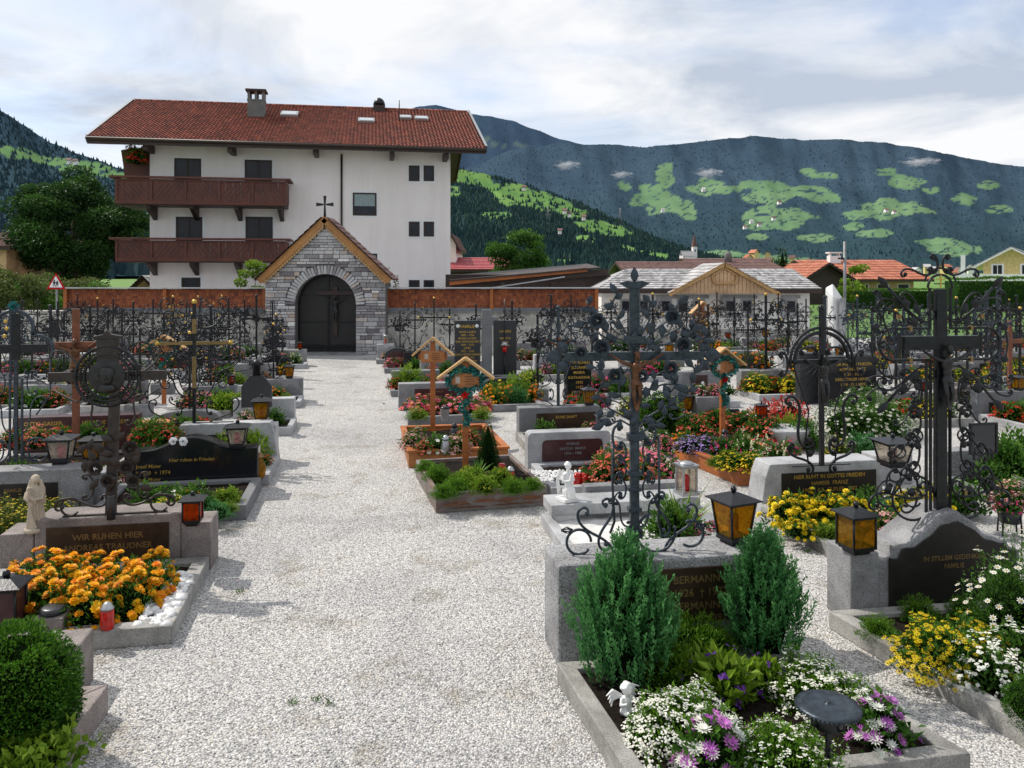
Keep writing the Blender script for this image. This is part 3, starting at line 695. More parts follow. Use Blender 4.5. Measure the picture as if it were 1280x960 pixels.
    if style=='gild' or acc:
        A=MB()
        for k in range(12 if style=='gild' else 5): A.ell((r.uniform(-q,q)*.7,-.01,zc+r.uniform(-.6,.9)*q),(.013,.01,.016),6,4)
        A.build('gilded_leaves',M['gold'],o)
    if body: corpus(o,h*.36,zc-h*.27,body,-t*1.2)
    if pl:
        B=MB(); B.box((0,-.02,h*.36),(w*.34,.012,h*.16)); B.build('name_plate',M['blackm'],o,bevel=.004)
    return o

def mk_woodcross(h=1.45, w=.42, garland=False, mat='wood_or', span=.5, plate='round'):
    o=empty('wooden_roof_cross'); P=MB(); P.box((0,0,h*.48),(.075,.05,h*.96)); P.build('post',M[mat],o,bevel=.006)
    zb=h*.80
    A=MB(); A.prism([(-w*.5,zb-.03),(-w*.42,zb-.055),(w*.42,zb-.055),(w*.5,zb-.03),(w*.5,zb+.03),(w*.42,zb+.055),(-w*.42,zb+.055),(-w*.5,zb+.03)],-.022,.022); A.build('crossbar',M[mat],o,bevel=.004)
    N=MB(); k=.185; hh=.088
    N.prism([(-k,zb-hh+.02),(-k+.02,zb-hh),(k-.02,zb-hh),(k,zb-hh+.02),(k,zb+hh-.02),(k-.02,zb+hh),(-k+.02,zb+hh),(-k,zb+hh-.02)],-.047,-.026); pl=N.build('name_plate',M['wood_orx'],o,bevel=.004)
    T=MB()
    for i in range(4): T.box((.05,-.0485,zb+.045-.03*i),(.13*(1-.2*(i%2)),.002,.007))
    T.build('inscription',M['wood_dkb'],pl)
    Q=MB(); Q.box((-.095,-.049,zb+.005),(.055,.004,.08)); Q.build('portrait_photo',M['paper'],pl)
    for s in (-1,1):
        Rf=MB(); a=Vector((0,0,h)); e=Vector((s*span*.50,0,zb+.015)); d=(e-a); an=atan2(d.z,d.x)
        Rf.box((a+e)/2+Vector((0,0,.0)),(d.length,.17,.03),rot=Matrix.Rotation(-an,3,'Y')); Rf.build('roof_board',M['wood_lt2'],o,bevel=.004)
    if garland:
        Gm=MB(); r=random.Random(5)
        pts=[]
        for i in range(15): a=pi*.05+pi*1.9*i/14+pi/2; pts.append(Vector((cos(a)*w*.45,-.05,zb+sin(a)*.13)))
        pts2=[Vector((.04*sin(i*1.3),-.05,zb-.14-i*.055)) for i in range(8)]
        for p in pts+pts2:
            for _ in range(34): leaf(Gm,p+rv(r)*.03,rv(r),.045,.028,0,r.random(),.1,r)
        Gm.build('garland',M['ribbon'],o)
        for (x,z) in ((0,zb-.17),): 
            rb=MB(); rose(rb,(x,-.07,z),.05); rb.build('rose',M['p_red'],o)
    return o
M['wood_lt2']=woodm('pale_roof_board',(.55,.33,.13),(.38,.2,.07),(1,1,10))

# ------------------------------------------------------------------ stones and plots
def prof(kind,w,h):
    a=w/2
    if kind=='flat': return [(-a,0),(a,0),(a,h),(-a,h)]
    if kind=='slant': return [(-a-.06,0),(a+.06,0),(a,h*.75),(a-.05,h),(-a+.05,h),(-a,h*.75)]
    if kind=='round': return [(-a,0),(a,0),(a,h-.06)]+[(a-.06+.06*cos(t),h-.06+.06*sin(t)) for t in (0.5,1.0,pi/2)]+[(-a+.06+.06*cos(t),h-.06+.06*sin(t)) for t in (pi/2,2.1,2.6)]+[(-a,h-.06)]
    if kind=='arch': return [(-a,0),(a,0)]+[(a*cos(t),h*.68+h*.32*sin(t)) for t in [pi*i/14 for i in range(15)]]
    if kind=='wave':
        pts=[(-a,0),(a,0)]
        for i in range(25):
            u=1-2*i/24; x=a*u; b=.5+.5*cos(min(1,abs(u)*1.45)*pi)
            pts.append((x,h*(.78+.22*b)))
        return pts
    if kind=='rustic':
        pts=[(-a,0),(a,0)]
        for i in range(31):
            u=1-2*i/30; c=.30*exp(-(abs(u)/.52)**2.4*1.6); st=.09 if abs(u)>.52 else 0
            sh=.60 if abs(u)>.86 else .70
            pts.append((a*u,h*(sh+c+.012*sin(u*23))))
        return pts
    if kind=='steps': return [(-a,0),(a,0),(a,h*.55),(a*.55,h*.55),(a*.55,h),(-a*.55,h),(-a*.55,h*.55),(-a,h*.55)]
    if kind=='curve':
        pts=[(-a,0),(a,0)]
        for i in range(17): u=1-2*i/16; pts.append((a*u,h*(.72+.28*(1-u*u)**.5)))
        return pts
def headstone(label, px, py, w, h, th, kind='flat', mat='granite', plaque=None, lines=None, tsize=.05, tmat='gold', rz=TH, bevel=.012, xyz=None, name='headstone', tz=None, group=None):
    x,y=g(px,py) if xyz is None else xyz[:2]; z=0 if xyz is None or len(xyz)<3 else xyz[2]
    o=empty(name,(x,y,z),rz,label,'gravestone',group)
    b=MB(); b.prism(prof(kind,w,h),0,th); b.build('slab',M[mat],o,bevel=bevel,seg=2)
    if plaque:
        pk,cx,z0,pw,ph,pm=plaque; q=MB(); pp=[(cx+u,z0+v) for u,v in prof(pk,pw,ph)]; q.prism(pp,-.012,-.001); q.build('plaque',M[pm],o,bevel=.004,seg=1)
        if lines: text(lines,tsize,M[tmat],o,(cx,-.0135,(tz if tz else z0+ph*.88)))
    elif lines: text(lines,tsize,M[tmat],o,(0,-.0015,tz if tz else h*.88))
    return o
def kerb(label, pts, kw=.12, kh=.12, mat='kerb', soil='soil', name='grave_kerb', sz=.75, cat='grave border', lip=None):
    """pts: four outer ground corners FL, FR, BR, BL (world x,y)"""
    c=Vector((sum(p[0] for p in pts)/4,sum(p[1] for p in pts)/4,0)); P=[Vector((p[0],p[1],0))-c for p in pts]
    o=empty(name,c,0,label,cat)
    def inset(d):
        out=[]
        for i in range(4):
            a=P[i-1];b=P[i];e=P[(i+1)%4]; d1=(b-a).normalized(); d2=(e-b).normalized()
            n1=Vector((-d1.y,d1.x,0)); n2=Vector((-d2.y,d2.x,0)); k=(n1+n2); k=k/max(.3,(1+n1.dot(n2)))
            out.append(b+k*d)
        return out
    I=inset(kw)
    for i in range(4):
        j=(i+1)%4; mb=MB(); poly=[P[i],P[j],I[j],I[i]]; mb.prismz([(q.x,q.y) for q in poly],0,kh-(.002 if i%2 else 0))
        mb.build('front_board' if (i==0 and mat.startswith('wood')) else ('border_board' if mat.startswith('wood') else 'kerb_bar'),M[mat],o,bevel=.008)
        if lip:
            lo=inset(-.02); li=inset(kw+.01); q=MB(); q.prismz([(v.x,v.y) for v in (lo[i],lo[j],li[j],li[i])],kh+.002,kh+.035-(.002 if i%2 else 0)); q.build('rim_board',M[lip],o,bevel=.006)
    # soil: bumpy sheet
    s=MB(); n=16; vs=[]
    for a in range(n+1):
        for b in range(n+1):
            u,v=a/n,b/n; p=(I[0]*(1-u)+I[1]*u)*(1-v)+(I[3]*(1-u)+I[2]*u)*v
            vs.append((p.x,p.y,kh*sz+.02*noise.noise(Vector((p.x*9,p.y*9,3)))+.012*noise.noise(Vector((p.x*31,p.y*31,3)))))
    s.add(vs,[(a*(n+1)+b,(a+1)*(n+1)+b,(a+1)*(n+1)+b+1,a*(n+1)+b+1) for a in range(n) for b in range(n)])
    s.build('soil' if soil=='soil' else 'infill',M[soil],o); return o
def rect(px,py,w,L,rz=TH,front=0,dx=0):
    """plot in front of a stone whose front foot centre is at pixel px,py"""
    x,y=g(px,py); c,s=cos(rz),sin(rz)
    def P(a,b): return (x+a*c-b*s,y+a*s+b*c)
    return [P(-w/2+dx,-L-front),P(w/2+dx,-L-front),P(w/2+dx,-front),P(-w/2+dx,-front)]
def cross(key, kw, label, px, py, z, rz=TH, s=1.0, group=None):
    x,y=g(px,py,z); return inst('C'+key,lambda: mk_cross(**kw),label,'grave cross',(x,y,z),rz,s,group)
def pebbles(label, quad, z, n, mat='pebble', r0=.022, seed=1):
    r=random.Random(seed); mb=MB()
    for i in range(n):
        u,v=r.random(),r.random(); p=[(quad[0][k]*(1-u)+quad[1][k]*u)*(1-v)+(quad[3][k]*(1-u)+quad[2][k]*u)*v for k in (0,1)]
        s=r0*r.uniform(.6,1.3); mb.ell((p[0],p[1],z+s*.3+r.uniform(0,.02)),(s,s*r.uniform(.7,1),s*.62),7,5,0,r.random(),Matrix.Rotation(r.uniform(0,6),3,'Z'),.3)
    o=mb.build('white_pebbles',M[mat]); tag(o,label,'pebbles',kind='stuff'); return o
# ------------------------------------------------------------------ ground
def gravel_mat():
    m,n,l,b,_=nt('gravel'); co=wcoord(n,l)
    w=noise_(n,l,30,2,.5,co); vm=n.new('ShaderNodeVectorMath'); vm.operation='MULTIPLY_ADD'; l.new(w.outputs['Color'],vm.inputs[0]); vm.inputs[1].default_value=(.012,.012,0); l.new(co,vm.inputs[2])
    v=n.new('ShaderNodeTexVoronoi'); v.inputs['Scale'].default_value=78; v.inputs['Randomness'].default_value=1; l.new(vm.outputs[0],v.inputs['Vector'])
    sx=n.new('ShaderNodeSeparateColor'); l.new(v.outputs['Color'],sx.inputs[0])
    r=ramp(n,[(0,(.26,.26,.265)),(.18,(.43,.43,.43)),(.42,(.55,.545,.535)),(.62,(.66,.655,.645)),(.8,(.62,.585,.53)),(1,(.84,.835,.83))]); l.new(sx.outputs[0],r.inputs[0])
    e=ramp(n,[(0,(1.15,1.15,1.15)),(.38,(1,1,1)),(.64,(.64,.63,.62)),(.85,(.46,.45,.44))]); 
    mu=n.new('ShaderNodeMath'); mu.operation='MULTIPLY'; mu.inputs[1].default_value=1.0; l.new(v.outputs['Distance'],mu.inputs[0]); l.new(mu.outputs[0],e.inputs[0])
    c=mix(n,l,1.0,r.outputs[0],e.outputs[0],'MULTIPLY')
    z=noise_(n,l,.55,6,.62,co,.6); r2=ramp(n,[(.30,(.70,.70,.72)),(.48,(.94,.94,.95)),(.7,(1.08,1.07,1.05))]); l.new(z.outputs['Fac'],r2.inputs[0]); c=mix(n,l,1.0,c,r2.outputs[0],'MULTIPLY')
    z2=noise_(n,l,1.9,5,.7,co); r3=ramp(n,[(.54,(1,1,1)),(.68,(.62,.57,.48))]); l.new(z2.outputs['Fac'],r3.inputs[0]); c=mix(n,l,.8,c,mix(n,l,1.0,c,r3.outputs[0],'MULTIPLY'))
    l.new(c,b.inputs['Base Color']); b.inputs['Roughness'].default_value=.85
    iv=n.new('ShaderNodeMath'); iv.operation='SUBTRACT'; iv.inputs[0].default_value=1; l.new(v.outputs['Distance'],iv.inputs[1])
    bump(n,l,iv.outputs[0],.9,.012,b); return m
M['gravel']=gravel_mat()
def ground():
    mb=MB(); n=120; X0,X1,Y0,Y1=-26,40,-4,46; vs=[]
    for j in range(n+1):
        for i in range(n+1):
            x=X0+(X1-X0)*i/n; y=Y0+(Y1-Y0)*(j/n)**1.4
            vs.append((x,y,.006*noise.noise(Vector((x*1.7,y*1.7,0)))))
    mb.add(vs,[(j*(n+1)+i,j*(n+1)+i+1,(j+1)*(n+1)+i+1,(j+1)*(n+1)+i) for j in range(n) for i in range(n)],0,.5,True)
    tag(mb.build('gravel_ground',M['gravel']),kind='structure')
    mb=MB(); mb.add([(-9000,-50,-.06),(9000,-50,-.06),(9000,9000,-.06),(-9000,9000,-.06)],[(0,1,2,3)]); tag(mb.build('valley_ground',M['lawn']),kind='structure')
    # loose stones of the gravel in the near path
    r=random.Random(3); mb=MB(); base=[Vector(v) for v in ((1,0,-.3),(.3,.9,-.3),(-.8,.5,-.2),(-.7,-.6,-.3),(.4,-.9,-.3),(.5,.2,.6),(-.3,.3,.65),(-.1,-.4,.55))]
    fs=[(0,1,5),(1,2,6,5),(2,3,7,6),(3,4,7),(4,0,5,7),(5,6,7),(4,3,2,1,0)]
    for i in range(26000):
        y=2.9+5.6*r.random()**1.35; x=r.uniform(-.62*y-.2,.64*y+.2)
        s=r.uniform(.004,.0085); a=r.uniform(0,6.3); ca,sa=cos(a)*s,sin(a)*s; k=r.uniform(.5,.95); q=r.uniform(.7,1)
        mb.add([(x+v.x*ca-v.y*q*sa,y+v.x*sa+v.y*q*ca,.004+v.z*s*k) for v in base],fs,0,r.random())
    M['stones']=tintm('gravel_stone',[(0,(.26,.26,.265)),(.3,(.50,.50,.50)),(.6,(.65,.645,.635)),(.8,(.60,.56,.50)),(1,(.84,.835,.83))],.8,.1,60)
    tag(mb.build('gravel_stones',M['stones']),'loose light grey gravel stones scattered over the path','gravel',kind='stuff')
    # grass blades / weeds in the gravel
    tufts=[(395,875),(410,880),(905,640),(630,590),(300,740),(985,665),(1010,690),(480,505),(365,880),(940,655)]
    for px,py in tufts:
        x,y=g(px,py); mb=MB()
        for _ in range(26):
            a=r.uniform(0,6.3); d=Vector((cos(a)*.7,sin(a)*.7,.6)); p=Vector((x+r.gauss(0,.02),y+r.gauss(0,.02),.002)); leaf(mb,p,d,r.uniform(.02,.05),.006,0,r.random(),.2,r)
        c=Vector((x,y,0)); mb.v=[(v[0]-x,v[1]-y,v[2]) for v in mb.v]
        o=mb.build('weed_tuft',M['grassm'],loc=c); tag(o,'small green weed tuft sprouting in the pale gravel','weed','weed tufts in the gravel')
ground()

# ------------------------------------------------------------------ mountains
def interp(pts,x):
    if x<=pts[0][0]: return pts[0][1]
    for (a,b),(c,d) in zip(pts,pts[1:]):
        if x<=c: return b+(d-b)*(x-a)/(c-a)
    return pts[-1][1]
def hillmat(name, f0, f1, m0, m1, haze, hz):  # aerial haze is painted in as a bluish surface colour
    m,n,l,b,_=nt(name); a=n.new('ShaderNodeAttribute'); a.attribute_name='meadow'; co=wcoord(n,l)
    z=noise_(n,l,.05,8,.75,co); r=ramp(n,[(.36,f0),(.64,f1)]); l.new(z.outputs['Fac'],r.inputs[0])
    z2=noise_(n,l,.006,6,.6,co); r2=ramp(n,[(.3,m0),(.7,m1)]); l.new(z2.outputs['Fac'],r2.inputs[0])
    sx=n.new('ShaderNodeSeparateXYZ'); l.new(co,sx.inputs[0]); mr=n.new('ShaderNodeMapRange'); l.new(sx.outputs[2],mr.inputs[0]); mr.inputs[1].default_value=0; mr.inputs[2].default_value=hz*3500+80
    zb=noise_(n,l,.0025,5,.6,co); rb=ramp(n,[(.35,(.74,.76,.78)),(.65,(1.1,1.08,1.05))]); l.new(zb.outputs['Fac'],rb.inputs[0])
    fo=mix(n,l,mr.outputs[0],(.016,.040,.034),r.outputs[0]); fo=mix(n,l,1.0,fo,rb.outputs[0],'MULTIPLY')  # greener forest below, where less haze is put into the colour
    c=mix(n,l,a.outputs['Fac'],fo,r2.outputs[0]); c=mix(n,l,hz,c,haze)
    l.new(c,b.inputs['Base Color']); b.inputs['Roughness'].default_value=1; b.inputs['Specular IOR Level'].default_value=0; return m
def hill(name, sky, Yb, Yr, x0, x1, step, nv, meadows, mat, tree_mat, ntree, th_, gully=.05, seed=0, ybase=345, power=1.15):
    cols=int((x1-x0)/step)+1; vs=[]; md=[]; tp=[]
    def P(px,v):
        top=interp(sky,px)+1.6*noise.noise(Vector((px*.06,seed,0)))+.7*noise.noise(Vector((px*.3,seed,0)))
        py=ybase+(top-ybase)*(v**power); Y=Yb+(Yr-Yb)*v*(1+.0*v)
        gn=noise.fractal(Vector((px*.011+v*.8,v*1.2,seed)),1.1,2,4)
        Y*=1+gully*gn*(1-v*.2)
        py+=6*gn*sin(pi*v)
        return px,py,Y
    def mead(px,py):
        w=noise.noise(Vector((px*.045,py*.09,seed)))*.5+noise.noise(Vector((px*.2,py*.3,seed)))*.13
        if abs(noise.noise(Vector((px*.055+3,py*.13,seed+2))))<.035: return 0
        best=0
        for (cx,cy,rx,ry,a) in meadows:
            ry*=1.12
            dx,dy=px-cx,py-cy; a=radians(a); u=(dx*cos(a)+dy*sin(a))/rx; q=(-dx*sin(a)+dy*cos(a))/ry
            d=sqrt(u*u+q*q)+w
            best=max(best,min(1,max(0,(1.0-d)/.06)))
        return best
    for j in range(nv+1):
        for i in range(cols):
            px,py,Y=P(x0+i*step,j/nv); vs.append((X_(px,Y),Y,Z_(py,Y))); md.append(mead(px,py))
    mb=MB(); mb.add(vs,[(j*cols+i,j*cols+i+1,(j+1)*cols+i+1,(j+1)*cols+i) for j in range(nv) for i in range(cols-1)],0,.5,True)
    o=mb.build(name,mat); at=o.data.attributes.new('meadow','FLOAT','POINT'); at.data.foreach_set('value',md); tag(o,kind='structure')
    r=random.Random(seed+5); t=MB(); k=0; tries=0
    while k<ntree and tries<ntree*4:
        tries+=1; v=r.random()**.9; px,py,Y=P(r.uniform(x0,x1),v)
        if mead(px,py)>.2 and r.random()>.015: continue
        x,z=X_(px,Y),Z_(py,Y); hh=th_*r.uniform(.5,1.3); w=hh*r.uniform(.28,.5); a=r.random()*3; ti=r.random()*.8+.2*v
        t.add([(x+w*cos(a+q*2.094),Y+w*sin(a+q*2.094),z-hh*.2) for q in range(3)]+[(x,Y,z+hh)],[(0,1,3),(1,2,3),(2,0,3)],0,ti); k+=1
    o=t.build('mountain_forest',tree_mat); tag(o,'dark conifer forest covering the slope of the '+name.replace('_',' '),'forest',kind='stuff')
def treemat(name,a,b_,c):  # bluish tree colours stand in for the aerial haze
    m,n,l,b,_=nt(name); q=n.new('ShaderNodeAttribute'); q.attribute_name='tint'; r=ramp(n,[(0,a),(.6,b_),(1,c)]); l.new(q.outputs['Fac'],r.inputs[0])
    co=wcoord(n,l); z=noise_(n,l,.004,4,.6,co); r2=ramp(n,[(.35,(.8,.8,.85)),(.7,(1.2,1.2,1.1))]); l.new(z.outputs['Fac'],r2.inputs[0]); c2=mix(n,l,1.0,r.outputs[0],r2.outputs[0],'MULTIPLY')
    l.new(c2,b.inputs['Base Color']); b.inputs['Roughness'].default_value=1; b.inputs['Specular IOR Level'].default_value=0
    gg=n.new('ShaderNodeNewGeometry'); vs_=n.new('ShaderNodeVectorMath'); vs_.operation='MULTIPLY_ADD'; l.new(gg.outputs['Normal'],vs_.inputs[0]); vs_.inputs[1].default_value=(.38,.38,.38); vs_.inputs[2].default_value=(0,-.3,.62)
    nn=n.new('ShaderNodeVectorMath'); nn.operation='NORMALIZE'; l.new(vs_.outputs[0],nn.inputs[0]); l.new(nn.outputs[0],b.inputs['Normal']); return m
SKY_P=[(380,200),(470,150),(520,134),(545,131),(565,136),(590,143),(625,147),(645,153),(680,166),(700,174),(735,182),(800,190),(900,215),(1000,240)]
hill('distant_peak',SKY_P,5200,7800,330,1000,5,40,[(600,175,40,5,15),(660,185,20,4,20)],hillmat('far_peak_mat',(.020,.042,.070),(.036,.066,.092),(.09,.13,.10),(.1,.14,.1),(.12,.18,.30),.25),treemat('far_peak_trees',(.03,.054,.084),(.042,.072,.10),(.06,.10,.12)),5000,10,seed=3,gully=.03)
SKY_A=[(480,240),(600,205),(640,186),(680,182),(700,178),(735,181),(760,180),(800,184),(850,180),(900,174),(945,170),(1000,175),(1050,174),(1100,178),(1150,185),(1200,196),(1250,205),(1300,211),(1420,240),(1600,280)]
MA=[(1075,268,22,6,0),(1150,262,18,5,10),(1165,238,14,4,0),(1095,292,26,5,0),(1020,298,22,5,0),(945,296,16,4,0),(1235,232,14,5,0),(1250,262,16,5,0),(830,222,12,16,0),(820,249,31,17,15),(859,264,12,13,0),(890,234,25,9,0),(960,240,34,14,0),(969,273,45,14,0),(1020,242,33,9,10),(1033,220,16,4,0),(1110,261,34,12,0),(1103,215,16,5,0),(1133,228,24,8,0),(1205,249,16,6,0),(1190,309,42,9,8),(900,322,50,7,0),(960,326,60,6,0),(1010,215,12,4,0),(1068,283,14,5,0),(780,232,10,5,20)]
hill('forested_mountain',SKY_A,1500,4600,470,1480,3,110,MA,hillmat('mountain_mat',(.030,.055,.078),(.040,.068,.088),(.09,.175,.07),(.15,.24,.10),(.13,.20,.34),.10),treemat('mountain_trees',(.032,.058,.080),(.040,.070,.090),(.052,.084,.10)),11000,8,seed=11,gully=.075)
SKY_B=[(400,215),(480,205),(560,207),(600,216),(640,226),(680,238),(740,260),(790,284),(840,306),(900,322),(980,334)]
MB_=[(664,256,16,5,20),(612,232,14,4,0),(735,300,18,5,15),(785,312,20,4,15),(640,300,14,4,0),(588,222,24,8,10),(640,243,36,13,18),(700,258,40,9,22),(753,286,38,9,10),(619,269,20,4,0),(700,333,28,9,0),(820,321,24,6,10),(560,240,20,6,0)]
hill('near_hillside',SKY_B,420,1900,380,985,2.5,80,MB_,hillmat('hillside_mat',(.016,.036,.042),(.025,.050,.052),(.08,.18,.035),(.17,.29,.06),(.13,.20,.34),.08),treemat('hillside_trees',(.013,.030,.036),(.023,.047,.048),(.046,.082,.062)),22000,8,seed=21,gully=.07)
SKY_C=[(-320,60),(-120,95),(-60,110),(0,138),(30,156),(60,177),(100,193),(130,203),(160,214),(185,224),(240,246),(330,280),(420,325)]
MC=[(30,194,34,6,9),(75,205,22,7,15),(123,212,32,8,14),(10,186,20,5,0),(-60,180,40,9,0),(160,222,20,6,10)]
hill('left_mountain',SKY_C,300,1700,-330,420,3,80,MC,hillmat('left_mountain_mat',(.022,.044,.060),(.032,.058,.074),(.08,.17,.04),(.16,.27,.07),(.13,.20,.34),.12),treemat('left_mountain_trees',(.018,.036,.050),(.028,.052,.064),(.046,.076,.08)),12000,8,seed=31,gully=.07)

# ------------------------------------------------------------------ small clouds clinging to the mountain
def cloudmat():
    m=bpy.data.materials.new('cloud_wisp'); m.use_nodes=True; n=m.node_tree.nodes; l=m.node_tree.links; n.clear()
    out=n.new('ShaderNodeOutputMaterial'); v=n.new('ShaderNodeVolumePrincipled'); v.inputs['Color'].default_value=(.96,.97,1,1); v.inputs['Anisotropy'].default_value=.2
    tc=n.new('ShaderNodeTexCoord'); ln=n.new('ShaderNodeVectorMath'); ln.operation='LENGTH'; l.new(tc.outputs['Object'],ln.inputs[0])
    z=noise_(n,l,3.2,5,.6,tc.outputs['Object'],.4)
    f=n.new('ShaderNodeMath'); f.operation='MULTIPLY_ADD'; l.new(z.outputs['Fac'],f.inputs[0]); f.inputs[1].default_value=2.0; f.inputs[2].default_value=-.55
    s_=n.new('ShaderNodeMath'); s_.operation='SUBTRACT'; l.new(f.outputs[0],s_.inputs[0]); l.new(ln.outputs['Value'],s_.inputs[1]); s_.use_clamp=False
    mx=n.new('ShaderNodeMath'); mx.operation='MAXIMUM'; l.new(s_.outputs[0],mx.inputs[0]); mx.inputs[1].default_value=0
    k=n.new('ShaderNodeMath'); k.operation='MULTIPLY'; l.new(mx.outputs[0],k.inputs[0]); k.inputs[1].default_value=.09; l.new(k.outputs[0],v.inputs['Density'])
    l.new(v.outputs[0],out.inputs['Volume']); return m
CM=cloudmat()
for i,(px,py,w,hh,lab) in enumerate([(708,206,30,11,'small white cloud wisp clinging to the mountain right of the big house roof'),(776,218,26,9,'faint cloud wisp low on the mountain between two brighter wisps'),(885,216,32,12,'small white cloud wisp above the high central meadow'),(1150,202,42,10,'cloud wisp trailing along the right shoulder of the mountain')]):
    Y=2150; k=Y/1000; mb=MB(); mb.ell((0,0,0),(1,1,1),24,14)
    o=mb.build('cloud_wisp',CM,loc=(X_(px,Y),Y,Z_(py,Y))); o.scale=(w*k,w*k*.7,hh*k); tag(o,lab,'cloud')

# ------------------------------------------------------------------ buildings
M['ochre']=woodm('ochre_board',(.46,.22,.065),(.30,.12,.03),(1,1,10))
class Fc:
    def __init__(s,ox,oy,a): s.o=(ox,oy); s.a=a; s.u=(cos(a),sin(a)); s.v=(-sin(a),cos(a))
    def s_(s,px,t=0):
        k=(px-640)/F; return (k*(s.o[1]+t*s.v[1])-s.o[0]-t*s.v[0])/(s.u[0]-k*s.u[1])
    def Y(s,sv,t=0): return s.o[1]+sv*s.u[1]+t*s.v[1]
    def z(s,px,py,t=0): return Z_(py,s.Y(s.s_(px,t),t))
def tiled(mb, A, B, C_, D, nx, ny, amp=.03, step=.03, r=None, seg=6):
    """A,B lower edge, D,C upper edge: wavy overlapping tile courses"""
    r=r or random.Random(2); A,B,C_,D=[Vector(q) for q in (A,B,C_,D)]; N=(B-A).cross(D-A).normalized()
    if N.z<0: N=-N
    for j in range(ny):
        v0,v1=j/ny,(j+1)/ny
        for i in range(nx):
            ti=min(1,max(0,r.gauss(.5,.22))); vs=[]
            for v,off in ((v0,step),(v1,.0)):
                for k in range(seg+1):
                    u=(i+k/seg)/nx; p=(A*(1-u)+B*u)*(1-v)+(D*(1-u)+C_*u)*v
                    vs.append(p+N*(off+amp*(.5-.5*cos(2*pi*k/seg))))
            e=[]
            for k in range(seg+1):
                u=(i+k/seg)/nx; p=(A*(1-u)+B*u)*(1-v0)+(D*(1-u)+C_*u)*v0; e.append(p)
            vs+=e; q=seg+1
            fs=[(k,k+1,q+k+1,q+k) for k in range(seg)]+[(2*q+k,2*q+k+1,k+1,k) for k in range(seg)]
            mb.add(vs,fs,0,ti)
def window(parent, s0,s1,z0,z1, y=0, mull=1, curtain=False, trim=True, fm='frame_br', dep=.12, bars=0):
    cx,cz,w,h=(s0+s1)/2,(z0+z1)/2,s1-s0,z1-z0; o=empty('window',(cx,y,cz)); o.parent=parent
    if trim:
        t=MB()
        e0=.09; t.add([(sx*(w/2+k),-.012,sz*(h/2+k)) for k in (0,e0) for sx,sz in ((-1,-1),(1,-1),(1,1),(-1,1))],[(0+i,(i+1)%4,4+(i+1)%4,4+i)[::-1] for i in range(4)])
        t.build('surround',M['white'],o)
    f=MB(); e=.07
    f.box((0,-.022,h/2-e/2),(w,.03,e)); f.box((0,-.022,-h/2+e/2),(w,.03,e)); f.box((-w/2+e/2,-.022,0),(e,.03,h-2*e)); f.box((w/2-e/2,-.022,0),(e,.03,h-2*e))
    for k in range(mull): x=-w/2+w*(k+1)/(mull+1); f.box((x,-.022,0),(.06,.03,h-2*e))
    f.build('frame',M[fm],o)
    p=MB(); p.box((0,-.006,0),(w-2*e,.006,h-2*e)); p.build('pane',M['glass'],o)
    if curtain:
        c=MB(); n=18; vs=[]
        for i in range(n+1):
            x=-w/2+e+(w-2*e)*i/n; dy=-.014-.006*(i%2); vs+=[(x,dy,h/2-e),(x,dy,-h/2+e+h*.35)]
        c.add(vs,[(2*i,2*i+1,2*i+3,2*i+2) for i in range(n)]); c.build('curtain',M['curtain'],o)
    return o

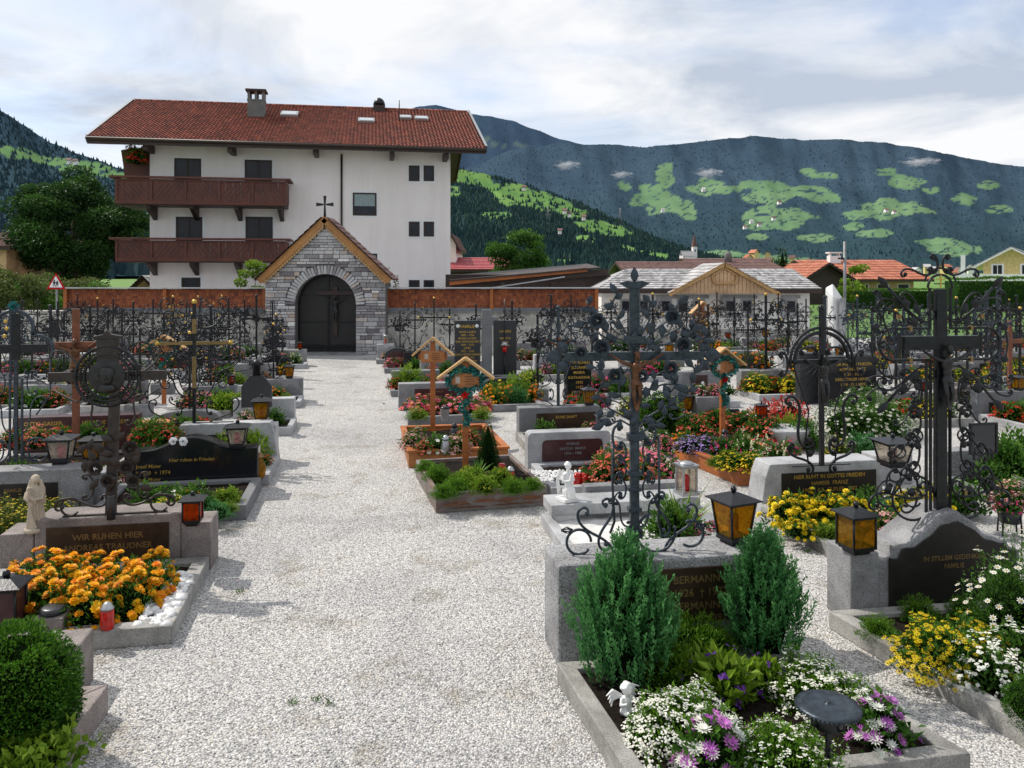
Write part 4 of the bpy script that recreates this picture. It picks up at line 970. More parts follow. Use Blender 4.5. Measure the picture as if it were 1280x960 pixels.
def big_house():
    f=Fc(-16.3,36,radians(10)); o=empty('apartment_house',(-16.3,36,0),radians(10),'large white plastered house with red tiled roof and two dark wooden balconies','house')
    W=f.s_(563); D=11.0; ze=8.75; zr=11.36; t0=-1.34
    w=MB(); zc=8.36+ (zr-8.36)*(1.34/6.84)-.12; zrr=zr-.16
    w.add([(0,0,-1),(W,0,-1),(W,D,-1),(0,D,-1),(0,0,zc),(W,0,zc),(W,D,zc),(0,D,zc),(0,D/2,zrr),(W,D/2,zrr)],[(0,1,5,4),(1,2,6,9,5),(2,3,7,6),(3,0,4,8,7),(4,5,9,8),(8,9,6,7)]); w.build('wall',M['plaster'],o)
    rf=MB(); A=(-2.17,t0,8.40);B=(15.07,t0,8.34);C_=(15.07,5.5,zr+.02);D_=(-2.17,5.5,zr+.02)
    tiled(rf,A,B,C_,D_,100,28,.045,.045,random.Random(5),5); ro=rf.build('roof',M['tile'],o)
    rb=MB(); tiled(rb,(15.07,12.34,8.36),(-2.17,12.34,8.36),D_,C_,20,8,.05,.05,random.Random(6),3); 
    rbo=rb.build('rear_roof',M['tile'],o)
    u=MB()
    u.add([(-2.1,t0+.04,8.30),(15.0,t0+.04,8.24),(15.0,5.5,zr-.07),(-2.1,5.5,zr-.07),(15.0,12.3,8.25),(-2.1,12.3,8.25)],[(3,2,1,0),(5,4,2,3)]); u.build('soffit',M['wood_dkb'],o)
    fa=MB(); fa.box((6.45,t0-.03,8.22),(17.24,.05,.24)); fa.build('eaves_board',M['wood_dkb'],o)
    gu=MB(); gu.tube([(-2.2,t0-.13,8.33),(15.1,t0-.13,8.27)],.075,8); gu.tube([(f.s_(427),-.06,8.1),(f.s_(427),-.06,0)],.05,8); gu.build('gutter',M['wood_dkb'],o)
    for x in (-2.19,15.09):
        vb=MB(); 
        for (ya,za,yb,zb) in ((t0-.05,8.33,5.5,zr),(12.4,8.33,5.5,zr)):
            a=Vector((x,ya,za));b=Vector((x,yb,zb)); d=b-a; vb.box((a+b)/2+Vector((0,0,-.05)),(.06,d.length,.26),rot=Matrix.Rotation(atan2(d.z,d.y),3,'X'))
        vb.build('verge_board',M['wood_dkb'],o)
        vc=MB(); a=Vector((x,t0-.05,8.33+.14));b=Vector((x,5.5,zr+.14)); d=b-a; vc.box((a+b)/2,(.12,d.length,.03),rot=Matrix.Rotation(atan2(d.z,d.y),3,'X')); vc.build('verge_trim',M['metal'],o)
    rd=MB(); rr=random.Random(8)
    for i in range(58): rd.lathe([(.12,-.16),(.11,.16)],n=8,tint=rr.random(),cap=True) ; vs=rd.v[-16:]; rd.v[-16:]=[( -2.1+ (i+.5)*17.1/58 + v[2], 5.5+v[0], zr+.04+v[1]*.8) for v in vs]
    rd.build('ridge_tiles',M['tile'],o)
    for k,px in enumerate((186,290,395,490,557)):
        b=MB(); b.prism([(-.1,7.86),(.1,7.86),(.1,8.2),(-.1,8.2)],-1.2,0); q=b.build('rafter_bracket',M['wood_dbl'],o); q.location=(f.s_(px,-.6),0,0.05 if k<3 else .0)
    def win(a,b_,c,d,**k): window(o,f.s_(a),f.s_(c),f.z((a+c)/2,d),f.z((a+c)/2,b_),0,**k)
    for (a,b_,c,d) in ((218,198,251.5,240),(306,200,340,240),(220,271,253,315),(307,271,341,315)): win(a,b_,c,d,mull=1)
    win(227,347,250.6,362,mull=0); win(441,241,470.7,269.5,mull=0,curtain=True); win(454,317,471.5,334,mull=0,curtain=True)
    for y0,y1 in ((207,226.5),(277,295.6),(350,366)):
        win(511,y0,524.5,y1,mull=0); win(529.5,y0,542.5,y1,mull=0)
    # balconies
    for k,(y0,y1) in enumerate(((222,256),(298,327))):
        b=empty('balcony'); b.parent=o; t=-1.35; zt=f.z(250,y0,t); zb=f.z(250,y1,t)+.0; hh=zt-zb
        sa,sb=f.s_(146,t),f.s_(357,t); x0=sa
        r=MB(); r.box(((sa-.25+sb+.2)/2,t-.06,zt-.03),(sb-sa+.5,.26,.09)); r.box((sa-.2,(t+1.2)/2+.1,zt-.035),(.26,-t+1.0,.085)); r.box((sb+.1,t/2,zt-.035),(.24,-t-.2,.085)); r.build('hand_rail',M['wood_dk'],b,bevel=.01)
        p=MB(); n=22
        for i in range(n):
            xa=sa+(sb-sa)*i/n; p.box((xa+(sb-sa)/n/2,t,zb+hh*.5),((sb-sa)/n-.012,.035,hh*.78),tint=R.random())
        for yy in range(6): p.box((sa,t+.16+.22*yy,zb+hh*.5),(.035,.2,hh*.78)); p.box((sb,t+.16+.22*yy,zb+hh*.5),(.035,.2,hh*.78))
        p.build('parapet_boards',M['wood_dk'],b)
        q=MB(); q.box(((sa+sb)/2,t-.04,zb+.08),(sb-sa+.1,.06,.16)); q.box(((sa+sb)/2,t-.04,zt-.14),(sb-sa+.06,.05,.08))
        for i in range(6): q.box((sa+(sb-sa)*i/5,t-.05,zb+hh*.5),(.1,.06,hh*.8))
        q.box((sa-.03,t/2+.2,zb+.08),(.06,-t+.3,.15)); q.build('rail_frame',M['wood_dk'],b,bevel=.006)
        # cross braces
        d=MB()
        for i in range(5):
            xa=sa+(sb-sa)*(i+.5)/5; an=.7 if i%2 else -.7
            for j in (-2,-1,0,1,2): d.box((xa+j*.22,t-.022,zb+hh*.5),(.03,.012,hh*.62),rot=Matrix.Rotation(an,3,'Y'))
        d.build('diagonal_slats',M['wood_dbl'],b)
        s=MB(); s.box(((max(sa,-.2)+sb)/2,t/2,zb+.03),(sb-max(sa,-.2),-t-.02,.14)); s.box((sa/2-.1,.3,zb+.02),(-sa-.1,3.2,.12)); s.build('floor_slab',M['wood_dkb'],b)
        for i,px in enumerate((190,243,298,351)):
            c=MB(); xx=f.s_(px,-.6)
            c.add([(-.09,0,-.62),(.09,0,-.62),(.09,0,0),(-.09,0,0),(-.09,-1.2,-.16),(.09,-1.2,-.16),(.09,-1.2,0),(-.09,-1.2,0)],[(0,1,5,4),(4,5,6,7),(3,7,6,2),(0,4,7,3),(1,2,6,5),(1,0,3,2)])
            c.build('bracket',M['wood_dbl'],b,loc=(xx,0,zb))
    c=inst('hangfl',lambda: mk_bush(.45,.5,.8,500,.12,'g','clus',170,.09,'p_red','eye',.3,name='hanging_geraniums',seed=77,fm2='p_cor'),'red hanging geraniums under the left eaves of the white house','flowers',(0,0,0))
    sx,ty=f.s_(170,-.2),-.2; c.location=(f.o[0]+sx*f.u[0]+ty*f.v[0],f.o[1]+sx*f.u[1]+ty*f.v[1],f.z(170,205))
    tb=MB(); tb.prism([(-1.15,6.9),(-.02,6.1),(-.02,8.3),(-1.3,8.1),(-1.2,7.4)],.3,2.2); tb.build('gable_balcony',M['wood_dk'],o)
    # chimneys
    ch=empty('chimney',(f.s_(321,3.2),3.2,0)); ch.parent=o; zt=f.z(321,111,3.2); k=MB()
    k.box((0,0,zt-1.4),(.80,.7,1.5)); k.build('stack',M['mortar'],ch,bevel=.01)
    k=MB()
    for sx in (-.34,0,.34): k.box((sx,0,zt-.42),(.12,.66,.46))
    k.box((0,0,zt-.62),(.84,.74,.07)); k.build('vent_piers',M['mortar'],ch)
    k=MB(); k.box((0,0,zt-.14),(.98,.88,.10)); k.box((0,0,zt-1.98),(.98,.9,.3)); k.build('cap',M['wood_dkb'],ch)
    ch=empty('chimney',(f.s_(474,5.2),5.2,0)); ch.parent=o; zt=f.z(474,122,5.2); k=MB(); k.box((0,0,zt-.95),(.62,.6,1.0)); k.build('stack',M['wood_dkb'],ch)
    k=MB(); k.lathe([(.32,0),(.30,.12),(.24,.26),(.12,.36),(.01,.40)],c=(0,0,zt-.40),n=16); k.box((-.24,0,zt-.45),(.08,.5,.12)); k.box((.24,0,zt-.45),(.08,.5,.12)); k.build('cowl',M['iron'],ch)
    def roofz(t): return 8.40+(zr+.02-8.40)*(t+1.34)/6.84
    for (px,t,w2,l2) in ((362,3.4,.75,.75),(458,2.6,.72,.6),(507,3.5,.5,.5),(527,3.4,.6,.55)):
        q=empty('skylight',(f.s_(px,t),t,roofz(t)+.10)); q.parent=o; q.rotation_euler=(atan2(3,6.84),0,0)
        k=MB(); k.box((0,0,0),(w2+.1,l2+.1,.14)); k.build('frame',M['metal'],q,bevel=.01); k=MB(); k.box((0,0,.08),(w2-.06,l2-.06,.012)); k.build('pane',M['skyglass'],q)
    k=MB(); k.tube([(f.s_(499,3),3,roofz(3)),(f.s_(499,3),3,roofz(3)+1.1)],.03,6); k.build('vent_pipe',M['iron'],o)
M['skyglass']=plain('painted_sky_glass',(.45,.5,.55),.15,.2,.1,3,0)  # pale blue grey base colour stands in for reflected sky
big_house()

# neighbours and far houses
def mk_house(label, px0, px1, py_b, py_e, py_r, Y, depth, wall, roof, axis='x', nwin=3, ov=.6, rz=0.0, name='house', tiles=(30,8), wz=None, bal=False):
    x0,x1=X_(px0,Y),X_(px1,Y); W=x1-x0; ze,zr,zb=Z_(py_e,Y),Z_(py_r,Y+depth*.5),min(0,Z_(py_b,Y)); o=empty(name,((x0+x1)/2,Y,0),rz,label,'house')
    a=W/2; w=MB()
    if axis=='x': w.add([(-a,0,zb),(a,0,zb),(a,depth,zb),(-a,depth,zb),(-a,0,ze),(a,0,ze),(a,depth,ze),(-a,depth,ze),(-a,depth/2,zr-.15),(a,depth/2,zr-.15)],[(0,1,5,4),(1,2,6,9,5),(2,3,7,6),(3,0,4,8,7),(4,5,9,8),(9,6,7,8)])
    else: w.add([(-a,0,zb),(a,0,zb),(a,depth,zb),(-a,depth,zb),(-a,0,ze),(a,0,ze),(a,depth,ze),(-a,depth,ze),(0,0,zr-.15),(0,depth,zr-.15)],[(0,1,5,8,4),(1,2,6,5),(2,3,7,9,6),(3,0,4,7),(4,8,9,7),(8,5,6,9)])
    w.build('wall',M[wall],o); r=MB(); rr=random.Random(int(px0)); k=(zr-ze)/(depth/2 if axis=='x' else a); dz=ov*k
    th=.18 if Y<200 else .4
    if axis=='x':
        P=[(-a-ov,-ov,ze-dz),(a+ov,-ov,ze-dz),(a+ov,depth/2,zr),(-a-ov,depth/2,zr)]; Q=[(a+ov,depth+ov,ze-dz),(-a-ov,depth+ov,ze-dz),(-a-ov,depth/2,zr),(a+ov,depth/2,zr)]
    else:
        P=[(-a-ov,depth+ov,ze-dz),(-a-ov,-ov,ze-dz),(0,-ov,zr),(0,depth+ov,zr)]; Q=[(a+ov,-ov,ze-dz),(a+ov,depth+ov,ze-dz),(0,depth+ov,zr),(0,-ov,zr)]
    if Y<200:
        for S_ in (P,Q): tiled(r,*S_,tiles[0],tiles[1],.03,.04,rr,3)
        u=MB()
        for S_ in (P,Q): u.add([(p[0],p[1],p[2]-.03) for p in S_]+[(p[0],p[1],p[2]-th) for p in S_],[(3,2,1,0),(4,5,6,7),(0,1,5,4),(1,2,6,5),(3,0,4,7)])
        u.build('roof_board',M['wood_dkb' if wall!='yellowwall' else 'white'],o)
    else:
        for S_ in (P,Q): r.add([(p[0],p[1],p[2]) for p in S_]+[(p[0],p[1],p[2]-th) for p in S_],[(0,1,2,3),(4,5,6,7),(0,1,5,4),(1,2,6,5),(3,0,4,7)],0,rr.random())
    r.build('roof',M[roof],o)
    if nwin and Y<200:
        for i in range(nwin):
            cx=-a+W*(i+.5)/nwin; wz_=wz if wz else ze-1.1
            window(o,cx-.45,cx+.45,wz_-.5,wz_+.5,0,mull=1,fm='white' if wall=='yellowwall' else 'frame_br')
    elif nwin:
        q=MB()
        for i in range(nwin): q.box((-a+W*(i+.5)/nwin,-.05,(ze+zb)/2+.5),(W/nwin*.4,.1,1.2))
        q.build('windows',M['glass'],o)
    return o
h=mk_house('brown roofed building behind the white chapel of rest',788,868,340,338,327,62,9,'wood_dkb','tilebr','x',0)
h=mk_house('long dark house with brown tiled roof and small round chimney behind the chapel gable',878,975,345,337,323,66,12,'wood_dkb','tilebr','x',0)
b=MB(); b.lathe([(.35,0),(.33,.9),(.2,1.1),(.02,1.15)],c=(X_(918,0)+0,0,0),n=10); b.build('chimney',M['mortar'],h,loc=(0,4,Z_(330,66)))
h=mk_house('timber house with broad orange tiled roof and white chimney beyond the hedge',1040,1142,385,345,325,70,12,'wood_lt','tileo','x',4,1.2,wz=1.0)
b=MB(); b.box((0,0,0),(1.0,.8,.9)); b.box((0,0,.75),(1.2,1.0,.12)); b.box((-.4,0,.55),(.1,.6,.3)); b.box((.4,0,.55),(.1,.6,.3)); b.build('chimney',M['white'],h,loc=(-1.4,5,Z_(326,75)))
h=mk_house('dark gabled timber annex left of the orange roofed house',1003,1062,385,347,329,66,10,'wood_dkb','tileo','y',0,.8)
h=mk_house('pale yellow house with white balcony and grey gable roof behind the green hedge',1234,1296,400,327,311,78,11,'yellowwall','slate','y',2,1.1,rz=-.62,wz=Z_(337,78))
b=MB(); b.box((0,-.9,Z_(352,78)),(9.4,1.6,.2)); b.box((0,-1.7,Z_(349,78)+.05),(9.4,.08,.9))
for sx in (-4.1,4.1): b.box((sx,-.8,Z_(335,78)),(.35,.5,2.6))
b.build('balcony',M['white'],h)
h=mk_house('red sheet roofed low building between the white house and the round tree',562,628,345,335,322,58,9,'wood_dkb','redroof','x',0)
h=mk_house('small gabled house just right of the white house wall',558,570,345,303,295,60,8,'plaster','tilebr','y',0,.3)
h=mk_house('small wooden hut with pale roof between the tree and the white house',168,196,372,358,344,50,6,'wood_lt','slate','y',0,.5)
h=mk_house('wooden roofed house peeping in at the left edge behind the shrubs',-40,8,340,306,290,42,8,'wood_lt','tilebr','x',0,.5)

def gable_chapel():
    Y=29.5; x0,x1=X_(752,Y),X_(1012,Y); o=empty('chapel_of_rest',(0,Y,0),0,'low white mortuary hall with grey shingle roof and timber clad centre gable','building')
    ze=1.93; D=6
    w=MB(); w.add([(x0,0,-.2),(x1,0,-.2),(x1,D,-.2),(x0,D,-.2),(x0,0,ze),(x1,0,ze),(x1,D,ze),(x0,D,ze)],[(0,1,5,4),(1,2,6,5),(2,3,7,6),(3,0,4,7),(4,5,6,7)]); w.build('wall',M['plaster_w'],o)
    r=MB(); A=(X_(746,Y-.6),-.6,ze+.06);B=(X_(1027,Y-.6),-.6,ze+.06); yr=2.4; zr=Z_(336,Y+yr); C_=(X_(990,Y+yr),yr,zr); D_=(X_(783,Y+yr),yr,zr)
    tiled(r,A,B,C_,D_,60,11,.0,.035,random.Random(4),1)
    r.add([B,(B[0],5.4,ze+.06),C_],[(0,1,2)],0,.4); r.add([A,D_,(A[0],5.4,ze+.06)],[(0,1,2)],0,.4); r.add([C_,(B[0],5.4,ze),(A[0],5.4,ze),D_],[(0,1,2,3)],0,.4)
    r.build('roof',M['slate'],o)
    e=MB(); e.box(((A[0]+B[0])/2,-.62,ze-.02),(B[0]-A[0],.06,.16)); e.box(((A[0]+B[0])/2,-.3,ze-.03),(B[0]-A[0]-.1,.58,.04)); e.build('eaves_board',M['wood_dkb'],o)
    # centre gable
    gx=X_(905,Y-.9); gl,gr=X_(842,Y-.9),X_(966,Y-.9); zp=Z_(331,Y-.9)-.0; zl=ze+.02; k=MB()
    n=26
    for i in range(n):
        xa=gl+(gr-gl)*i/n; xb=gl+(gr-gl)*(i+1)/n; f_=lambda x: zl+(zp-.1-zl)*(1-abs(x-gx)/((gr-gl)/2+.05))
        k.add([(xa+.006,-.92,zl-.12),(xb-.006,-.92,zl-.12),(xb-.006,-.92,max(zl,f_(xb))),(xa+.006,-.92,max(zl,f_(xa)))],[(0,1,2,3)],0,R.random())
    k.box(((gl+gr)/2,-.84,zl-.02),(gr-gl,.1,.2)); k.build('gable_cladding',M['wood_lt'],o)
    for s in (-1,1):
        a=Vector((gx,-1.0,zp+.02)); ex=gx+s*((gr-gl)/2+.2); b_=Vector((ex,-1.0,zl-.16)); d=b_-a; an=atan2(d.z,d.x); q=MB(); q.box((a+b_)/2,(d.length,.1,.13),rot=Matrix.Rotation(-an,3,'Y')); q.build('verge_board',M['wood_lt2'],o)
        q=MB(); A2=(ex,-1.08,zl-.08); B2=(gx,-1.08,zp+.09); 
        tiled(q,(ex,-1.08,zl-.1) if s<0 else (ex,2.2,zl-.1),(ex,2.2,zl-.1) if s<0 else (ex,-1.08,zl-.1),(gx,2.2,zp+.08) if s<0 else (gx,-1.08,zp+.08),(gx,-1.08,zp+.08) if s<0 else (gx,2.2,zp+.08),18,9,0,.03,random.Random(9),1); q.build('gable_roof',M['slate'],o)
    em=MB(); cz=Z_(345,Y-.95); hw=.42
    pent=[(-.38,-.26),(.38,-.26),(.45,.02),(0,.30),(-.45,.02)]
    for i in range(5):
        a=Vector((pent[i][0]+gx,-.96,pent[i][1]+cz)); b_=Vector((pent[(i+1)%5][0]+gx,-.96,pent[(i+1)%5][1]+cz)); d=b_-a; em.box((a+b_)/2,(d.length,.08,.05),rot=Matrix.Rotation(-atan2(d.z,d.x),3,'Y'))
    em.build('nesting_box_frame',M['wood_lt2'],o)
    for (a,b_,c,d) in ((825,374,840,391),(846,374,860,391),(866,374,881,391),(905,374,920,391),(926,374,941,391),(981,374,996,393),(775,374,790,391),(798,374,812,391)):
        window(o,X_(a,Y),X_(c,Y),Z_(d,Y),Z_(b_,Y),0,mull=0,fm='granite_l',trim=False)
    for (a,c) in ((820,886),(900,946),(977,1000)):
        s=MB(); w0,w1=X_(a,Y),X_(c,Y); s.prism([(w0,Z_(395,Y)-.06),(w1,Z_(395,Y)-.06),(w1,Z_(395,Y)+.05),(w0+.1,Z_(395,Y)+.05),(w0+.1,Z_(371.5,Y)-.05),(w1-.0,Z_(371.5,Y)-.05),(w1,Z_(371.5,Y)+.06),(w0,Z_(371.5,Y)+.06)],-.05,-.004); s.build('stone_surround',M['granite_l'],o)
    s=MB(); s.box(((x0+x1)/2,-.03,.14),(x1-x0,.06,.7)); s.build('plinth',M['concrete'],o)
gable_chapel()

def gate():
    Y=25.2; cx=X_(407,Y); hw=(X_(482,Y)-X_(332,Y))/2; cx0=(X_(482,Y)+X_(332,Y))/2; r=.96; zs=1.57; zp=4.15; ze=2.40; dx=cx0-cx
    o=empty('stone_gatehouse',(cx,Y,0),0,'grey rubble stone gateway with steep orange timber edged gable and round arch','gate building'); L,Rr=dx-hw,dx+hw
    poly=[(L,0),(-r,0),(-r,zs)]+[(-r*cos(t),zs+r*sin(t)) for t in [pi*i/24 for i in range(1,24)]]+[(r,zs),(r,0),(Rr,0),(Rr,ze),(dx*.5,zp-.05),(L,ze)]
    w=MB(); w.prism(poly,0.02,.75); w.build('wall_core',M['mortar'],o)
    b=MB(); rr=random.Random(12); z=0.0; slope=(zp-ze)/hw
    while z<zp-.1:
        h=rr.uniform(.07,.15); zm=z+h/2; h2=h-.012
        if zm>ze: lim=(zp-.12-zm)/slope
        else: lim=hw
        if lim<.08: break
        if zm<zs: inn=r
        else:
            q=(r+.30)**2-(zm-zs)**2; inn=sqrt(q) if q>0 else 0
            if zm<zs+.15: inn=max(inn,r+.30)
        spans=[(dx-lim,-inn),(inn,dx+lim)] if inn>0 else [(dx-lim,dx+lim)]
        for a,c in spans:
            x=a
            while x<c-.05:
                l_=rr.uniform(.13,.48); 
                if x+l_>c-.10: l_=c-x
                b.box((x+l_/2,0.0+rr.uniform(-.012,.012),zm),(l_-.012,.10,h2),tint=min(1,max(0,rr.gauss(.45,.25)))); x+=l_
        z+=h
    for i in range(35):
        a=pi*(i+.5)/35; l_=.30*rr.uniform(.85,1.0); c=Vector((cos(a)*(r+l_/2+.005),-.01,zs+sin(a)*(r+l_/2+.005))); b.box(c,(l_,.11,pi*(r+.1)/35-.012),tint=min(1,max(0,rr.gauss(.5,.2))),rot=Matrix.Rotation(-a,3,'Y'))
    for zz in range(14):
        for s in (-1,1): b.box((s*(r+.1),.3,.06+zz*.112),(.19,.5,.1),tint=rr.random())
    b.build('masonry',M['masonry'],o,bevel=.008,seg=1)
    for s in (-1,1):
        ex=dx*.5+s*(hw+.17-(-s)*0); 
        a=Vector((dx*.5,-.16,zp+.08)); e=Vector((dx+s*(hw+.13),-.16,ze-.06)); d=e-a; an=atan2(d.z,d.x); n=Vector((-sin(an),0,cos(an))); n=n if n.z>0 else -n
        f=MB(); f.box((a+e)/2,(d.length+.1,.07,.20),rot=Matrix.Rotation(-an,3,'Y')); f.build('verge_board',M['ochre'],o,bevel=.006)
        f=MB(); m_=28
        for i in range(m_):
            p=a.lerp(e,(i+.5)/m_)-n*.14+Vector((0,.02,0)); f.prism([(p.x-.04,p.z+.05),(p.x+.04,p.z+.05),(p.x+.035,p.z-.02),(p.x,p.z-.055),(p.x-.035,p.z-.02)],-.16,-.13)
        f.build('scalloped_trim',M['wood_lt2'],o)
        f=MB(); p0=a+n*.12; p1=e+n*.12+d.normalized()*.1; A=(p1.x,-.28,p1.z);B=(p0.x,-.28,p0.z)
        if s<0: tiled(f,A,(A[0],.8,A[2]),(B[0],.8,B[2]),B,5,12,.02,.02,rr,3)
        else: tiled(f,(A[0],.8,A[2]),A,B,(B[0],.8,B[2]),5,12,.02,.02,rr,3)
        u=[(A[0],-.27,A[2]-.03),(B[0],-.27,B[2]-.03),(B[0],.8,B[2]-.03),(A[0],.8,A[2]-.03)]; f.add(u,[(0,1,2,3)],0,.1)
        f.build('roof_slope',M['tilebr'],o)
    # door leaf
    g_=empty('gate_door',(0,.38,0)); g_.parent=o; d=MB(); pts=[(-r,0.02),(r,0.02),(r,zs)]+[(r*cos(t),zs+r*sin(t)) for t in [pi*i/20 for i in range(1,20)]]+[(-r,zs)]
    d.prism(pts,0,.08); d.build('leaf',M['wood_gate'],g_)
    d=MB(); arc(d,(0,zs),r-.03,0,pi,.035,24,-.02); bar(d,-r+.03,.02,-r+.03,zs,.06,.05,-.02); bar(d,r-.03,.02,r-.03,zs,.06,.05,-.02); bar(d,0,.03,0,zs+r-.02,.05,.05,-.02); bar(d,-r,.05,r,.05,.08,.05,-.02)
    for z in (1.0,1.85): bar(d,-r+.03,z,r-.03,z,.03,.02,-.01)
    d.build('iron_frame',M['iron'],g_)
    d=MB(); bar(d,.24,.55,.24,2.15,.13,.05,-.05); bar(d,-.32,1.93,.86,1.93,.12,.05,-.056); d.build('relief_cross',M['wood_dkb'],g_); corpus(g_,1.0,1.0,'bronzed',-.12,.24)
    t=MB(); rr=random.Random(4)
    for i in range(26):
        x=-r+.12+i*.07
        if abs(x)<.05: continue
        t.box((x,-.03,.22),(.045,.03,rr.uniform(.08,.14)))
    t.build('lattice_band',M['iron'],g_)
    c=MB(); zz=zp+.12; c.box((dx*.5,-.1,zz+.36),(.055,.04,.78)); c.build('post',M['iron'],g_) if False else None
    k=empty('gable_cross',(dx*.5,-.1,zz)); k.parent=o
    q=MB(); q.prism([(-.045,0),(.045,0),(.022,.42),(.045,.72),(-.045,.72),(-.022,.42)],-.02,.02); q.build('post',M['iron'],k)
    q=MB(); q.prism([(-.27,.39),(-.04,.42),(-.04,.47),(-.27,.51)],-.019,.019); q.prism([(.27,.39),(.04,.42),(.04,.47),(.27,.51)],-.019,.019); q.build('crossbar',M['iron'],k)
    s=MB(); s.box((0,.1,.03),(2*r+.5,.7,.05)); s.build('threshold',M['granite'],o)
gate()

def wall(label, px0, px1, Y=25.7):
    x0,x1=X_(px0,Y),X_(px1,Y); o=empty('cemetery_wall',((x0+x1)/2,Y,0),0,label,'wall'); W=x1-x0; a=W/2; r=random.Random(int(px0)+3)
    b=MB(); b.box((0,.2,.65),(W,.38,1.3)); b.build('concrete_base',M['concrete'],o)
    b=MB(); b.box((0,.14,1.325),(W+.04,.52,.05)); b.box((0,-.02,1.40),(W,.04,.1)); b.build('ledge',M['granite_d'],o)
    b=MB(); rows=6; hh=(2.03-1.45)/rows
    for j in range(rows):
        x=-a
        while x<a:
            w_=r.uniform(.07,.14); w2=min(w_,a-x); dr=r.uniform(-.006,.006)
            b.box((x+w2/2,.03+r.uniform(-.006,.006)+.004*j,1.45+hh*(j+.5)+dr),(w2-.006,.02,hh+.03),tint=min(1,max(0,r.gauss(.5,.25))),rot=Matrix.Rotation(-.08,3,'X')); x+=w_
    b.box((0,.14,1.74),(W-.02,.12,.62),tint=.0); b.build('shingle_panel',M['shingle'],o)
    n=max(2,int(W/2.3))
    for i in range(n+1):
        q=MB(); q.box((min(a-.06,max(-a+.06,-a+W*i/n)),-.01,1.74),(.11,.09,.66)); q.build('post',M['wood_or'],o)
    b=MB(); b.box((0,.1,2.085),(W+.1,.46,.035)); b.build('metal_coping',M['metal'],o); return o
wall('cemetery wall topped with rust red wood shingles left of the stone gateway',80,333)
wall('cemetery wall topped with rust red wood shingles right of the stone gateway',481,748)
b=MB(); b.box((0,0,.65),(8.5,.35,1.3)); b.box((0,0,1.32),(8.6,.45,.05)); o=b.build('low_boundary_wall',M['concrete'],loc=(X_(78,25.7)-4.25,26.1,0)); tag(o,'plain grey concrete boundary wall below the road sign at far left','wall')
# carport with timber fascia
o=empty('timber_carport',(X_(660,32),32,0),0,'dark open timber shed with sloping orange fascia boards behind the shingled wall','shed')
b=MB(); b.box((0,2,1.4),(6.6,4,2.2)); b.build('dark_wall',M['wood_dkb'],o)  # solid box in dark beam wood under the shed roof
for (a,c,d,e,y,m_,nm,hh) in ((562,354,734,337,31.6,'wood_or','fascia_board',.16),(600,362,706,346,31.3,'metal','gutter',.05),(700,345,760,340,31.8,'wood_dkb','roof_edge',.25)):
    p=Vector((X_(a,y)-X_(660,32),y-32,Z_(c,y))); q=Vector((X_(d,y)-X_(660,32),y-32,Z_(e,y))); dd=q-p; k=MB(); k.box((p+q)/2,(dd.length,.08,hh),rot=Matrix.Rotation(-atan2(dd.z,dd.x),3,'Y')); k.build(nm,M[m_],o)
p=Vector((X_(562,31.6)-X_(660,32),0,Z_(350,31.6))); q=Vector((X_(750,31.6)-X_(660,32),0,Z_(334,31.6))); k=MB(); k.add([(p.x,-.5,p.z),(q.x,-.5,q.z),(q.x,5,q.z+.2),(p.x,5,p.z+.2),(p.x,-.5,p.z-.06),(q.x,-.5,q.z-.06),(q.x,5,q.z+.1),(p.x,5,p.z+.1)],[(0,1,2,3),(4,7,6,5),(0,4,5,1),(1,5,6,2)]); k.build('roof',M['wood_dkb'],o)
for sx in (-3.1,-1,1,3.1): k=MB(); k.box((sx,-.3,1.1),(.16,.16,2.2)); k.build('post',M['wood_dkb'],o)

# church and village
Y=800; o=empty('village_church',(X_(862,Y),Y,0),0.2,'small white church with pointed red spire far off at the foot of the mountain','church')
b=MB(); b.box((-3,0,14),(12,9,10)); b.build('nave',M['plaster_w'],o); b=MB(); b.prism([(-9.5,18.6),(3.5,18.6),(3.2,24),(-9,24)],-.5,.5); b.add([(-9.5,-5,18.6),(3.5,-5,18.6),(3.5,0,24),(-9.5,0,24),(3.5,5,18.6),(-9.5,5,18.6)],[(0,1,2,3),(3,2,4,5)]); b.build('roof',M['slate'],o)
b=MB(); b.box((5,0,17),(4.2,4.2,22)); b.build('tower',M['plaster_w'],o); b=MB(); b.add([(2.6,-2.4,28),(7.4,-2.4,28),(7.4,2.4,28),(2.6,2.4,28),(5,0,41)],[(0,1,4),(1,2,4),(2,3,4),(3,0,4)]); b.build('spire',M['tilebr'],o)
b=MB(); b.box((5,-2.15,24),(1.2,.1,2.4)); b.build('belfry_window',M['dark'],o)
rr=random.Random(44)
spots=[(925,328),(938,322),(950,329),(965,326),(978,330),(990,323),(1000,331),(1012,327),(960,318),(945,316),(1022,332),(1160,334),(1172,337),(1186,334),(1200,338),(1214,335),(1148,338),(905,331),(1130,336),(1192,341),(1168,341)]
for i,(px,py) in enumerate(spots):
    Y=rr.uniform(1000,1350); o=mk_house('far white village house in the valley below the forested mountain',px-rr.uniform(2.5,5),px+rr.uniform(2.5,5),py+4,py-1,py-4,Y,11,rr.choice(['plaster_w','plaster_w','yellowwall']),rr.choice(['tilebr','slate','tileo']),rr.choice('xy'),2,1.2,rr.uniform(-.4,.4)); o['group']='far valley houses'
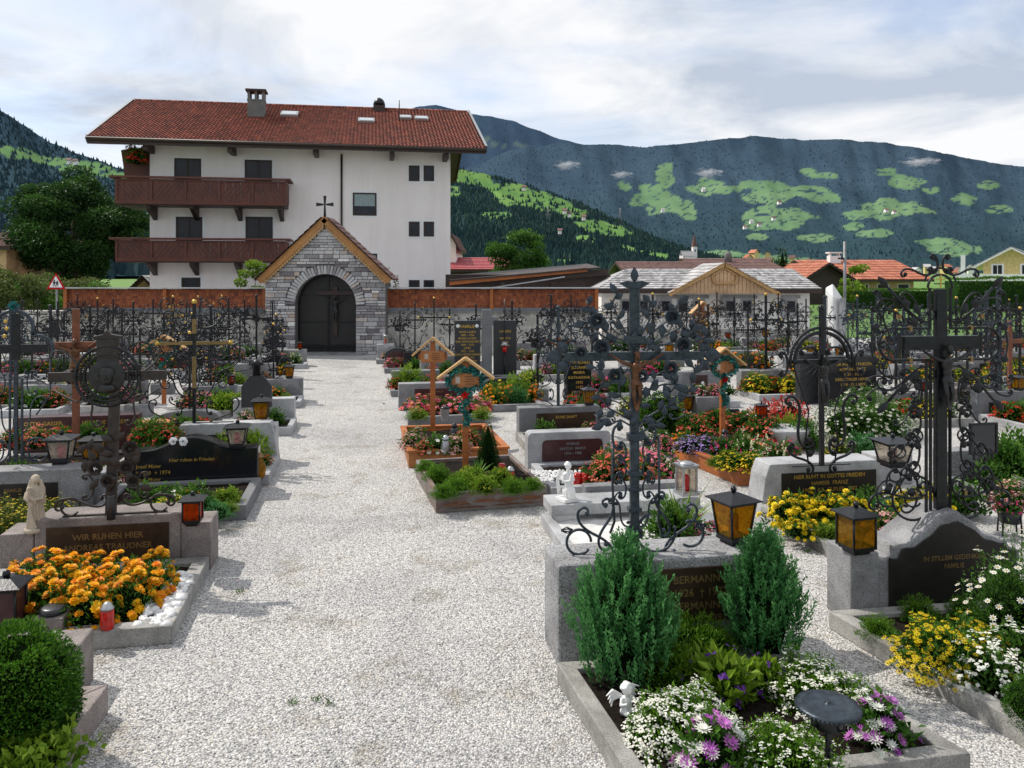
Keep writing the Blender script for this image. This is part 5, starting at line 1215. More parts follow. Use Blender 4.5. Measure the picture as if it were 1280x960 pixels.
for i,(px,py) in enumerate([(940,276),(932,283),(950,280),(968,272),(1119,264),(1109,262),(880,236),(829,262),(975,252),(706,262),(712,266),(655,233),(700,287),(85,199),(93,200),(730,270)]):
    Y=2350 if px>790 else (900 if px>200 else 800)
    s=1.9 if px>790 else 2.0
    o=mk_house('tiny white farmhouse standing in a bright alpine meadow on the slope',px-s,px+s,py+2.2,py,py-1.6,Y*.97,Y*.006,'plaster_w',rr.choice(['tilebr','slate']),'x',0,1); o['group']='farmhouses on the alpine meadows'
    z=Z_(py+2.2,Y*.97)
    for ch in o.children:
        if ch.name.startswith('wall'):
            for v in ch.data.vertices:
                if v.co.z<z: v.co.z=z-3
for px,py0,py1,Y in ((685,288,258,1000),(775,285,260,1100)):
    o=empty('power_pylon',(X_(px,Y),Y,0),0,'slim lattice power pylon %s the near hillside'%('left of the highest meadow strip on' if px<700 else 'above the bright lower meadow on'),'pylon'); b=MB(); z0,z1=Z_(py0,Y),Z_(py1,Y)
    for sx in (-1,1):
        for sy in (-1,1): b.tube([(sx*2.2,sy*2.2,z0),(sx*.4,sy*.4,z1)],.22,4)
    b.build('mast',M['pole'],o); b=MB()
    for k in (.95,.8,.65): b.box((0,0,z0+(z1-z0)*k),(9-4*abs(k-.8),.4,.4))
    b.build('cross_arm',M['pole'],o)
# lamp pole, white stele
Y=31; b=empty('metal_pole',(X_(1056,Y),Y,0),0,'tall slim grey pole with small bracket beside the white stele','pole'); q=MB(); q.tube([(0,0,0),(0,0,Z_(302,Y))],.055,10); q.build('shaft',M['pole'],b); q=MB(); q.box((-.12,0,Z_(323,Y)),(.28,.08,.06)); q.build('bracket',M['iron'],b)
Y=28; o=empty('white_stele',(X_(1043,Y),Y,0),.5,'large rough white memorial stone with pointed top near the hall','memorial stone'); q=MB(); q.add([(-.30,-.22,0),(.26,-.22,0),(.26,.22,0),(-.30,.22,0),(-.32,-.2,1.75),(.24,-.22,1.6),(.2,.18,1.85),(-.22,.2,2.05),(-.08,.0,2.2)],[(0,1,5,4),(1,2,6,5),(2,3,7,6),(3,0,4,7),(4,5,8),(5,6,8),(6,7,8),(7,4,8)]); q.build('boulder',M['marble'],o,bevel=.03); q=MB(); q.box((.0,-.33,1.0),(.3,.03,1.4)); q.build('plaque',M['granite_l'],o)
# warning sign
Y=24.6; o=empty('warning_sign',(X_(71,Y),Y,0),0,'red bordered triangular children crossing sign on a grey post at the wall end','road sign'); s=12*Y/1000
b=MB(); b.tube([(0,0,0),(0,0,Z_(345,Y))],.03,8); b.build('post',M['pole'],o); zc=Z_(354,Y)
def tri(k,y0,y1,m_,nm):
    b=MB(); b.prism([(-s*k,-s*.62*k+zc),(s*k,-s*.62*k+zc),(0,s*1.08*k+zc)],y0,y1); return b.build(nm,M[m_],o,bevel=.004)
tri(1.0,-.05,-.035,'p_red','border_plate'); tri(.70,-.058,-.052,'white','face_plate')
b=MB()
for (dx,k) in ((-.045,1.0),(.045,.8)):
    z=zc-.10; b.ell((dx,-.062,z+.19*k),(.022,.004,.024),8,6); b.prism([(dx-.028,z+.08*k),(dx+.028,z+.08*k),(dx+.02,z+.165*k),(dx-.02,z+.165*k)],-.066,-.060); b.tube([(dx-.01,-.062,z+.085*k),(dx-.035,-.062,z)],.009,4); b.tube([(dx+.01,-.062,z+.085*k),(dx+.035,-.062,z+.005)],.009,4); b.tube([(dx-.02,-.062,z+.155*k),(dx-.05,-.062,z+.11*k)],.007,4); b.tube([(dx+.02,-.062,z+.155*k),(dx+.05,-.062,z+.12*k)],.007,4)
b.build('pictogram',M['dark'],o)

# ------------------------------------------------------------------ trees, shrubs, hedges
t=mk_tree(7.9,3.2,6.0,100,420,.2,'d',4,.3,cz=5.0,spread=.30); t.location=(X_(92,45),45,0); tag(t,'large dark green deciduous tree left of the white house','tree')
t=mk_tree(4.9,1.75,3.3,40,260,.16,'g',14,.14,cz=3.6); t.location=(X_(648,50),50,0); tag(t,'round bright green tree behind the timber shed','tree')
for i,(px,Y,h,cr,lm,lab) in enumerate([(12,27,2.7,1.0,'o','yellow green leafy shrub at the left edge behind the low wall'),(42,29,2.5,1.0,'g','dark leafy shrub on the bank left of the road sign'),(66,33,2.3,1.0,'o','light green shrub just behind the road sign'),(-20,30,3.0,1.3,'g','tall green shrub cut by the left picture edge')]):
    t=mk_tree(h,cr,h*.95,26,260,.11,lm,30+i,.06,'leafy_shrub',cz=h*.52,spread=.42); t.location=(X_(px,Y),Y,0); tag(t,lab,'shrub')
for i,(px,Y,h,cr) in enumerate([(90,38,2.6,1.1),(118,37,2.2,.9),(150,38,2.0,.8)]):
    t=mk_tree(h,cr,h*.9,20,220,.12,'o' if i!=1 else 'g',50+i,.05,'leafy_shrub',cz=h*.5,spread=.42); t.location=(X_(px,Y),Y,0); tag(t,['yellowish shrub above the wall beside the road sign','mid green shrub under the large dark tree','small olive shrub near the corner of the white house'][i],'shrub')
t=mk_tree(3.2,.5,2.0,16,160,.10,'l',60,.03,'forsythia_shrub',cz=2.3,spread=.4); t.location=(X_(319,27.5),27.5,0); tag(t,'bright lime green upright shrub left of the stone gateway roof','shrub')
for i,px in enumerate((484,495)):
    c=mk_cone(.2,2.9 if i==0 else 2.55,700,.07,'d',70+i,'slim_conifer'); c.location=(X_(px,27),27,0); tag(c,'thin dark conifer behind the wall, '+('close against the gateway eaves' if i==0 else 'the shorter one just right of its twin'),'conifer')
c=mk_cone(.9,5.2,900,.2,'d',74,'small_conifer'); c.location=(X_(978,75),75,0); tag(c,'small dark conifer between the brown and orange roofed houses','conifer')
c=mk_tree(3.6,.6,1.6,12,120,.12,'l',75,.03,'lime_shrub',cz=2.2); c.location=(X_(1066,36),36,0); tag(c,'lime green climbing shrub behind the grey pole','shrub')
def hedge(label,px0,px1,Y,h,d,lm,n,seed,lump=0):
    x0,x1=X_(px0,Y),X_(px1,Y); o=empty('hedge',((x0+x1)/2,Y,0),0,label,'hedge'); a=(x1-x0)/2; mb=MB(); mb.box((0,d/2,h*.47),(2*a-.1,d-.1,h*.92),tint=.05); r=random.Random(seed)
    for i in range(n):
        k=r.random(); x=r.uniform(-a,a); hh=h*(1+lump*noise.noise(Vector((x*.6,seed,0))))
        if k<.6: p=(x,-.02+r.uniform(-.05,.05),r.random()*hh); dd=Vector((0,-1,.4))
        else: p=(x,r.uniform(0,d),hh+r.uniform(-.04,.04)); dd=Vector((0,-.3,1))
        leaf(mb,p,dd+rv(r)*.8,.11*r.uniform(.6,1.3),.06,0,min(1,max(0,.35+.3*p[2]/h+r.uniform(-.3,.3))),.1,r)
    mb.build('foliage',M[LEAFS[lm]],o)
hedge('long clipped green hedge between the lawn and the orange roofed house',1050,1200,56,1.35,1.2,'g',5000,3)
hedge('tall uneven dark green hedge below the yellow house',1196,1330,52,2.15,1.6,'g',6000,4,.25)
M['lawn_b']=plain('lawn_grass',(.07,.15,.022),.95,0,.3,3,.5,60)
mb=MB(); mb.add([(12.5,31.5,.012),(42,31.5,.012),(42,58,.012),(14,58,.012)],[(0,1,2,3)]); tag(mb.build('lawn',M['lawn_b']),kind='structure')
USED=set(); M['bark_st']=woodm('exposed_bark_wood',(.20,.075,.03),(.10,.035,.018),(1.5,1.5,6),k=5)
PK['jun']=lambda: mk_juniper(.32,.85,430,'b',5,.16,34)
PK['jun2']=lambda: mk_juniper(.25,.82,380,'b',15,.15,34)
LK['amber']=lambda: mk_lantern('amber',.22,.40); LK['square']=lambda: mk_lantern('square',.22,.37,'amber',None)

# ------------------------------------------------------------------ figures
def angel_mesh():
    mb=MB(); r=random.Random(3)
    mb.ell((0,0,.13),(.115,.13,.13),12,8,bump=.15); mb.ell((.02,-.08,.17),(.09,.10,.08),10,7,bump=.2)
    mb.tube([(.04,-.12,.2),(.05,-.17,.1),(.05,-.17,.0)],[.055,.045,.04],8); mb.tube([(-.04,-.10,.2),(-.02,-.16,.1),(-.02,-.15,.0)],[.055,.045,.04],8)
    mb.ell((0,.0,.36),(.085,.065,.15),12,9); mb.ell((0,.0,.46),(.10,.06,.06),10,7); mb.tube([(0,0,.5),(.01,-.02,.58)],[.035,.032],8)
    mb.ell((.015,-.03,.64),(.058,.066,.075),12,9); mb.ell((.01,0,.655),(.07,.072,.075),10,8,bump=.35); mb.ell((.02,-.095,.63),(.012,.014,.016),6,5)
    for s in (-1,1): mb.tube([(s*.09,0,.47),(s*.125,-.05,.34),(s*.03,-.14,.36),(.03,-.11,.48)],[.036,.03,.026,.022],8); mb.ell((.03,-.11,.50),(.025,.02,.03),7,5)
    for i in range(9): a=-.8+i*.2; mb.tube([(.09*sin(a),-.06,.3),(.12*sin(a),-.12*cos(a),.14),(.14*sin(a),-.14*cos(a),.02)],[.014,.016,.02],5)
    for s in (-1,1):
        for k in range(5): mb.tube([(s*.03,.06,.45),(s*(.10+.018*k),.12,.54-.03*k),(s*(.15-.006*k),.14,.36-.075*k),(s*(.10-.01*k),.12,.20-.035*k)],[.022,.03,.026,.010],6)
    return sculpt(mb,.0075,3,[M['marble']],'angel_figure')
def madonna_mesh():
    mb=MB(); vs=[];fs=[];n=36;pr=[(.155,0),(.15,.1),(.14,.25),(.125,.4),(.135,.52),(.14,.62),(.115,.72),(.06,.79),(.045,.82)]
    for rr,z in pr:
        for i in range(n):
            a=2*pi*i/n; k=1+.12*sin(a*7+z*5)*(1-z) ; vs.append((rr*k*cos(a)+.015*sin(z*5),rr*k*.8*sin(a),z))
    for j in range(len(pr)-1):
        for i in range(n): fs.append((j*n+i,j*n+(i+1)%n,(j+1)*n+(i+1)%n,(j+1)*n+i))
    fs+= [tuple(range(n-1,-1,-1)),tuple((len(pr)-1)*n+i for i in range(n))]; mb.add(vs,fs)
    mb.ell((.0,-.02,.89),(.052,.06,.075),12,9); mb.ell((0,.012,.90),(.082,.08,.092),12,9); mb.tube([(-.07,.03,.88),(-.11,.02,.72),(-.12,0,.5)],[.03,.04,.035],7); mb.tube([(.07,.03,.88),(.12,.02,.72),(.14,0,.45)],[.03,.045,.04],7)
    mb.ell((0,-.082,.885),(.01,.014,.016),6,4)
    mb.ell((-.07,-.11,.64),(.055,.05,.085),10,8); mb.ell((-.075,-.12,.755),(.042,.044,.05),10,8); mb.tube([(-.04,-.13,.6),(.02,-.15,.55),(.03,-.14,.48)],[.032,.026,.02],7); mb.tube([(-.08,-.14,.68),(-.02,-.16,.72)],[.02,.016],6)
    mb.tube([(.12,-.02,.68),(.13,-.10,.56),(-.03,-.16,.56)],[.045,.038,.028],8); mb.tube([(-.12,-.02,.68),(-.14,-.1,.58),(-.07,-.15,.55)],[.042,.035,.026],8)
    mb.tube([(-.06,-.13,.45),(-.02,-.14,.25),(.04,-.13,.03)],[.016,.02,.026],6); mb.tube([(.06,-.12,.45),(.07,-.12,.25),(.11,-.1,.03)],[.014,.018,.022],6)
    return sculpt(mb,.0085,3,[M['sand']],'madonna_figure')
def cherub_mesh():
    mb=MB(); mb.ell((0,0,.28),(.16,.13,.2),12,9); mb.ell((0,0,.08),(.17,.15,.11),10,8); mb.ell((0,-.03,.62),(.14,.14,.15),12,9); mb.ell((0,0,.66),(.155,.15,.14),12,9,bump=.35)
    for s in (-1,1):
        mb.tube([(s*.12,0,.42),(s*.22,-.08,.30),(s*.12,-.2,.36)],[.06,.05,.04],8); mb.tube([(s*.1,-.05,.1),(s*.14,-.28,.16),(s*.12,-.38,.02)],[.085,.065,.045],8)
        for k in range(4): mb.tube([(s*.05,.12,.42),(s*.3,.16,.58-.07*k),(s*(.50-.05*k),.14,.50-.1*k)],[.04,.045,.018],6)
    mb.ell((0,-.17,.6),(.025,.03,.03),6,4); return sculpt(mb,.016,3,[M['marble']],'cherub_figure')

# ------------------------------------------------------------------ R1 foreground grave
def hero_R1():
    headstone('broad rough hewn granite headstone behind the two junipers in the right foreground',0,0,1.5,.67,.42,'flat','rough_st',('flat',.21,.235,.52,.37,'plaque_br'),['BERMANN','\u2217 1926  \u2020 1972','BERMANN','\u2217 1920  \u2020 1991'],.072,'goldd',xyz=(1.04,5.38),bevel=.02,tz=.56)
    kerb('weathered granite kerb around the bed with the two junipers in the right foreground',[(.61,3.80),(2.36,4.11),(1.86,5.25),(.284,5.07)],.10,.13,'kerb')
    plant('jun','large feathery blue green juniper left of the bronze plaque',781,848,.09,1.0,.3)
    plant('jun2','second feathery juniper right of the bronze plaque, the narrower one',955,826,.09,1.0,1.0)
    plant('moss','low moss green cushion shrub between the junipers, the rear one',868,822,.09,1.5)
    plant('moss','low moss green cushion shrub touching the left juniper, the nearer one',842,852,.09,1.3)
    plant('moss','small moss green cushion at the foot of the headstone plaque',895,818,.09,1.1)
    plant('helio','dark leaved heliotrope with violet heads in the middle of the juniper bed',905,875,.09,.95,.5)
    plant('helio','small violet heliotrope beside the left moss cushion',862,858,.09,.6)
    plant('helio','violet heliotrope half hidden behind the right alyssum cushion',958,866,.09,.7,2)
    plant('alyssum','broad white alyssum cushion beside the small cherub',850,925,.09,1.32)
    plant('alyssum','white alyssum cushion at the foot of the right juniper',1022,878,.09,1.28,2)
    plant('alyssum2','yellowish green alyssum cushion with few white blossoms at the bottom edge',982,972,.09,1.3)
    plant('asterw','purple and white aster clump in front of the left alyssum cushion',892,968,.09,1.25)
    plant('asterw','purple aster clump with one white head beside the dish stand',1100,930,.09,1.1,1)
    plant('moss','tiny green cushion near the front kerb of the juniper bed',1040,905,.09,.45)
    x,y=g(783,893,.09); o=empty('cherub_statue',(x,y,.09),.5,'small white winged cherub sitting in the soil beside the left juniper','statue'); meshobj('figure',cherub_mesh(),o,(0,0,0),.235)
    # dish stand
    x,y=g(1035,985,.09); o=empty('dish_stand',(x,y,.09),0,'round dark metal dish on a twisted stem at the lower right','grave bowl'); s=MB()
    s.lathe([(.07,0),(.05,.02),(.015,.03)],n=14); 
    for k in range(3): s.tube([(.013*cos(k*2.09+t*2.4),.013*sin(k*2.09+t*2.4),.03+t*.032) for t in range(9)],.008,6)
    s.build('twisted_stem',M['iron'],o); s=MB(); s.lathe([(.02,.27),(.07,.30),(.075,.36),(.05,.38)],n=16)
    for k in range(4): a=k*pi/2+.4; s.tube([(cos(a)*.05,sin(a)*.05,.30),(cos(a)*.10,sin(a)*.10,.33),(cos(a)*.11,sin(a)*.11,.38),(cos(a)*.08,sin(a)*.08,.385)],.006,5)
    s.build('cup',M['iron'],o); s=MB(); s.lathe([(.02,.385),(.14,.39),(.15,.395),(.151,.403),(.12,.408),(.115,.404),(.03,.412),(.012,.412),(.012,.42),(.001,.424)],n=48)
    for k in range(48): a=2*pi*k/48; s.ell((cos(a)*.150,sin(a)*.150,.393),(.007,.007,.007),5,3)
    s.build('lid_disc',M['ironb'],o)
    lantern('amber','black iron lantern with amber glass and red candle on the rough granite headstone',917,678,.67,1.0,rz=TH+.25)
hero_R1()

def hero_cross_A():
    """leafy rose cross"""
    x,y=g(793,690,.67); o=empty('wrought_iron_cross',(x,y,.665),.10,'tall blue grey iron cross with iron roses, leaves and bronze Christ figure on the rough granite stone','grave cross'); m=M['ironb']; k=.00555
    def L(px,py): return ((px-792)*k,(690-py)*k)
    P=MB(); P.box((0,0,.70),(.06,.05,1.40)); P.box((0,0,.55),(.092,.07,.035)); P.box((0,0,.30),(.092,.07,.03)); P.box((0,0,.80),(.098,.075,.05)); P.box((0,0,.14),(.10,.08,.06)); P.box((0,0,.44),(.088,.066,.025)); P.build('post',m,o,bevel=.004)
    P=MB(); P.prism([(-.038,1.40),(.038,1.40),(.034,1.82),(-.034,1.82)],-.012,.012); P.prism([(-.045,1.82),(.045,1.82),(.11,1.86),(.05,1.875),(.02,1.87),(-.02,1.87),(-.05,1.875),(-.11,1.86)],-.012,.012); P.build('upper_post',m,o,bevel=.004)
    P=MB(); P.box((0,-.0,1.355),(.98,.03,.06)); P.build('crossbar',m,o,bevel=.004)
    ironleaf_o=lambda p,d,l,w,y=0: (lambda q:(ironleaf(q,p,d,l,w,y),q.build('leaf',m,o)))(MB())
    ironleaf_o((0,1.86),(0,1),.11,.06)
    for s in (-1,1): ironleaf_o((s*.49,1.355),(s,0),.13,.11); ironleaf_o((s*.47,1.38),(s*.6,.8),.10,.08); ironleaf_o((s*.47,1.33),(s*.6,-.8),.10,.08)
    r=random.Random(9); V=MB()
    def vine(pts,n,ll=.082,ww=.05,yy=-.02):
        n=int(n*1.0)
        v=[Vector((p[0],0,p[1])) for p in pts]; out=[]
        for i in range(len(v)-1):
            for j in range(5): t=j/5; out.append(v[i].lerp(v[i+1],t)+Vector((0,-.03+.02*sin(i+t*3),0)))
        out.append(v[-1]); V.tube(out,[.007]*(len(out)-1)+[.004],5)
        for q in range(n):
            i=min(len(out)-2,int((q+.6)/n*len(out))); p=out[i]; d=(out[i+1]-out[i]).normalized(); sd=1 if q%2 else -1; an=r.uniform(.5,1.2)*sd
            dx=d.x*cos(an)-d.z*sin(an); dz=d.x*sin(an)+d.z*cos(an); ironleaf_o((p.x,p.z),(dx,dz),ll*r.uniform(.8,1.2),ww*r.uniform(.85,1.15),p.y-.01*r.random())
    vine([(0,1.42),(-.10,1.58),(-.16,1.72),(-.13,1.80)],6); vine([(0,1.42),(-.2,1.52),(-.30,1.62),(-.34,1.74)],7); vine([(-.1,1.42),(-.26,1.52),(-.33,1.50)],3); vine([(-.26,1.56),(-.36,1.60)],2)
    vine([(0,1.42),(.10,1.6),(.10,1.76)],6); vine([(.02,1.42),(.16,1.55),(.26,1.62),(.30,1.74)],7); vine([(.05,1.40),(.22,1.5),(.33,1.56),(.40,1.52)],6); vine([(.08,1.4),(.3,1.46),(.44,1.45),(.50,1.5)],6); vine([(.3,1.40),(.42,1.56)],4)
    vine([(0,.9),(-.18,1.0),(-.26,1.10),(-.22,1.22),(-.3,1.3)],8); vine([(0,.98),(-.1,1.08),(-.12,1.2),(-.05,1.28)],5); vine([(0,.86),(-.1,.92),(-.2,.88),(-.28,.96)],5)
    vine([(0,.82),(.12,.86),(.22,.96),(.24,1.1),(.3,1.2)],8); vine([(0,1.0),(.1,1.1),(.14,1.22),(.24,1.28)],6); vine([(.03,.9),(.2,1.0),(.34,1.05),(.42,1.2),(.4,1.3)],8); vine([(0,1.1),(.2,1.16),(.34,1.16)],5)
    for kx,kz in ((-.13,1.55),(-.2,1.45),(.14,1.48),(-.13,1.02),(.18,1.08),(-.2,.93),(.09,.87),(.3,.95)): scr(V,'C',(kx,kz),.12,r.uniform(0,6),.005,3.3,r.random()<.5,y=-.02)
    V.build('vines',m,o)
    for (px,py,s) in ((743,401,.056),(749,434,.062),(766,469,.055),(838,397,.055),(852,432,.058),(836,461,.054),(723,440,.045),(800,470,.045)):
        q=MB(); rose(q,(L(px,py)[0],-.05,L(px,py)[1]),s,r); q.build('rose',M['ironb'],o)
    for s in (-1,1):
        S=MB()
        if s<0:
            S.tube([(-.15,0,.76),(-.155,0,.5),(-.14,0,.22),(-.17,0,.14)],.009,6)
            scr(S,'C',(-.12,.80),.17,pi/2,.010,3.2,True); scr(S,'S',(-.20,.20),.30,.9,.010,3.2,False); arc(S,(-.39,.09),.085,0,2*pi*.9,.010,22,-.01); scr(S,'S',(-.27,.13),.36,-.45,.010,3.0,True)
        else:
            S.tube([(.17,0,.80),(.175,0,.5),(.17,0,.2),(.2,0,.12)],.009,6)
            scr(S,'C',(.11,.84),.2,pi/2,.010,3.2,False); scr(S,'S',(.20,.26),.26,2.3,.010,3.2,True); arc(S,(.15,.14),.135,pi*.6,2*pi+.3,.010,22,-.01); scr(S,'S',(.33,.14),.34,.5,.010,3.0,False); arc(S,(.40,.12),.09,-2.2,2.0,.010,20)
        for q,z in enumerate((.44,.58,.70)): scr(S,'C',(s*.085,z),.13,pi/2,.007,3.4,s>0); scr(S,'C',(s*.12,z-.06),.09,pi/2+.4*s,.006,3.4,s<0)
        scr(S,'S',(s*.10,.28),.2,pi/2,.007,3.3,s>0); S.build('base_scrollwork',m,o)
        q=MB()
        for j in range(8): a=2*pi*j/8; q.tube([(s*.47-s*.04,cos(a)*.004,.17+sin(a)*.004),(s*.47,cos(a)*.022,.17+sin(a)*.022),(s*.47+s*.04,cos(a)*.004,.17+sin(a)*.004)],.004,4)
        q.build('basket_finial',m,o)
    corpus(o,.47,.99,'bronze',-.05); q=MB(); q.box((.0,-.03,1.47),(.14,.012,.05)); q.build('title_plate',m,o)
M['ironrose']=plain('dark_iron_rose',(.02,.024,.03),.35,.6,.4,20,.3)
hero_cross_A()

# ------------------------------------------------------------------ R2 rustic stone with big scroll cross
headstone('squared grey granite pillar block carrying the small square lantern',0,0,.23,.53,.32,'flat','granite',None,xyz=(2.60,5.89),bevel=.012,name='side_block')
headstone('large rustic arched granite headstone with dark bronze panel at the right edge',0,0,1.20,.80,.34,'rustic','granite',('rustic',.02,.12,1.08,.60,'plaque_dk'),['IN STILLEM GEDENKEN','FAMILIE'],.05,'goldd',xyz=(3.30,6.02),bevel=.02,tz=.48)
kerb('long granite kerb of the bed with yellow creeping zinnia at the right edge',[(2.93,3.94),(4.63,4.34),(4.03,6.10),(2.31,5.84)],.11,.13,'kerb')
lantern('square','square black lantern with yellow glass and flat lid on the granite side block',1070,690,.53,1.0,rz=TH+.1)
for a in ((1097,796,.8,'small dark green cushion at the foot of the granite side block'),(1150,775,.9,'moss green cushion left of the bronze panel in the zinnia bed'),(1205,770,.8,'moss green cushion in front of the bronze panel')): plant('moss',a[3],a[0],a[1],.09,a[2])
plant('zinnia','wide mound of small yellow zinnia blossoms over the right kerb',1186,832,.09,.95,.4)
plant('tallwhite','tall bush of white marguerites at the right picture edge',1275,800,.09,.92,1)
plant('whitecl','white candytuft clump in front of the marguerites',1228,856,.09,.95); plant('whitecl','white candytuft clump cut by the right picture edge',1278,842,.09,1.0,2)
plant('boxball','small boxwood ball at the right edge beside the kerb',1290,905,.09,.7)
def hero_cross_B():
    x,y=g(1177,640,.77); o=empty('wrought_iron_cross',(x,y+.02,.76),.12,'very large black scrollwork cross with double frame standing on the rustic arched stone','grave cross'); m=M['iron']; k=.0061
    P=MB(); P.box((0,0,.86),(.085,.05,1.70)); P.build('post',M['iron'],o,bevel=.004); P=MB(); P.box((0,-.003,1.30),(.62,.052,.105)); P.build('crossbar',m,o,bevel=.004)
    for s in (-1,1):
        f=MB(); X=s*.105
        for z0,z1,xx in ((-.04,1.17,s*.08),(-.02,1.17,s*.115 if s<0 else s*.08),(1.41,1.72,s*.085)): bar(f,xx,z0,xx,z1,.016,.02)
        bar(f,s*.08,1.17,s*.37,1.17,.018,.02); bar(f,s*.085,1.41,s*.37,1.41,.018,.02); bar(f,s*.335,1.2,s*.335,1.38,.016,.02); arc(f,(s*.37,1.29),.125,-pi/2 if s>0 else pi/2,pi/2 if s>0 else 3*pi/2,.013,18)
        f.build('frame_bar',m,o)
        S=MB()
        # lower scroll columns
        for z,sz in ((.18,.36),(.47,.30),(.70,.26),(.93,.22)):
            scr(S,'C',(s*(.10+sz*.42),z),sz*.95,pi/2,.009,3.2,s>0); scr(S,'S',(s*(.13+sz*.55),z+.04),sz*.8,pi/2+s*.5,.007,3.3,s<0)
        for z,xx in ((.33,.24),(.58,.22),(.80,.21),(.46,.36),(.28,.40)): scr(S,'C',(s*xx,z),.15,pi/2+s*.4,.008,3.4,s<0); arc(S,(s*(xx-.03),z+.01),.045,0,2*pi,.007,14)
        scr(S,'S',(s*.34,.14),.42,s*.35,.010,3.1,s>0); arc(S,(s*.22,.12),.17,0,2*pi*.85,.010,28); arc(S,(s*.22,.12),.07,0,2*pi*.9,.008,18)
        arc(S,(s*.42,.16),.10,0,2*pi*.8,.008,20)
        # diagonal leaf stems and corner scrolls
        for zz2 in (1.50,1.62,1.02,.92): scr(S,'C',(s*.52,zz2),.16,s*zz2*3,.008,3.4,s>0)
        for sz,zc in ((1,1.55),(-1,1.03)):
            scr(S,'S',(s*.28,zc),.40,sz*s*.8,.009,3.2,sz*s>0); scr(S,'C',(s*.24,zc+.03*sz),.24,pi/2-s*.5,.008,3.3,s>0); scr(S,'C',(s*.40,zc-.05*sz),.22,.3*s,.008,3.3,sz>0); scr(S,'S',(s*.44,1.29+sz*.13),.25,sz*s*1.1,.007,3.3,s*sz<0)
            S.tube([(s*.15,0,zc-.10*sz),(s*.30,-.01,zc+.03*sz),(s*.43,-.01,zc+.17*sz)],[.006,.009,.012],6)
        scr(S,'C',(s*.50,1.29),.30,pi/2,.008,3.2,s<0); scr(S,'S',(s*.19,1.84),.22,s*.5,.009,3.2,s>0); scr(S,'C',(s*.05,1.90),.14,pi/2,.010,3.3,s>0); scr(S,'C',(s*.2,1.47),.14,0,.006,3.3,False)
        S.build('scrollwork',m,o)
        for (a,b_,d,l_,w_) in ((.43,1.72,(s,1),.12,.06),(.43,.86,(s,-1),.13,.06),(.2,1.42,(s*.4,1),.08,.06),(.22,1.60,(-s*.5,-1),.10,.06),(.24,1.02,(-s,1),.1,.06),(.3,1.0,(s*.2,-1),.09,.09),(.28,1.56,(s*.2,1),.08,.09),(.16,.5,(s,.6),.07,.06),(.15,.75,(s,.6),.07,.06),(.16,.95,(s,.5),.07,.06),(.23,.13,(s*.3,1),.07,.07),(.42,.16,(s*.3,1),.07,.07),(.5,1.4,(s,.4),.07,.06),(.5,1.18,(s,-.4),.07,.06)):
            q=MB(); ironleaf(q,(s*a,b_),d,l_,w_,-.01); q.build('leaf',m,o)
        c=MB()
        for (a,z) in ((.25,1.17),(.25,1.41),(.34,1.50),(.20,.15)): c.box((s*a,-.004,z),(.022,.034,.036))
        c.build('brass_collar',M['goldd'],o)
    T=MB(); arc(T,(0,1.72),.10,0,pi,.010,18); arc(T,(0,1.74),.13,.2,pi-.2,.008,18); bar(T,-.05,1.75,.05,1.75,.008,.008); T.build('top_arch',m,o)
    c=MB(); bar(c,0,1.72,0,1.82,.008,.01,-.005); bar(c,-.035,1.785,.035,1.785,.008,.01,-.006); c.build('small_gilt_cross',M['gold'],o)
    corpus(o,.56,.80,'bronzed',-.055,.02)
hero_cross_B()

# ------------------------------------------------------------------ R3 grave with IN GOTTES FRIEDEN
headstone('light granite stone with gilded inscription below the arched iron cross',1030,640,1.36,.54,.34,'slant','granite_l',('flat',.06,.14,1.12,.30,'plaque_dk'),['HIER RUHT IN GOTTES FRIEDEN','HAMSER  FRANZ','1909    JUL. GUFLER  1987'],.058,'gold',tz=.42)
kerb('granite kerb around the bed of yellow marigolds and creeping greens',rect(1030,641,1.45,1.55),.09,.13,'kerb')
for i,a in enumerate([(985,655),(1010,650),(1035,655),(1060,652),(1128,650),(1148,655),(1160,640),(1000,672),(1085,668)]):
    plant('ymarigold',['bright yellow marigold at the left end of the bed under the gilded inscription','bright yellow marigold second from the left under the gilded inscription','bright yellow marigold third from the left under the gilded inscription','bright yellow marigold fourth from the left under the gilded inscription','yellow marigold seen through the left base scrolls of the big black cross','yellow marigold right behind the post of the big black cross','yellow marigold behind the right base scroll of the big black cross','yellow marigold nearest the left kerb of its bed','yellow marigold behind the square black lantern'][i],a[0],a[1],.09,1.15 if i<7 else .8)
for i,a in enumerate([(1085,648,'green'),(1100,655,'herb'),(1060,668,'mossl'),(1035,675,'mossl'),(1110,672,'rose')]):
    plant(a[2],['trailing green plant over the right end of the inscription stone','grey green plant beside the yellow marigolds','low lime plant near the front kerb of the marigold bed','low lime plant at the kerb corner of the marigold bed','reddish bedding plant left of the big cross foot'][i],a[0],a[1],.09,1.0)
cross('C1',dict(style='arch',h=1.68,w=1.0,mat='iron',body='bronzed',seed=3),'dark iron cross with triple arch, fan of rays and S shaped legs on the light granite stone',1027,582,.54)
headstone('low granite block under the wide pale glass lantern',1118,606,.5,.36,.3,'flat','granite_l',None,name='side_block')
lantern('pale','wide lantern with pale glass and red candle on a low granite block',1116,583,.36,1.25)

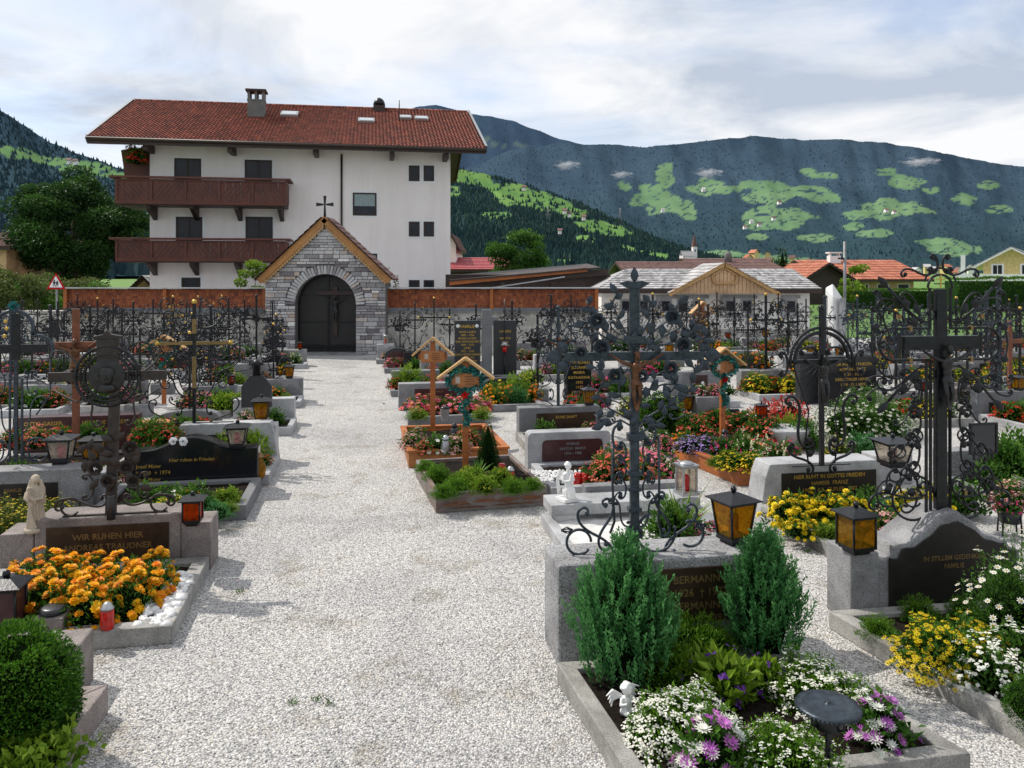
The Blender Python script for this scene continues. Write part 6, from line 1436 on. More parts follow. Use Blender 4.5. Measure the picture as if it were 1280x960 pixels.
# ------------------------------------------------------------------ R4 orange planter grave with roofed cross
kerb('orange stained wooden grave border full of lilac, pink and white flowers',[(2.76,9.7),(3.9,9.9),(3.42,11.45),(2.27,11.2)],.06,.18,'wood_or','soil','wooden_grave_border',.8,lip='wood_or')
for i,(k_,px,py,s) in enumerate([('lilac',862,566,.9),('lilac',884,568,.95),('hotsp',905,572,1.0),('cream',935,570,1.0),('cream',968,580,1.0),('pinkw',950,582,.8),('yellow',915,588,.9),('yellow',940,590,.9),('moss',896,583,.8),('hot',985,575,1.0),('hotsp',925,562,.9)]):
    plant(k_,['lilac ageratum at the left end of the orange wooden border','lilac ageratum second from the left in the orange wooden border','magenta flower spikes beside the lilac ageratum','cream flower spikes behind the yellow blossoms in the orange border','cream flower spikes at the right end of the orange border','pink and white flowers between the two cream clumps','low yellow blossoms at the front left of the orange border','low yellow blossoms at the front right of the orange border','small green cushion left of the low yellow blossoms','magenta flowers beside the light granite stone','magenta spikes behind the roofed cross post'][i],px,py,.15,s)
def roofcross(key,kw,label,px,py,z,rz=.02,s=1.0):
    x,y=g(px,py,z); return inst('W'+key,lambda: mk_woodcross(**kw),label,'wooden cross',(x,y,z),rz,s)
roofcross('a',dict(h=1.36,w=.42,garland=True,span=.72),'orange wooden roofed cross wound with green garland above the lilac flowers',903,553,.15,rz=.35)
votive('dark','small dark candle holder before the roofed cross in the lilac bed',906,560,.15,1.4)
for i,(px,py) in enumerate([(865,546),(893,540),(930,542),(955,548)]): plant('geran',['red geranium left of the garlanded roofed cross','red geranium right behind the garlanded roofed cross post','red geranium between the roofed cross and the scarlet salvia','red geranium at the foot of the scarlet salvia'][i],px,py,.1,1.15)

# ------------------------------------------------------------------ R5 bench grave with white angel
x5,y5=g(784,659); o=empty('bench_gravestone',(x5,y5,0),TH,'low grey granite bench gravestone carrying the white angel','gravestone')
b=MB(); b.box((0,.2,.205),(1.58,.40,.11)); b.build('top_slab',M['granite_l'],o,bevel=.008); b=MB(); b.box((-.62,.2,.075),(.26,.3,.148)); b.build('support',M['marble'],o); b=MB(); b.box((.62,.2,.075),(.26,.3,.148)); b.build('support',M['marble'],o); b=MB(); b.box((.05,.2,.075),(.9,.1,.148)); b.build('support',M['black'],o); b=MB(); b.box((.22,.48,.16),(1.1,.15,.32)); b.build('rear_step',M['granite'],o,bevel=.006)
kerb('light grey kerb around the white slab grave with the angel bench',rect(784,650,1.85,1.35),.10,.12,'granite_l','concrete_w')
x,y=g(709,626,.262); o=empty('angel_statue',(x,y,.262),.5,'white kneeling angel statue with folded hands on the left end of the granite bench','statue'); b=MB(); b.box((0,0,.02),(.17,.17,.04)); b.build('plinth',M['marble'],o,bevel=.006); meshobj('figure',angel_mesh(),o,(0,0,.04),.50)
lantern('silver','silver metal lantern on the right end of the granite bench',858,617,.32,1.0,rz=.3)
plant('spiky','spiky plant with long yellow green sword leaves behind the rough headstone',852,672,.1,1.1); plant('green','leafy green plant at the foot of the sword leaves',838,672,.1,1.2); plant('pinkw','pink and white begonia right of the sword leaved plant',862,668,.1,.8)
plant('hot','small bright red flower near the right kerb of the white slab grave',890,662,.1,.35)

# ------------------------------------------------------------------ R6
headstone('rounded light grey headstone with dark red panel behind the white angel',712,587,1.12,.50,.22,'round','granite_l',('round',.04,.12,.82,.28,'plaque_red'),['FAMILIE','ANTON  MARIA','1904 - 1988'],.05,'granite_d')
kerb('light grey kerb around white pebbles and pink flowers before the rounded headstone',rect(722,588,1.25,1.2),.10,.12,'granite_l')
pebbles('white pebbles spread before the rounded light grey headstone',[g(672,606,.1),g(735,606,.1),g(725,590,.1),g(662,590,.1)],.1,420,r0=.018)
for i,(px,py) in enumerate([(757,604),(778,600),(800,606),(825,600),(770,590),(808,592)]): plant(('coral','pink')[i%2],['coral flower clump beside the two red candles','pink flower clump left of the blue iron post foot','coral flower clump directly behind the iron rose cross','pink flower clump right of the iron rose cross post','coral flower clump touching the rounded headstone','pink flower clump farthest from the path in the pebble grave'][i],px,py,.1,1.25)
for px,l_ in ((722,'red grave candle beside the white angel, the left one'),(731,'red grave candle beside the pink flowers, the right one')): votive('redopen',l_,px,606,.1,1.15)

# ------------------------------------------------------------------ R7 weathered wood border
kerb('weathered grey brown wooden grave border with scalloped bark edge by the path',[(-.818,8.61),(.383,8.9),(0,10.45),(-1.22,10.15)],.05,.22,'wood_gy','soil','wooden_grave_border',.8,lip='wood_gr2' if 'wood_gr2' in M else None)
for i,(px,py,s) in enumerate([(532,590,.85),(547,600,1.05),(571,616,1.05),(555,622,.9),(642,616,1.0),(666,612,.8)]): plant('moss',['green cushion at the back left corner of the weathered border','large green cushion on the left side of the weathered border','green cushion behind the front board, left of centre','low green cushion in the front left corner of the weathered border','green cushion behind the front board, right of centre','small green cushion in the front right corner of the weathered border'][i],px,py,.18,s)
plant('cone','dark green dwarf conifer beside the garlanded cross in the weathered border',610,585,.18,.95)
plant('grassy','tuft of fresh green grass leaves between cross and dwarf conifer',598,598,.18,.95)
for i,(px,py) in enumerate([(580,610),(605,616),(625,606),(590,604)]): plant('gold',['small yellow flowering plant left of the grass tuft','small yellow flowering plant in front of the grass tuft','small yellow flowering plant beside the red candle','small yellow flowering plant at the foot of the teal garland cross'][i],px,py,.18,.8)
votive('red','red candle with grey domed lid in the weathered wooden border',638,604,.18,1.25); votive('redopen','open red candle behind the domed one in the weathered border',627,593,.18,1.1)
roofcross('b',dict(h=1.36,w=.46,garland=True,span=.70),'wooden roofed cross with teal garland and red rose in the weathered border',582,585,.18)
o=[q for q in COL.objects if q.name.startswith('wooden_grave_border')][-1]; fb=[q for q in o.children if q.name.startswith('front_board')][0]
bb=MB(); rr=random.Random(6); p0=Vector((-.818,8.61,0))-o.location; p1=Vector((.383,8.9,0))-o.location; dd=p1-p0; ang=atan2(dd.y,dd.x); Lw=dd.length
for (u0,u1,zm,hh) in ((.06,.30,.085,.05),(.33,.52,.10,.045),(.55,.74,.095,.05),(.76,.96,.10,.06),(.12,.45,.045,.018),(.5,.93,.05,.02)):
    top=[]; bot=[]
    for k in range(13): u=u0+(u1-u0)*k/12; e=sin(pi*k/12)**.6; top.append((u*Lw,zm+hh*.5*e+.006*rr.uniform(-1,1))); bot.append((u*Lw,zm-hh*.3*e+.005*rr.uniform(-1,1)))
    bb.prism(top+bot[::-1],-.006,.002)
q=bb.build('bark_stains',M['bark_st'],fb); q.location=p0; q.rotation_euler=(0,0,ang)
# R8
kerb('red brown wooden grave border behind the weathered one',[(-1.37,10.6),(-.05,10.85),(-.42,12.5),(-1.70,12.3)],.06,.20,'wood_orx','soil','wooden_grave_border',.8,lip='wood_or')
for i,(k_,px,py,s) in enumerate([('rose',515,562,.9),('coral',530,568,.7),('white',550,566,1.0),('rose',572,566,.9),('coral',585,556,.9),('rose',520,552,.8),('red',578,548,.7)]): plant(k_,['rosy foliage plant in the left corner of the red brown border','coral flowers along the front of the red brown border','white broad petalled flowers in the red brown border','rosy plant right of the silver candle','coral plant at the right end of the red brown border','rosy plant at the back left of the red brown border','small red flowers beside the dark candle'][i],px,py,.16,s)
votive('silver','silver lidded glass candle in the red brown border',557,568,.16,1.35); votive('dark','black domed candle at the back of the red brown border',568,550,.16,1.3)
roofcross('c',dict(h=1.44,w=.44,span=.62),'plain orange wooden roofed cross with name board, left of the garlanded one',541,540,.16)
# R9
kerb('dark granite kerb with a row of pink begonias',[g(510,534),g(607,529),(g(607,529)[0]-.2,g(607,529)[1]+1.3),(g(510,534)[0]-.2,g(510,534)[1]+1.3)],.10,.16,'granite_d')
for i in range(9): plant('begonia',['first','second','third','fourth','fifth','sixth','seventh','eighth','ninth'][i]+' pink begonia from the left in the row behind the roofed crosses',519+i*10.5,514+(i%2)*3,.12,1.0,i)
for i,(px,l_) in enumerate([(522,'lime green shrub at the left end of the begonia kerb'),(602,'lime green shrub at the right end of the begonia kerb')]): plant('mossl',l_,px,524,.12,1.25)
x,y=g(556,526,.14); o=empty('grey_urn',(x,y,.14),TH,'tapered grey stone flower urn with dark lid on the begonia kerb','urn'); b=MB(); b.box((0,0,.1),(.10,.10,.2),taper=1.5); b.build('body',M['granite'],o); b=MB(); b.lathe([(.08,.2),(.07,.225),(.02,.24)],n=12); b.build('lid',M['iron'],o)
headstone('grey headstone with wide dark red panel behind the begonias',545,512,1.4,.50,.25,'flat','granite',('flat',.05,.12,.9,.28,'plaque_red'),['FAMILIE'],.05,'goldd')

# ------------------------------------------------------------------ L2 marigold grave
headstone('low granite headstone with bronze panel behind the orange marigolds',0,0,1.17,.51,.36,'flat','granite_p',('flat',.0,.07,.98,.37,'plaque_br'),['WIR RUHEN HIER','ANDREAS TRAUDNER'],.072,'goldd',xyz=(-3.45,6.84),bevel=.015,tz=.38)
headstone('granite block right of the bronze panel, carrying the red lantern',0,0,.25,.42,.34,'flat','granite_p',None,xyz=(-2.75,6.965),name='side_block')
headstone('granite block left of the bronze panel, carrying the stone Madonna',0,0,.26,.40,.34,'flat','granite_p',None,xyz=(-4.16,6.715),name='side_block')
kerb('worn stone kerb around the orange marigold bed in the left foreground',[(-3.95,5.30),(-2.376,5.59),(-2.63,6.95),(-4.28,6.66)],.12,.13,'kerb')
for i,(px,py) in enumerate([(50,768),(80,776),(112,780),(60,748),(95,756),(130,764),(160,766),(182,750),(150,744),(115,738),(78,734),(45,738),(188,736),(30,760)]):
    plant(('marigold','marigold2')[i%2],'orange marigold in the left foreground bed, '+['front row far left','front row second','front row third, behind the red candle','middle row left','middle row second','middle row third','middle row right','near the white pebbles','back row right of centre','back row centre','back row left of centre','back row far left','back right corner by the pebbles','half hidden at the left picture edge'][i],px,py,.09,1.0,i)
pebbles('strip of white pebbles along the right kerb of the marigold bed',[g(170,786,.1),g(208,786,.1),g(244,722,.1),g(208,718,.1)],.10,230,r0=.036)
lantern('red','small black lantern with glowing red glass on the right granite block',241,656,.42,.95)
votive('red','red and white grave candle with brown lid before the marigolds',134,786,.13,1.2)
x,y=g(66,806); o=empty('stone_candle_block',(x,y,0),TH,'small tapered granite block with round black dish in front of the marigolds','stone block'); b=MB(); b.box((0,0,.11),(.17,.17,.22),taper=1.15); b.build('block',M['granite_p'],o,bevel=.01); b=MB(); b.lathe([(.07,.22),(.085,.235),(.085,.26),(.06,.27)],n=18); b.build('dish',M['blackm'],o)
LK['dk']=lambda: mk_lantern('square',.17,.34,'plaque_red','red_gl')
lantern('dk','dark iron lantern with dark red panels cut by the left picture edge',8,790,.1,1.25)
plant('herb','grey green plant before the right half of the black wavy headstone',272,648,.12,.7); plant('gold','golden shrub in the right corner of the black granite bed',283,632,.12,.8)
x,y=g(44,664,.40); o=empty('madonna_statue',(x,y,.40),.35,'pale sandstone Madonna and Child statue on the left granite block','statue'); meshobj('figure',madonna_mesh(),o,(0,0,.025),.46); b=MB(); b.lathe([(.085,0),(.08,.03),(.06,.04)],n=12); b.build('plinth',M['sand'],o)
M['ironmed']=plain('brownish_iron',(.035,.028,.025),.5,.4,.4,18,.3)
def cross_D():
    x,y=g(143,644,.51); o=empty('wrought_iron_cross',(x,y+.02,.505),TH,'brown iron cross with round portrait medallion and ring in the left foreground','grave cross'); m=M['ironmed']
    P=MB(); P.box((-.02,0,.60),(.085,.05,1.2),rot=Matrix.Rotation(.03,3,'Y')); P.build('post',m,o,bevel=.006)
    P=MB(); P.box((-.06,0,1.42),(.17,.06,.20)); P.prism([(-.17,1.52),(.05,1.52),(.05,1.545),(-.03,1.56),(-.06,1.60),(-.09,1.56),(-.17,1.545)],-.035,.035); P.build('head_block',m,o,bevel=.004)
    P=MB(); P.box((-.06,0,1.20),(.95,.035,.08)); P.build('crossbar',m,o,bevel=.004)
    c=(-.06,1.20); S=MB(); arc(S,c,.255,0,2*pi,.014,40,-.02); arc(S,c,.215,0,2*pi,.008,36,-.02); arc(S,c,.185,0,2*pi,.014,36,-.02)
    for k in range(24): a=2*pi*k/24; S.tube([(c[0]+cos(a)*.185,-.02,c[1]+sin(a)*.185),(c[0]+cos(a)*.255,-.02,c[1]+sin(a)*.255)],.005,4)
    S.build('ring',M['iron'],o)
    d=MB(); d.ell((c[0],-.03,c[1]),(.15,.02,.15),28,10); q=d.build('medallion',M['bronzed'],o)
    h=MB(); h.ell((c[0],-.055,c[1]+.0),(.055,.03,.075),12,9); h.ell((c[0],-.045,c[1]+.03),(.07,.03,.065),12,8,bump=.3); h.ell((c[0],-.085,c[1]-.005),(.01,.012,.018),6,4); h.ell((c[0],-.05,c[1]-.1),(.08,.02,.04),10,6); h.ell((c[0],-.07,c[1]-.04),(.03,.015,.02),8,5); h.build('relief_head',M['bronzed'],q)
    for s in (-1,1):
        S=MB(); scr(S,'S',(s*.17-.02,.90),.24,pi/2+s*.2,.009,3.2,s>0); scr(S,'C',(s*.33-.06,1.33),.26,s*.8,.008,3.1,s<0); S.tube([(s*.05,0,1.12),(s*.25-.06,0,.98),(s*.42-.06,0,1.08)],.007,5)
        scr(S,'S',(s*.27,.12),.36,s*.5,.011,3.2,s>0); scr(S,'C',(s*.22,.25),.22,pi/2,.009,3.2,s>0); bar(S,0,.01,s*.42,.01,.016,.03); arc(S,(s*.36,.09),.075,0,5.6,.010,20); S.build('scrollwork',m,o)
    r=random.Random(2)
    for (a,b_,s) in ((-.15,.42,.065),(.10,.42,.065),(-.05,.31,.06),(.15,.30,.055),(.13,.58,.07)):
        q=MB(); rose(q,(a,-.05,b_),s,r); q.build('rose',m,o)
    for k in range(26):
        a=r.uniform(0,6.28); p=(r.uniform(-.25,.22),r.uniform(.22,.72)); q=MB(); ironleaf(q,p,(cos(a),sin(a)),.12,.065,-.03-.02*r.random()); q.build('leaf',m,o)
    P=MB(); P.lathe([(.035,0),(.035,.16),(.028,.19),(.03,.2)],c=(.0,-.12,0),n=10); P.build('candle_tube',M['blackm'],o)
cross_D()
# L1
kerb('pinkish granite kerb with boxwood ball at the bottom left corner',[(-3.5,3.2),(-2.22,3.3),(-2.38,4.72),(-3.6,4.52)],.15,.17,'granite_p')
headstone('pinkish granite block behind the boxwood ball at the left edge',0,0,1.0,.33,.25,'flat','granite_p',None,xyz=(-3.12,4.78),name='side_block')
plant('bigbox','dense dark green boxwood ball in the bottom left corner',14,930,.14,.86)
for i,(px,py) in enumerate([(15,975),(50,962),(35,945)]): plant('ivy',['light green ivy at the very bottom left corner','light green ivy spilling over the pinkish kerb','light green ivy under the boxwood ball'][i],px,py,.15,1.0,i)
# L3
headstone('polished black granite headstone with wavy top and golden script',240,616,1.5,.66,.2,'wave','black',None,['Hier ruhen in Frieden'],.058,'gold',bevel=.015,tz=.42)
text(['Josef Maier','* 1920  + 1974','Pauli Maier','* 1925  + 1997','Maria Maier'],.062,M['gold'],[o for o in COL.objects if o.name.startswith('headstone')][-1],(-.62,-.0016,.36),align='LEFT')
kerb('dark grey granite kerb before the polished black wavy headstone',rect(240,617,1.56,1.15),.10,.16,'granite_d')
for i,(k_,px,py,s) in enumerate([('green',185,640,1.0),('white',215,638,1.0),('green',240,640,1.0),('yellow',200,650,.8),('yellow',225,648,.8),('herb',255,640,.7),('alyssum2',155,648,.7),('orange',240,628,.6),('mossl',285,640,.7)]): plant(k_,['leafy green plant left in the bed of the black wavy headstone','white petalled plant in front of the golden script','leafy plant with orange tips in the black granite bed','low yellow flowers behind the red lantern, left','low yellow flowers behind the red lantern, right','grey green plant in the right part of the black granite bed','pale alyssum beside the medallion cross foot','small orange flowers before the polished stone','lime plant in the right corner of the black granite bed'][i],px,py,.12,s)
lantern('pink','dark lantern with pale glass and pink red heart light on the black wavy headstone',297,560,.50,1.1)
x,y=g(224,556,.56); 
for i,px in enumerate((217,229)):
    o=empty('rose_ornament',(g(px,556,.57)[0],g(px,556,.57)[1],.61),0,'white metal rose ornament on the black headstone, the %s one'%('left' if i==0 else 'right'),'ornament'); q=MB(); rose(q,(0,0,0),.055); q.build('petals',M['white'],o); q=MB(); q.tube([(0,.01,-.01),(0,.02,-.06)],.006,5); q.build('stem',M['metal'],o)
# L4
headstone('grey granite headstone at the left edge carrying the trefoil arch cross',30,655,1.15,.55,.3,'flat','granite',('flat',-.1,.06,.85,.36,'plaque_dk'),['FAMILIE'],.05,'goldd')
for i,(px,py) in enumerate([(5,675),(30,680),(55,672),(15,660),(68,662),(-8,685)]): plant('yelbush','yellow coneflower bush at the left edge, '+['against the picture border','left of the stone Madonna','directly behind the stone Madonna','in the back row','right of the stone Madonna','cut by the border, front row'][i],px,py,.08,.62,i)
kerb('low stone kerb around the yellow coneflowers at the left edge',rect(30,656,1.3,1.0),.1,.1,'kerb')
lantern('pink','lantern with pale glass and bright pink candle on the left edge headstone',77,579,.55,1.15)
lantern('orange','lantern with orange candle right of the pink one',117,577,.42,1.1)
headstone('speckled granite block below the orange lantern',110,640,.34,.42,.3,'flat','granite',None,name='side_block')
def cross_E():
    x,y=g(20,577,.55); o=empty('wrought_iron_cross',(x,y,.55),TH,'blue grey iron cross under a trefoil shaped arch at the left edge','grave cross'); m=M['ironb']
    P=MB(); P.box((0,0,.80),(.035,.035,1.6)); P.box((.06,0,.45),(.02,.02,.9)); P.box((-.06,0,.45),(.02,.02,.9)); P.build('post',m,o); P=MB(); P.box((0,0,1.22),(.62,.03,.09)); P.box((0,-.003,1.35),(.085,.032,.5)); P.build('inner_cross',M['iron'],o)
    S=MB(); arc(S,(-.02,1.44),.19,-.35,pi+.35,.020,24,0,8); arc(S,(.21,1.20),.16,-.5,pi*.62,.020,20,0,8); arc(S,(-.25,1.20),.16,pi*.38,pi+.5,.020,20,0,8); S.build('trefoil_arch',m,o)
    S=MB()
    for s in (-1,1): scr(S,'C',(s*.17,.13),.24,pi/2,.009,3.2,s>0); arc(S,(s*.2,.12),.13,0,2*pi,.009,24); scr(S,'S',(s*.14,.5),.4,pi/2,.008,3.1,s>0); scr(S,'C',(s*.16,.85),.26,pi/2,.008,3.1,s>0); scr(S,'C',(s*.18,1.33),.2,0,.007,3.2,False); S.tube([(s*.34,0,1.1),(s*.34,0,.7),(s*.2,0,.5)],.009,5)
    S.build('scrollwork',m,o); q=MB(); rose(q,(-.02,-.01,1.68),.06); q.build('rose',M['ribbon'],o); q=MB()
    for k in range(6): ironleaf(q,(-.02,1.66),(cos(k),sin(k)),.08,.04,-.02)
    q.build('leaves',m,o)
    q=MB()
    for (a,b_) in ((-.09,1.52),(-.08,1.44),(-.1,1.36)): q.ell((a,-.03,b_),(.022,.012,.022),8,6)
    q.build('gilt_flowers',M['gold'],o)
cross_E()

# ------------------------------------------------------------------ middle graves, one call each
def grave(desc, px, py, w, h, mat='granite', pr='flat', plaque=None, lines=None, L=1.1, km='kerb', plants_=(), cr=None, lan=None, hs=True, th=.24, rz=TH, tsize=.06, tmat='gold', kh=.13, cdesc=None, soil='soil'):
    if hs: headstone('%s headstone %s'%({'granite':'grey granite','granite_l':'pale granite','granite_d':'dark grey granite','granite_p':'brownish granite','black':'polished black','blackm':'matt black','rough_st':'rough hewn granite','plaque_red':'dark red polished','concrete':'weathered concrete grey'}[mat],desc),px,py,w,h,th,pr,mat,plaque,lines,tsize,tmat,rz)
    if L: kerb('%s kerb of the grave %s'%({'kerb':'stone','granite':'grey','granite_l':'pale','granite_d':'dark','granite_p':'brownish'}[km],desc),rect(px,py+.5,w*1.08,L,rz),.09,kh,km,soil)
    x0,y0=g(px,py); c,s=cos(rz),sin(rz)
    for i,(k_,u,v,sc_) in enumerate(plants_):
        a,b_=u*w*.5,-v*L if L else -v
        col={'red':'red flowers','pink':'pink flowers','hot':'magenta flowers','coral':'coral flowers','rose':'rosy flowers','pinkw':'pink and white flowers','cream':'cream flowers','hotsp':'magenta flower spikes','orange':'orange flowers','deep':'deep orange flowers','yellow':'small yellow flowers','white':'white flowers','begonia':'pink begonias','redbush':'scarlet salvia','geran':'red geraniums','gold':'golden shrub','lime':'lime green shrub','green':'leafy green plant','herb':'grey green plant','moss':'green cushion','mossl':'lime cushion','alyssum':'white alyssum','lilac':'lilac ageratum','marigold':'orange marigold','ymarigold':'yellow marigold','boxball':'boxwood ball','cone':'dwarf conifer','daisybush':'white marguerite bush','bluejun':'grey green juniper','yelbush':'yellow coneflowers','whitecl':'white candytuft','darksh':'dark leafy shrub','spiky':'sword leaved plant','zinnia':'yellow zinnias','grassy':'grass tuft','alyssum2':'pale alyssum'}[k_]
        side='left' if u<-.3 else 'right' if u>.3 else 'in the middle'
        dep='at the back' if v<.35 else 'at the front' if v>.7 else 'halfway down'
        lb='%s, %s %s, grave %s'%(col,{'at the back':'rear','at the front':'front','halfway down':'mid'}[dep],{'in the middle':'centre'}.get(side,side),desc)
        if lb in USED: lb=lb.replace(', grave',' again, grave') if False else lb
        plant(k_,lb,0,0,0,sc_,xyz=(x0+a*c-b_*s,y0+a*s+b_*c,.09 if L else .0))
    if cr:
        st,ch,cw,cm,bd,seed,dx,cl_=cr
        u=dx; x=x0+u*c-th*.5*s; y=y0+u*s+th*.5*c
        o=inst('G%s%s%s%s%s'%(st,round(ch,1),cm,bd,seed%3),lambda: mk_cross(st,ch,cw,cm,bd,seed%3,acc=(seed%4==1 and st!='gild')),cl_+' '+(cdesc or desc),'grave cross',(x,y,h if hs else 0),rz)
    if lan:
        kind,u,cl_=lan; x=x0+u*w*.5*c-th*.4*s; y=y0+u*w*.5*s+th*.4*c; inst('L'+kind,LK[kind],cl_+' '+desc,'lantern',(x,y,h if pr!='steps' else h*.55),rz,.8)

# right side
roofgrave=None
grave('below the bronze Christ cross right of the begonias',700,548,1.3,.49,'granite_d','flat',('flat',.1,.1,.95,.3,'plaque_br'),['RUHE SANFT'],L=.9,plants_=[('green',-.5,.4,.9),('mossl',.2,.4,.8),('pink',.6,.5,.9)],cr=('scroll',1.55,.86,'ironb','bronze',3,0,'blue grey scroll cross with bronze Christ figure standing on the stone'),lan=('amber',.75,'amber lantern on the stone'))
grave('beside the dark arched stone with orange flowers',632,500,.95,.45,'blackm','curve',L=1.3,km='granite',plants_=[('orange',-.75,.45,1.3),('deep',-.3,.6,1.2),('ymarigold',-.3,.3,1.3),('lime',.35,.35,1.6),('deep',.8,.5,1.2),('bluejun',.1,.8,.9),('orange',-.8,.8,1.1),('ymarigold',-.7,.2,1.0)])
# twin black stelae
x,y=g(606,474); o=empty('twin_stele_monument',(x,y,0),TH*.6,'tall matt black twin slab family monument with golden lettering and centre cross','gravestone')
b=MB(); b.box((-.42,.1,.74),(.62,.14,1.36)); q=b.build('left_slab',M['blackm'],o,bevel=.01); b=MB(); b.box((.50,.1,.74),(.56,.14,1.36)); q2=b.build('right_slab',M['blackm'],o,bevel=.01)
b=MB(); b.box((.06,.12,.85),(.24,.12,1.66)); b.box((.06,.115,1.40),(.52,.115,.2)); b.build('centre_cross',M['granite_d'],o,bevel=.008); b=MB(); b.box((.03,.12,.04),(1.7,.5,.08)); b.build('plinth',M['blackm'],o,bevel=.008)
text(['FAMILIE'],.105,M['gold'],o,(-.42,.028,1.33)); text(['HANS LAGEN','1889 - 1956','MARIA LAGEN','GEB. FANKHAUSER','1894 - 1972','JOSEF','1921 - 1943','ANNA WEGSCHEIDER','1928 - 1999','GEORG LAGEN','1931 - 2004'],.068,M['gold'],o,(-.42,.028,1.18),sp=1.15)
text(['LAGEN'],.09,M['gold'],o,(.50,.028,1.2)); text(['MARTIN','PAUL','LAGEN'],.072,M['gold'],o,(.50,.028,1.02))
for s in (-.65,-.19): b=MB(); b.lathe([(.045,0),(.045,.01)],n=14); q=b.build('portrait_oval',M['white'],o); q.rotation_euler=(pi/2,0,0); q.location=(s,.03,1.29)
kerb('dark kerb in front of the black twin slab monument',rect(606,475,1.8,1.1),.1,.12,'granite_d')
for i,(k_,px,py,s) in enumerate([('green',575,480,1.1),('red',590,482,1.0),('gold',665,478,1.3),('herb',640,482,1.0),('yellow',660,482,1.1)]): plant(k_,['green plant at the left foot of the black twin slabs','red flowers before the left black slab','golden shrub right of the black twin slabs','grey green plant before the right black slab','yellow flowers right of the black twin slabs'][i],px,py,.08,s)
x,y=g(631,470); o=empty('candle_post',(x,y-.6,0),0,'slim black candle post with red light and small roof before the twin slabs','lantern'); b=MB(); b.tube([(0,0,0),(0,0,.6)],.02,6); b.tube([(0,0,.6),(0,0,1.95)],.012,6); b.build('post',M['iron'],o); b=MB(); b.lathe([(.05,.66),(.06,.80)],n=8); b.build('red_glass',M['red_gl'],o); b=MB(); b.lathe([(.12,.82),(.02,.92)],n=8); b.build('roof',M['metal'],o)
grave('near the gate with the lime shrub in a bowl',520,487,1.05,.42,'granite_d','flat',L=.9,km='granite_d',plants_=[('lime',-.35,.4,1.6),('red',-.85,.5,1.0),('red',.6,.4,1.1),('herb',0,.8,.9),('pink',.9,.6,1.0)])
grave('with rounded red panel right beside the gate',496,462,.62,.58,'blackm','arch',('arch',0,.08,.48,.42,'plaque_red'),None,L=.7,km='granite_d',plants_=[('pink',-.5,.5,1.0),('hot',.4,.5,1.0)],lan=None)
grave('just right of the rounded red panel near the gate',519,465,.6,.52,'black','flat',L=.6,km='granite_d',plants_=[('green',0,.5,1.0)],cr=('ring',1.25,.9,'iron',None,3,0,'black circular scroll cross'))
grave('against the masonry on the right side of the path',482,452,.5,.5,'granite_l','flat',L=.5,km='granite',plants_=[('rose',0,.5,.8)],lan=('silver',0,'small silver lantern'))
grave('left of the black twin slabs',548,470,.9,.5,'granite','flat',L=.8,plants_=[('pink',-.4,.5,1),('green',.4,.5,1.1)],cr=('plain',1.45,1.25,'iron',None,1,-.1,'broad plain dark iron cross'))
grave('with golden lettered black slab behind the bronze Christ cross',724,512,.48,1.05,'black','flat',None,['HIER RUHEN','JOHANN','MARIA','KATHARINA','1892','1977','FRIEDEN'],L=1.0,plants_=[('red',-.9,.4,1.0),('hot',.9,.4,1.2),('pink',1.3,.3,1.0),('green',0,.7,1.0)],tsize=.075)
grave('far behind the iron rose cross on its left',690,468,.9,.5,'granite_l','flat',L=1.0,plants_=[('pink',-.5,.5,1),('darksh',.5,.3,.9),('gold',0,.6,1)],cr=('vine',1.5,.8,'iron',None,2,0,'dark leafy iron cross'))
grave('between the timber shed wall and the iron rose cross',655,452,.8,.55,'granite','curve',L=.9,plants_=[('rose',-.5,.5,1.2),('red',.3,.5,1),('green',.8,.4,1)],lan=('red',-.7,'red glass lantern'))
grave('near the shingled wall above the black twin slabs',715,446,.9,.5,'granite','flat',L=.8,plants_=[('white',-.4,.5,1.2),('pink',.4,.5,1)],cr=('scroll',1.4,.8,'iron',None,2,0,'thin scroll cross'))
grave('with magenta petunias behind the iron rose cross',760,490,1.0,.5,'granite','flat',L=1.0,km='granite_l',plants_=[('hot',-.6,.3,1.3),('hot',.2,.3,1.3),('hotsp',.8,.4,1.2),('green',0,.8,1.1)])
grave('with magenta petunias right of the iron rose cross',818,470,1.0,.55,'granite_d','flat',L=1.0,km='granite_l',plants_=[('hot',-.6,.3,1.4),('hotsp',0,.3,1.5),('hot',.6,.4,1.3)],cr=('scroll',1.5,.8,'iron','bronzed',1,0,'dark scroll cross with small Christ figure'),lan=('square',.85,'square lantern'))
plant('boxball','round boxwood ball right of the iron rose cross',826,548,.0,1.9); plant('yelbush','yellow flowering bush behind the round boxwood ball',835,522,.0,.7); plant('yellow','low yellow flowers left of the round boxwood ball',790,520,.0,1.3)
for i,(k_,px,py) in enumerate([('pinkw',818,558),('pink',832,562),('deep',848,560),('orange',858,556),('white',826,552)]): plant(k_,['pink and white flowers in the red bowl group','pink flowers in the red bowl group beside the boxwood ball','deep orange flowers left of the orange wooden border','orange flowers touching the orange wooden border','white flowers at the back of the red bowl group'][i],px,py,.08,.75)
x,y=g(833,562); o=empty('flower_bowl',(x,y,0),0,'dark red flower bowl with pink and orange flowers by the boxwood ball','flower bowl'); b=MB(); b.lathe([(.14,0),(.24,.10),(.26,.13),(.22,.12)],n=18); b.build('bowl',M['plaque_red'],o)
grave('with two black name plates behind the garlanded roofed cross',892,545,1.02,.62,'granite','steps',('flat',.18,.33,.5,.09,'blackm'),None,L=0,plants_=[])
x,y=g(892,545); q=MB(); q.box((.18,-.008,.22),(.5,.014,.09)); q.build('plaque',M['blackm'],[o for o in COL.objects if o.name.startswith('headstone')][-1])
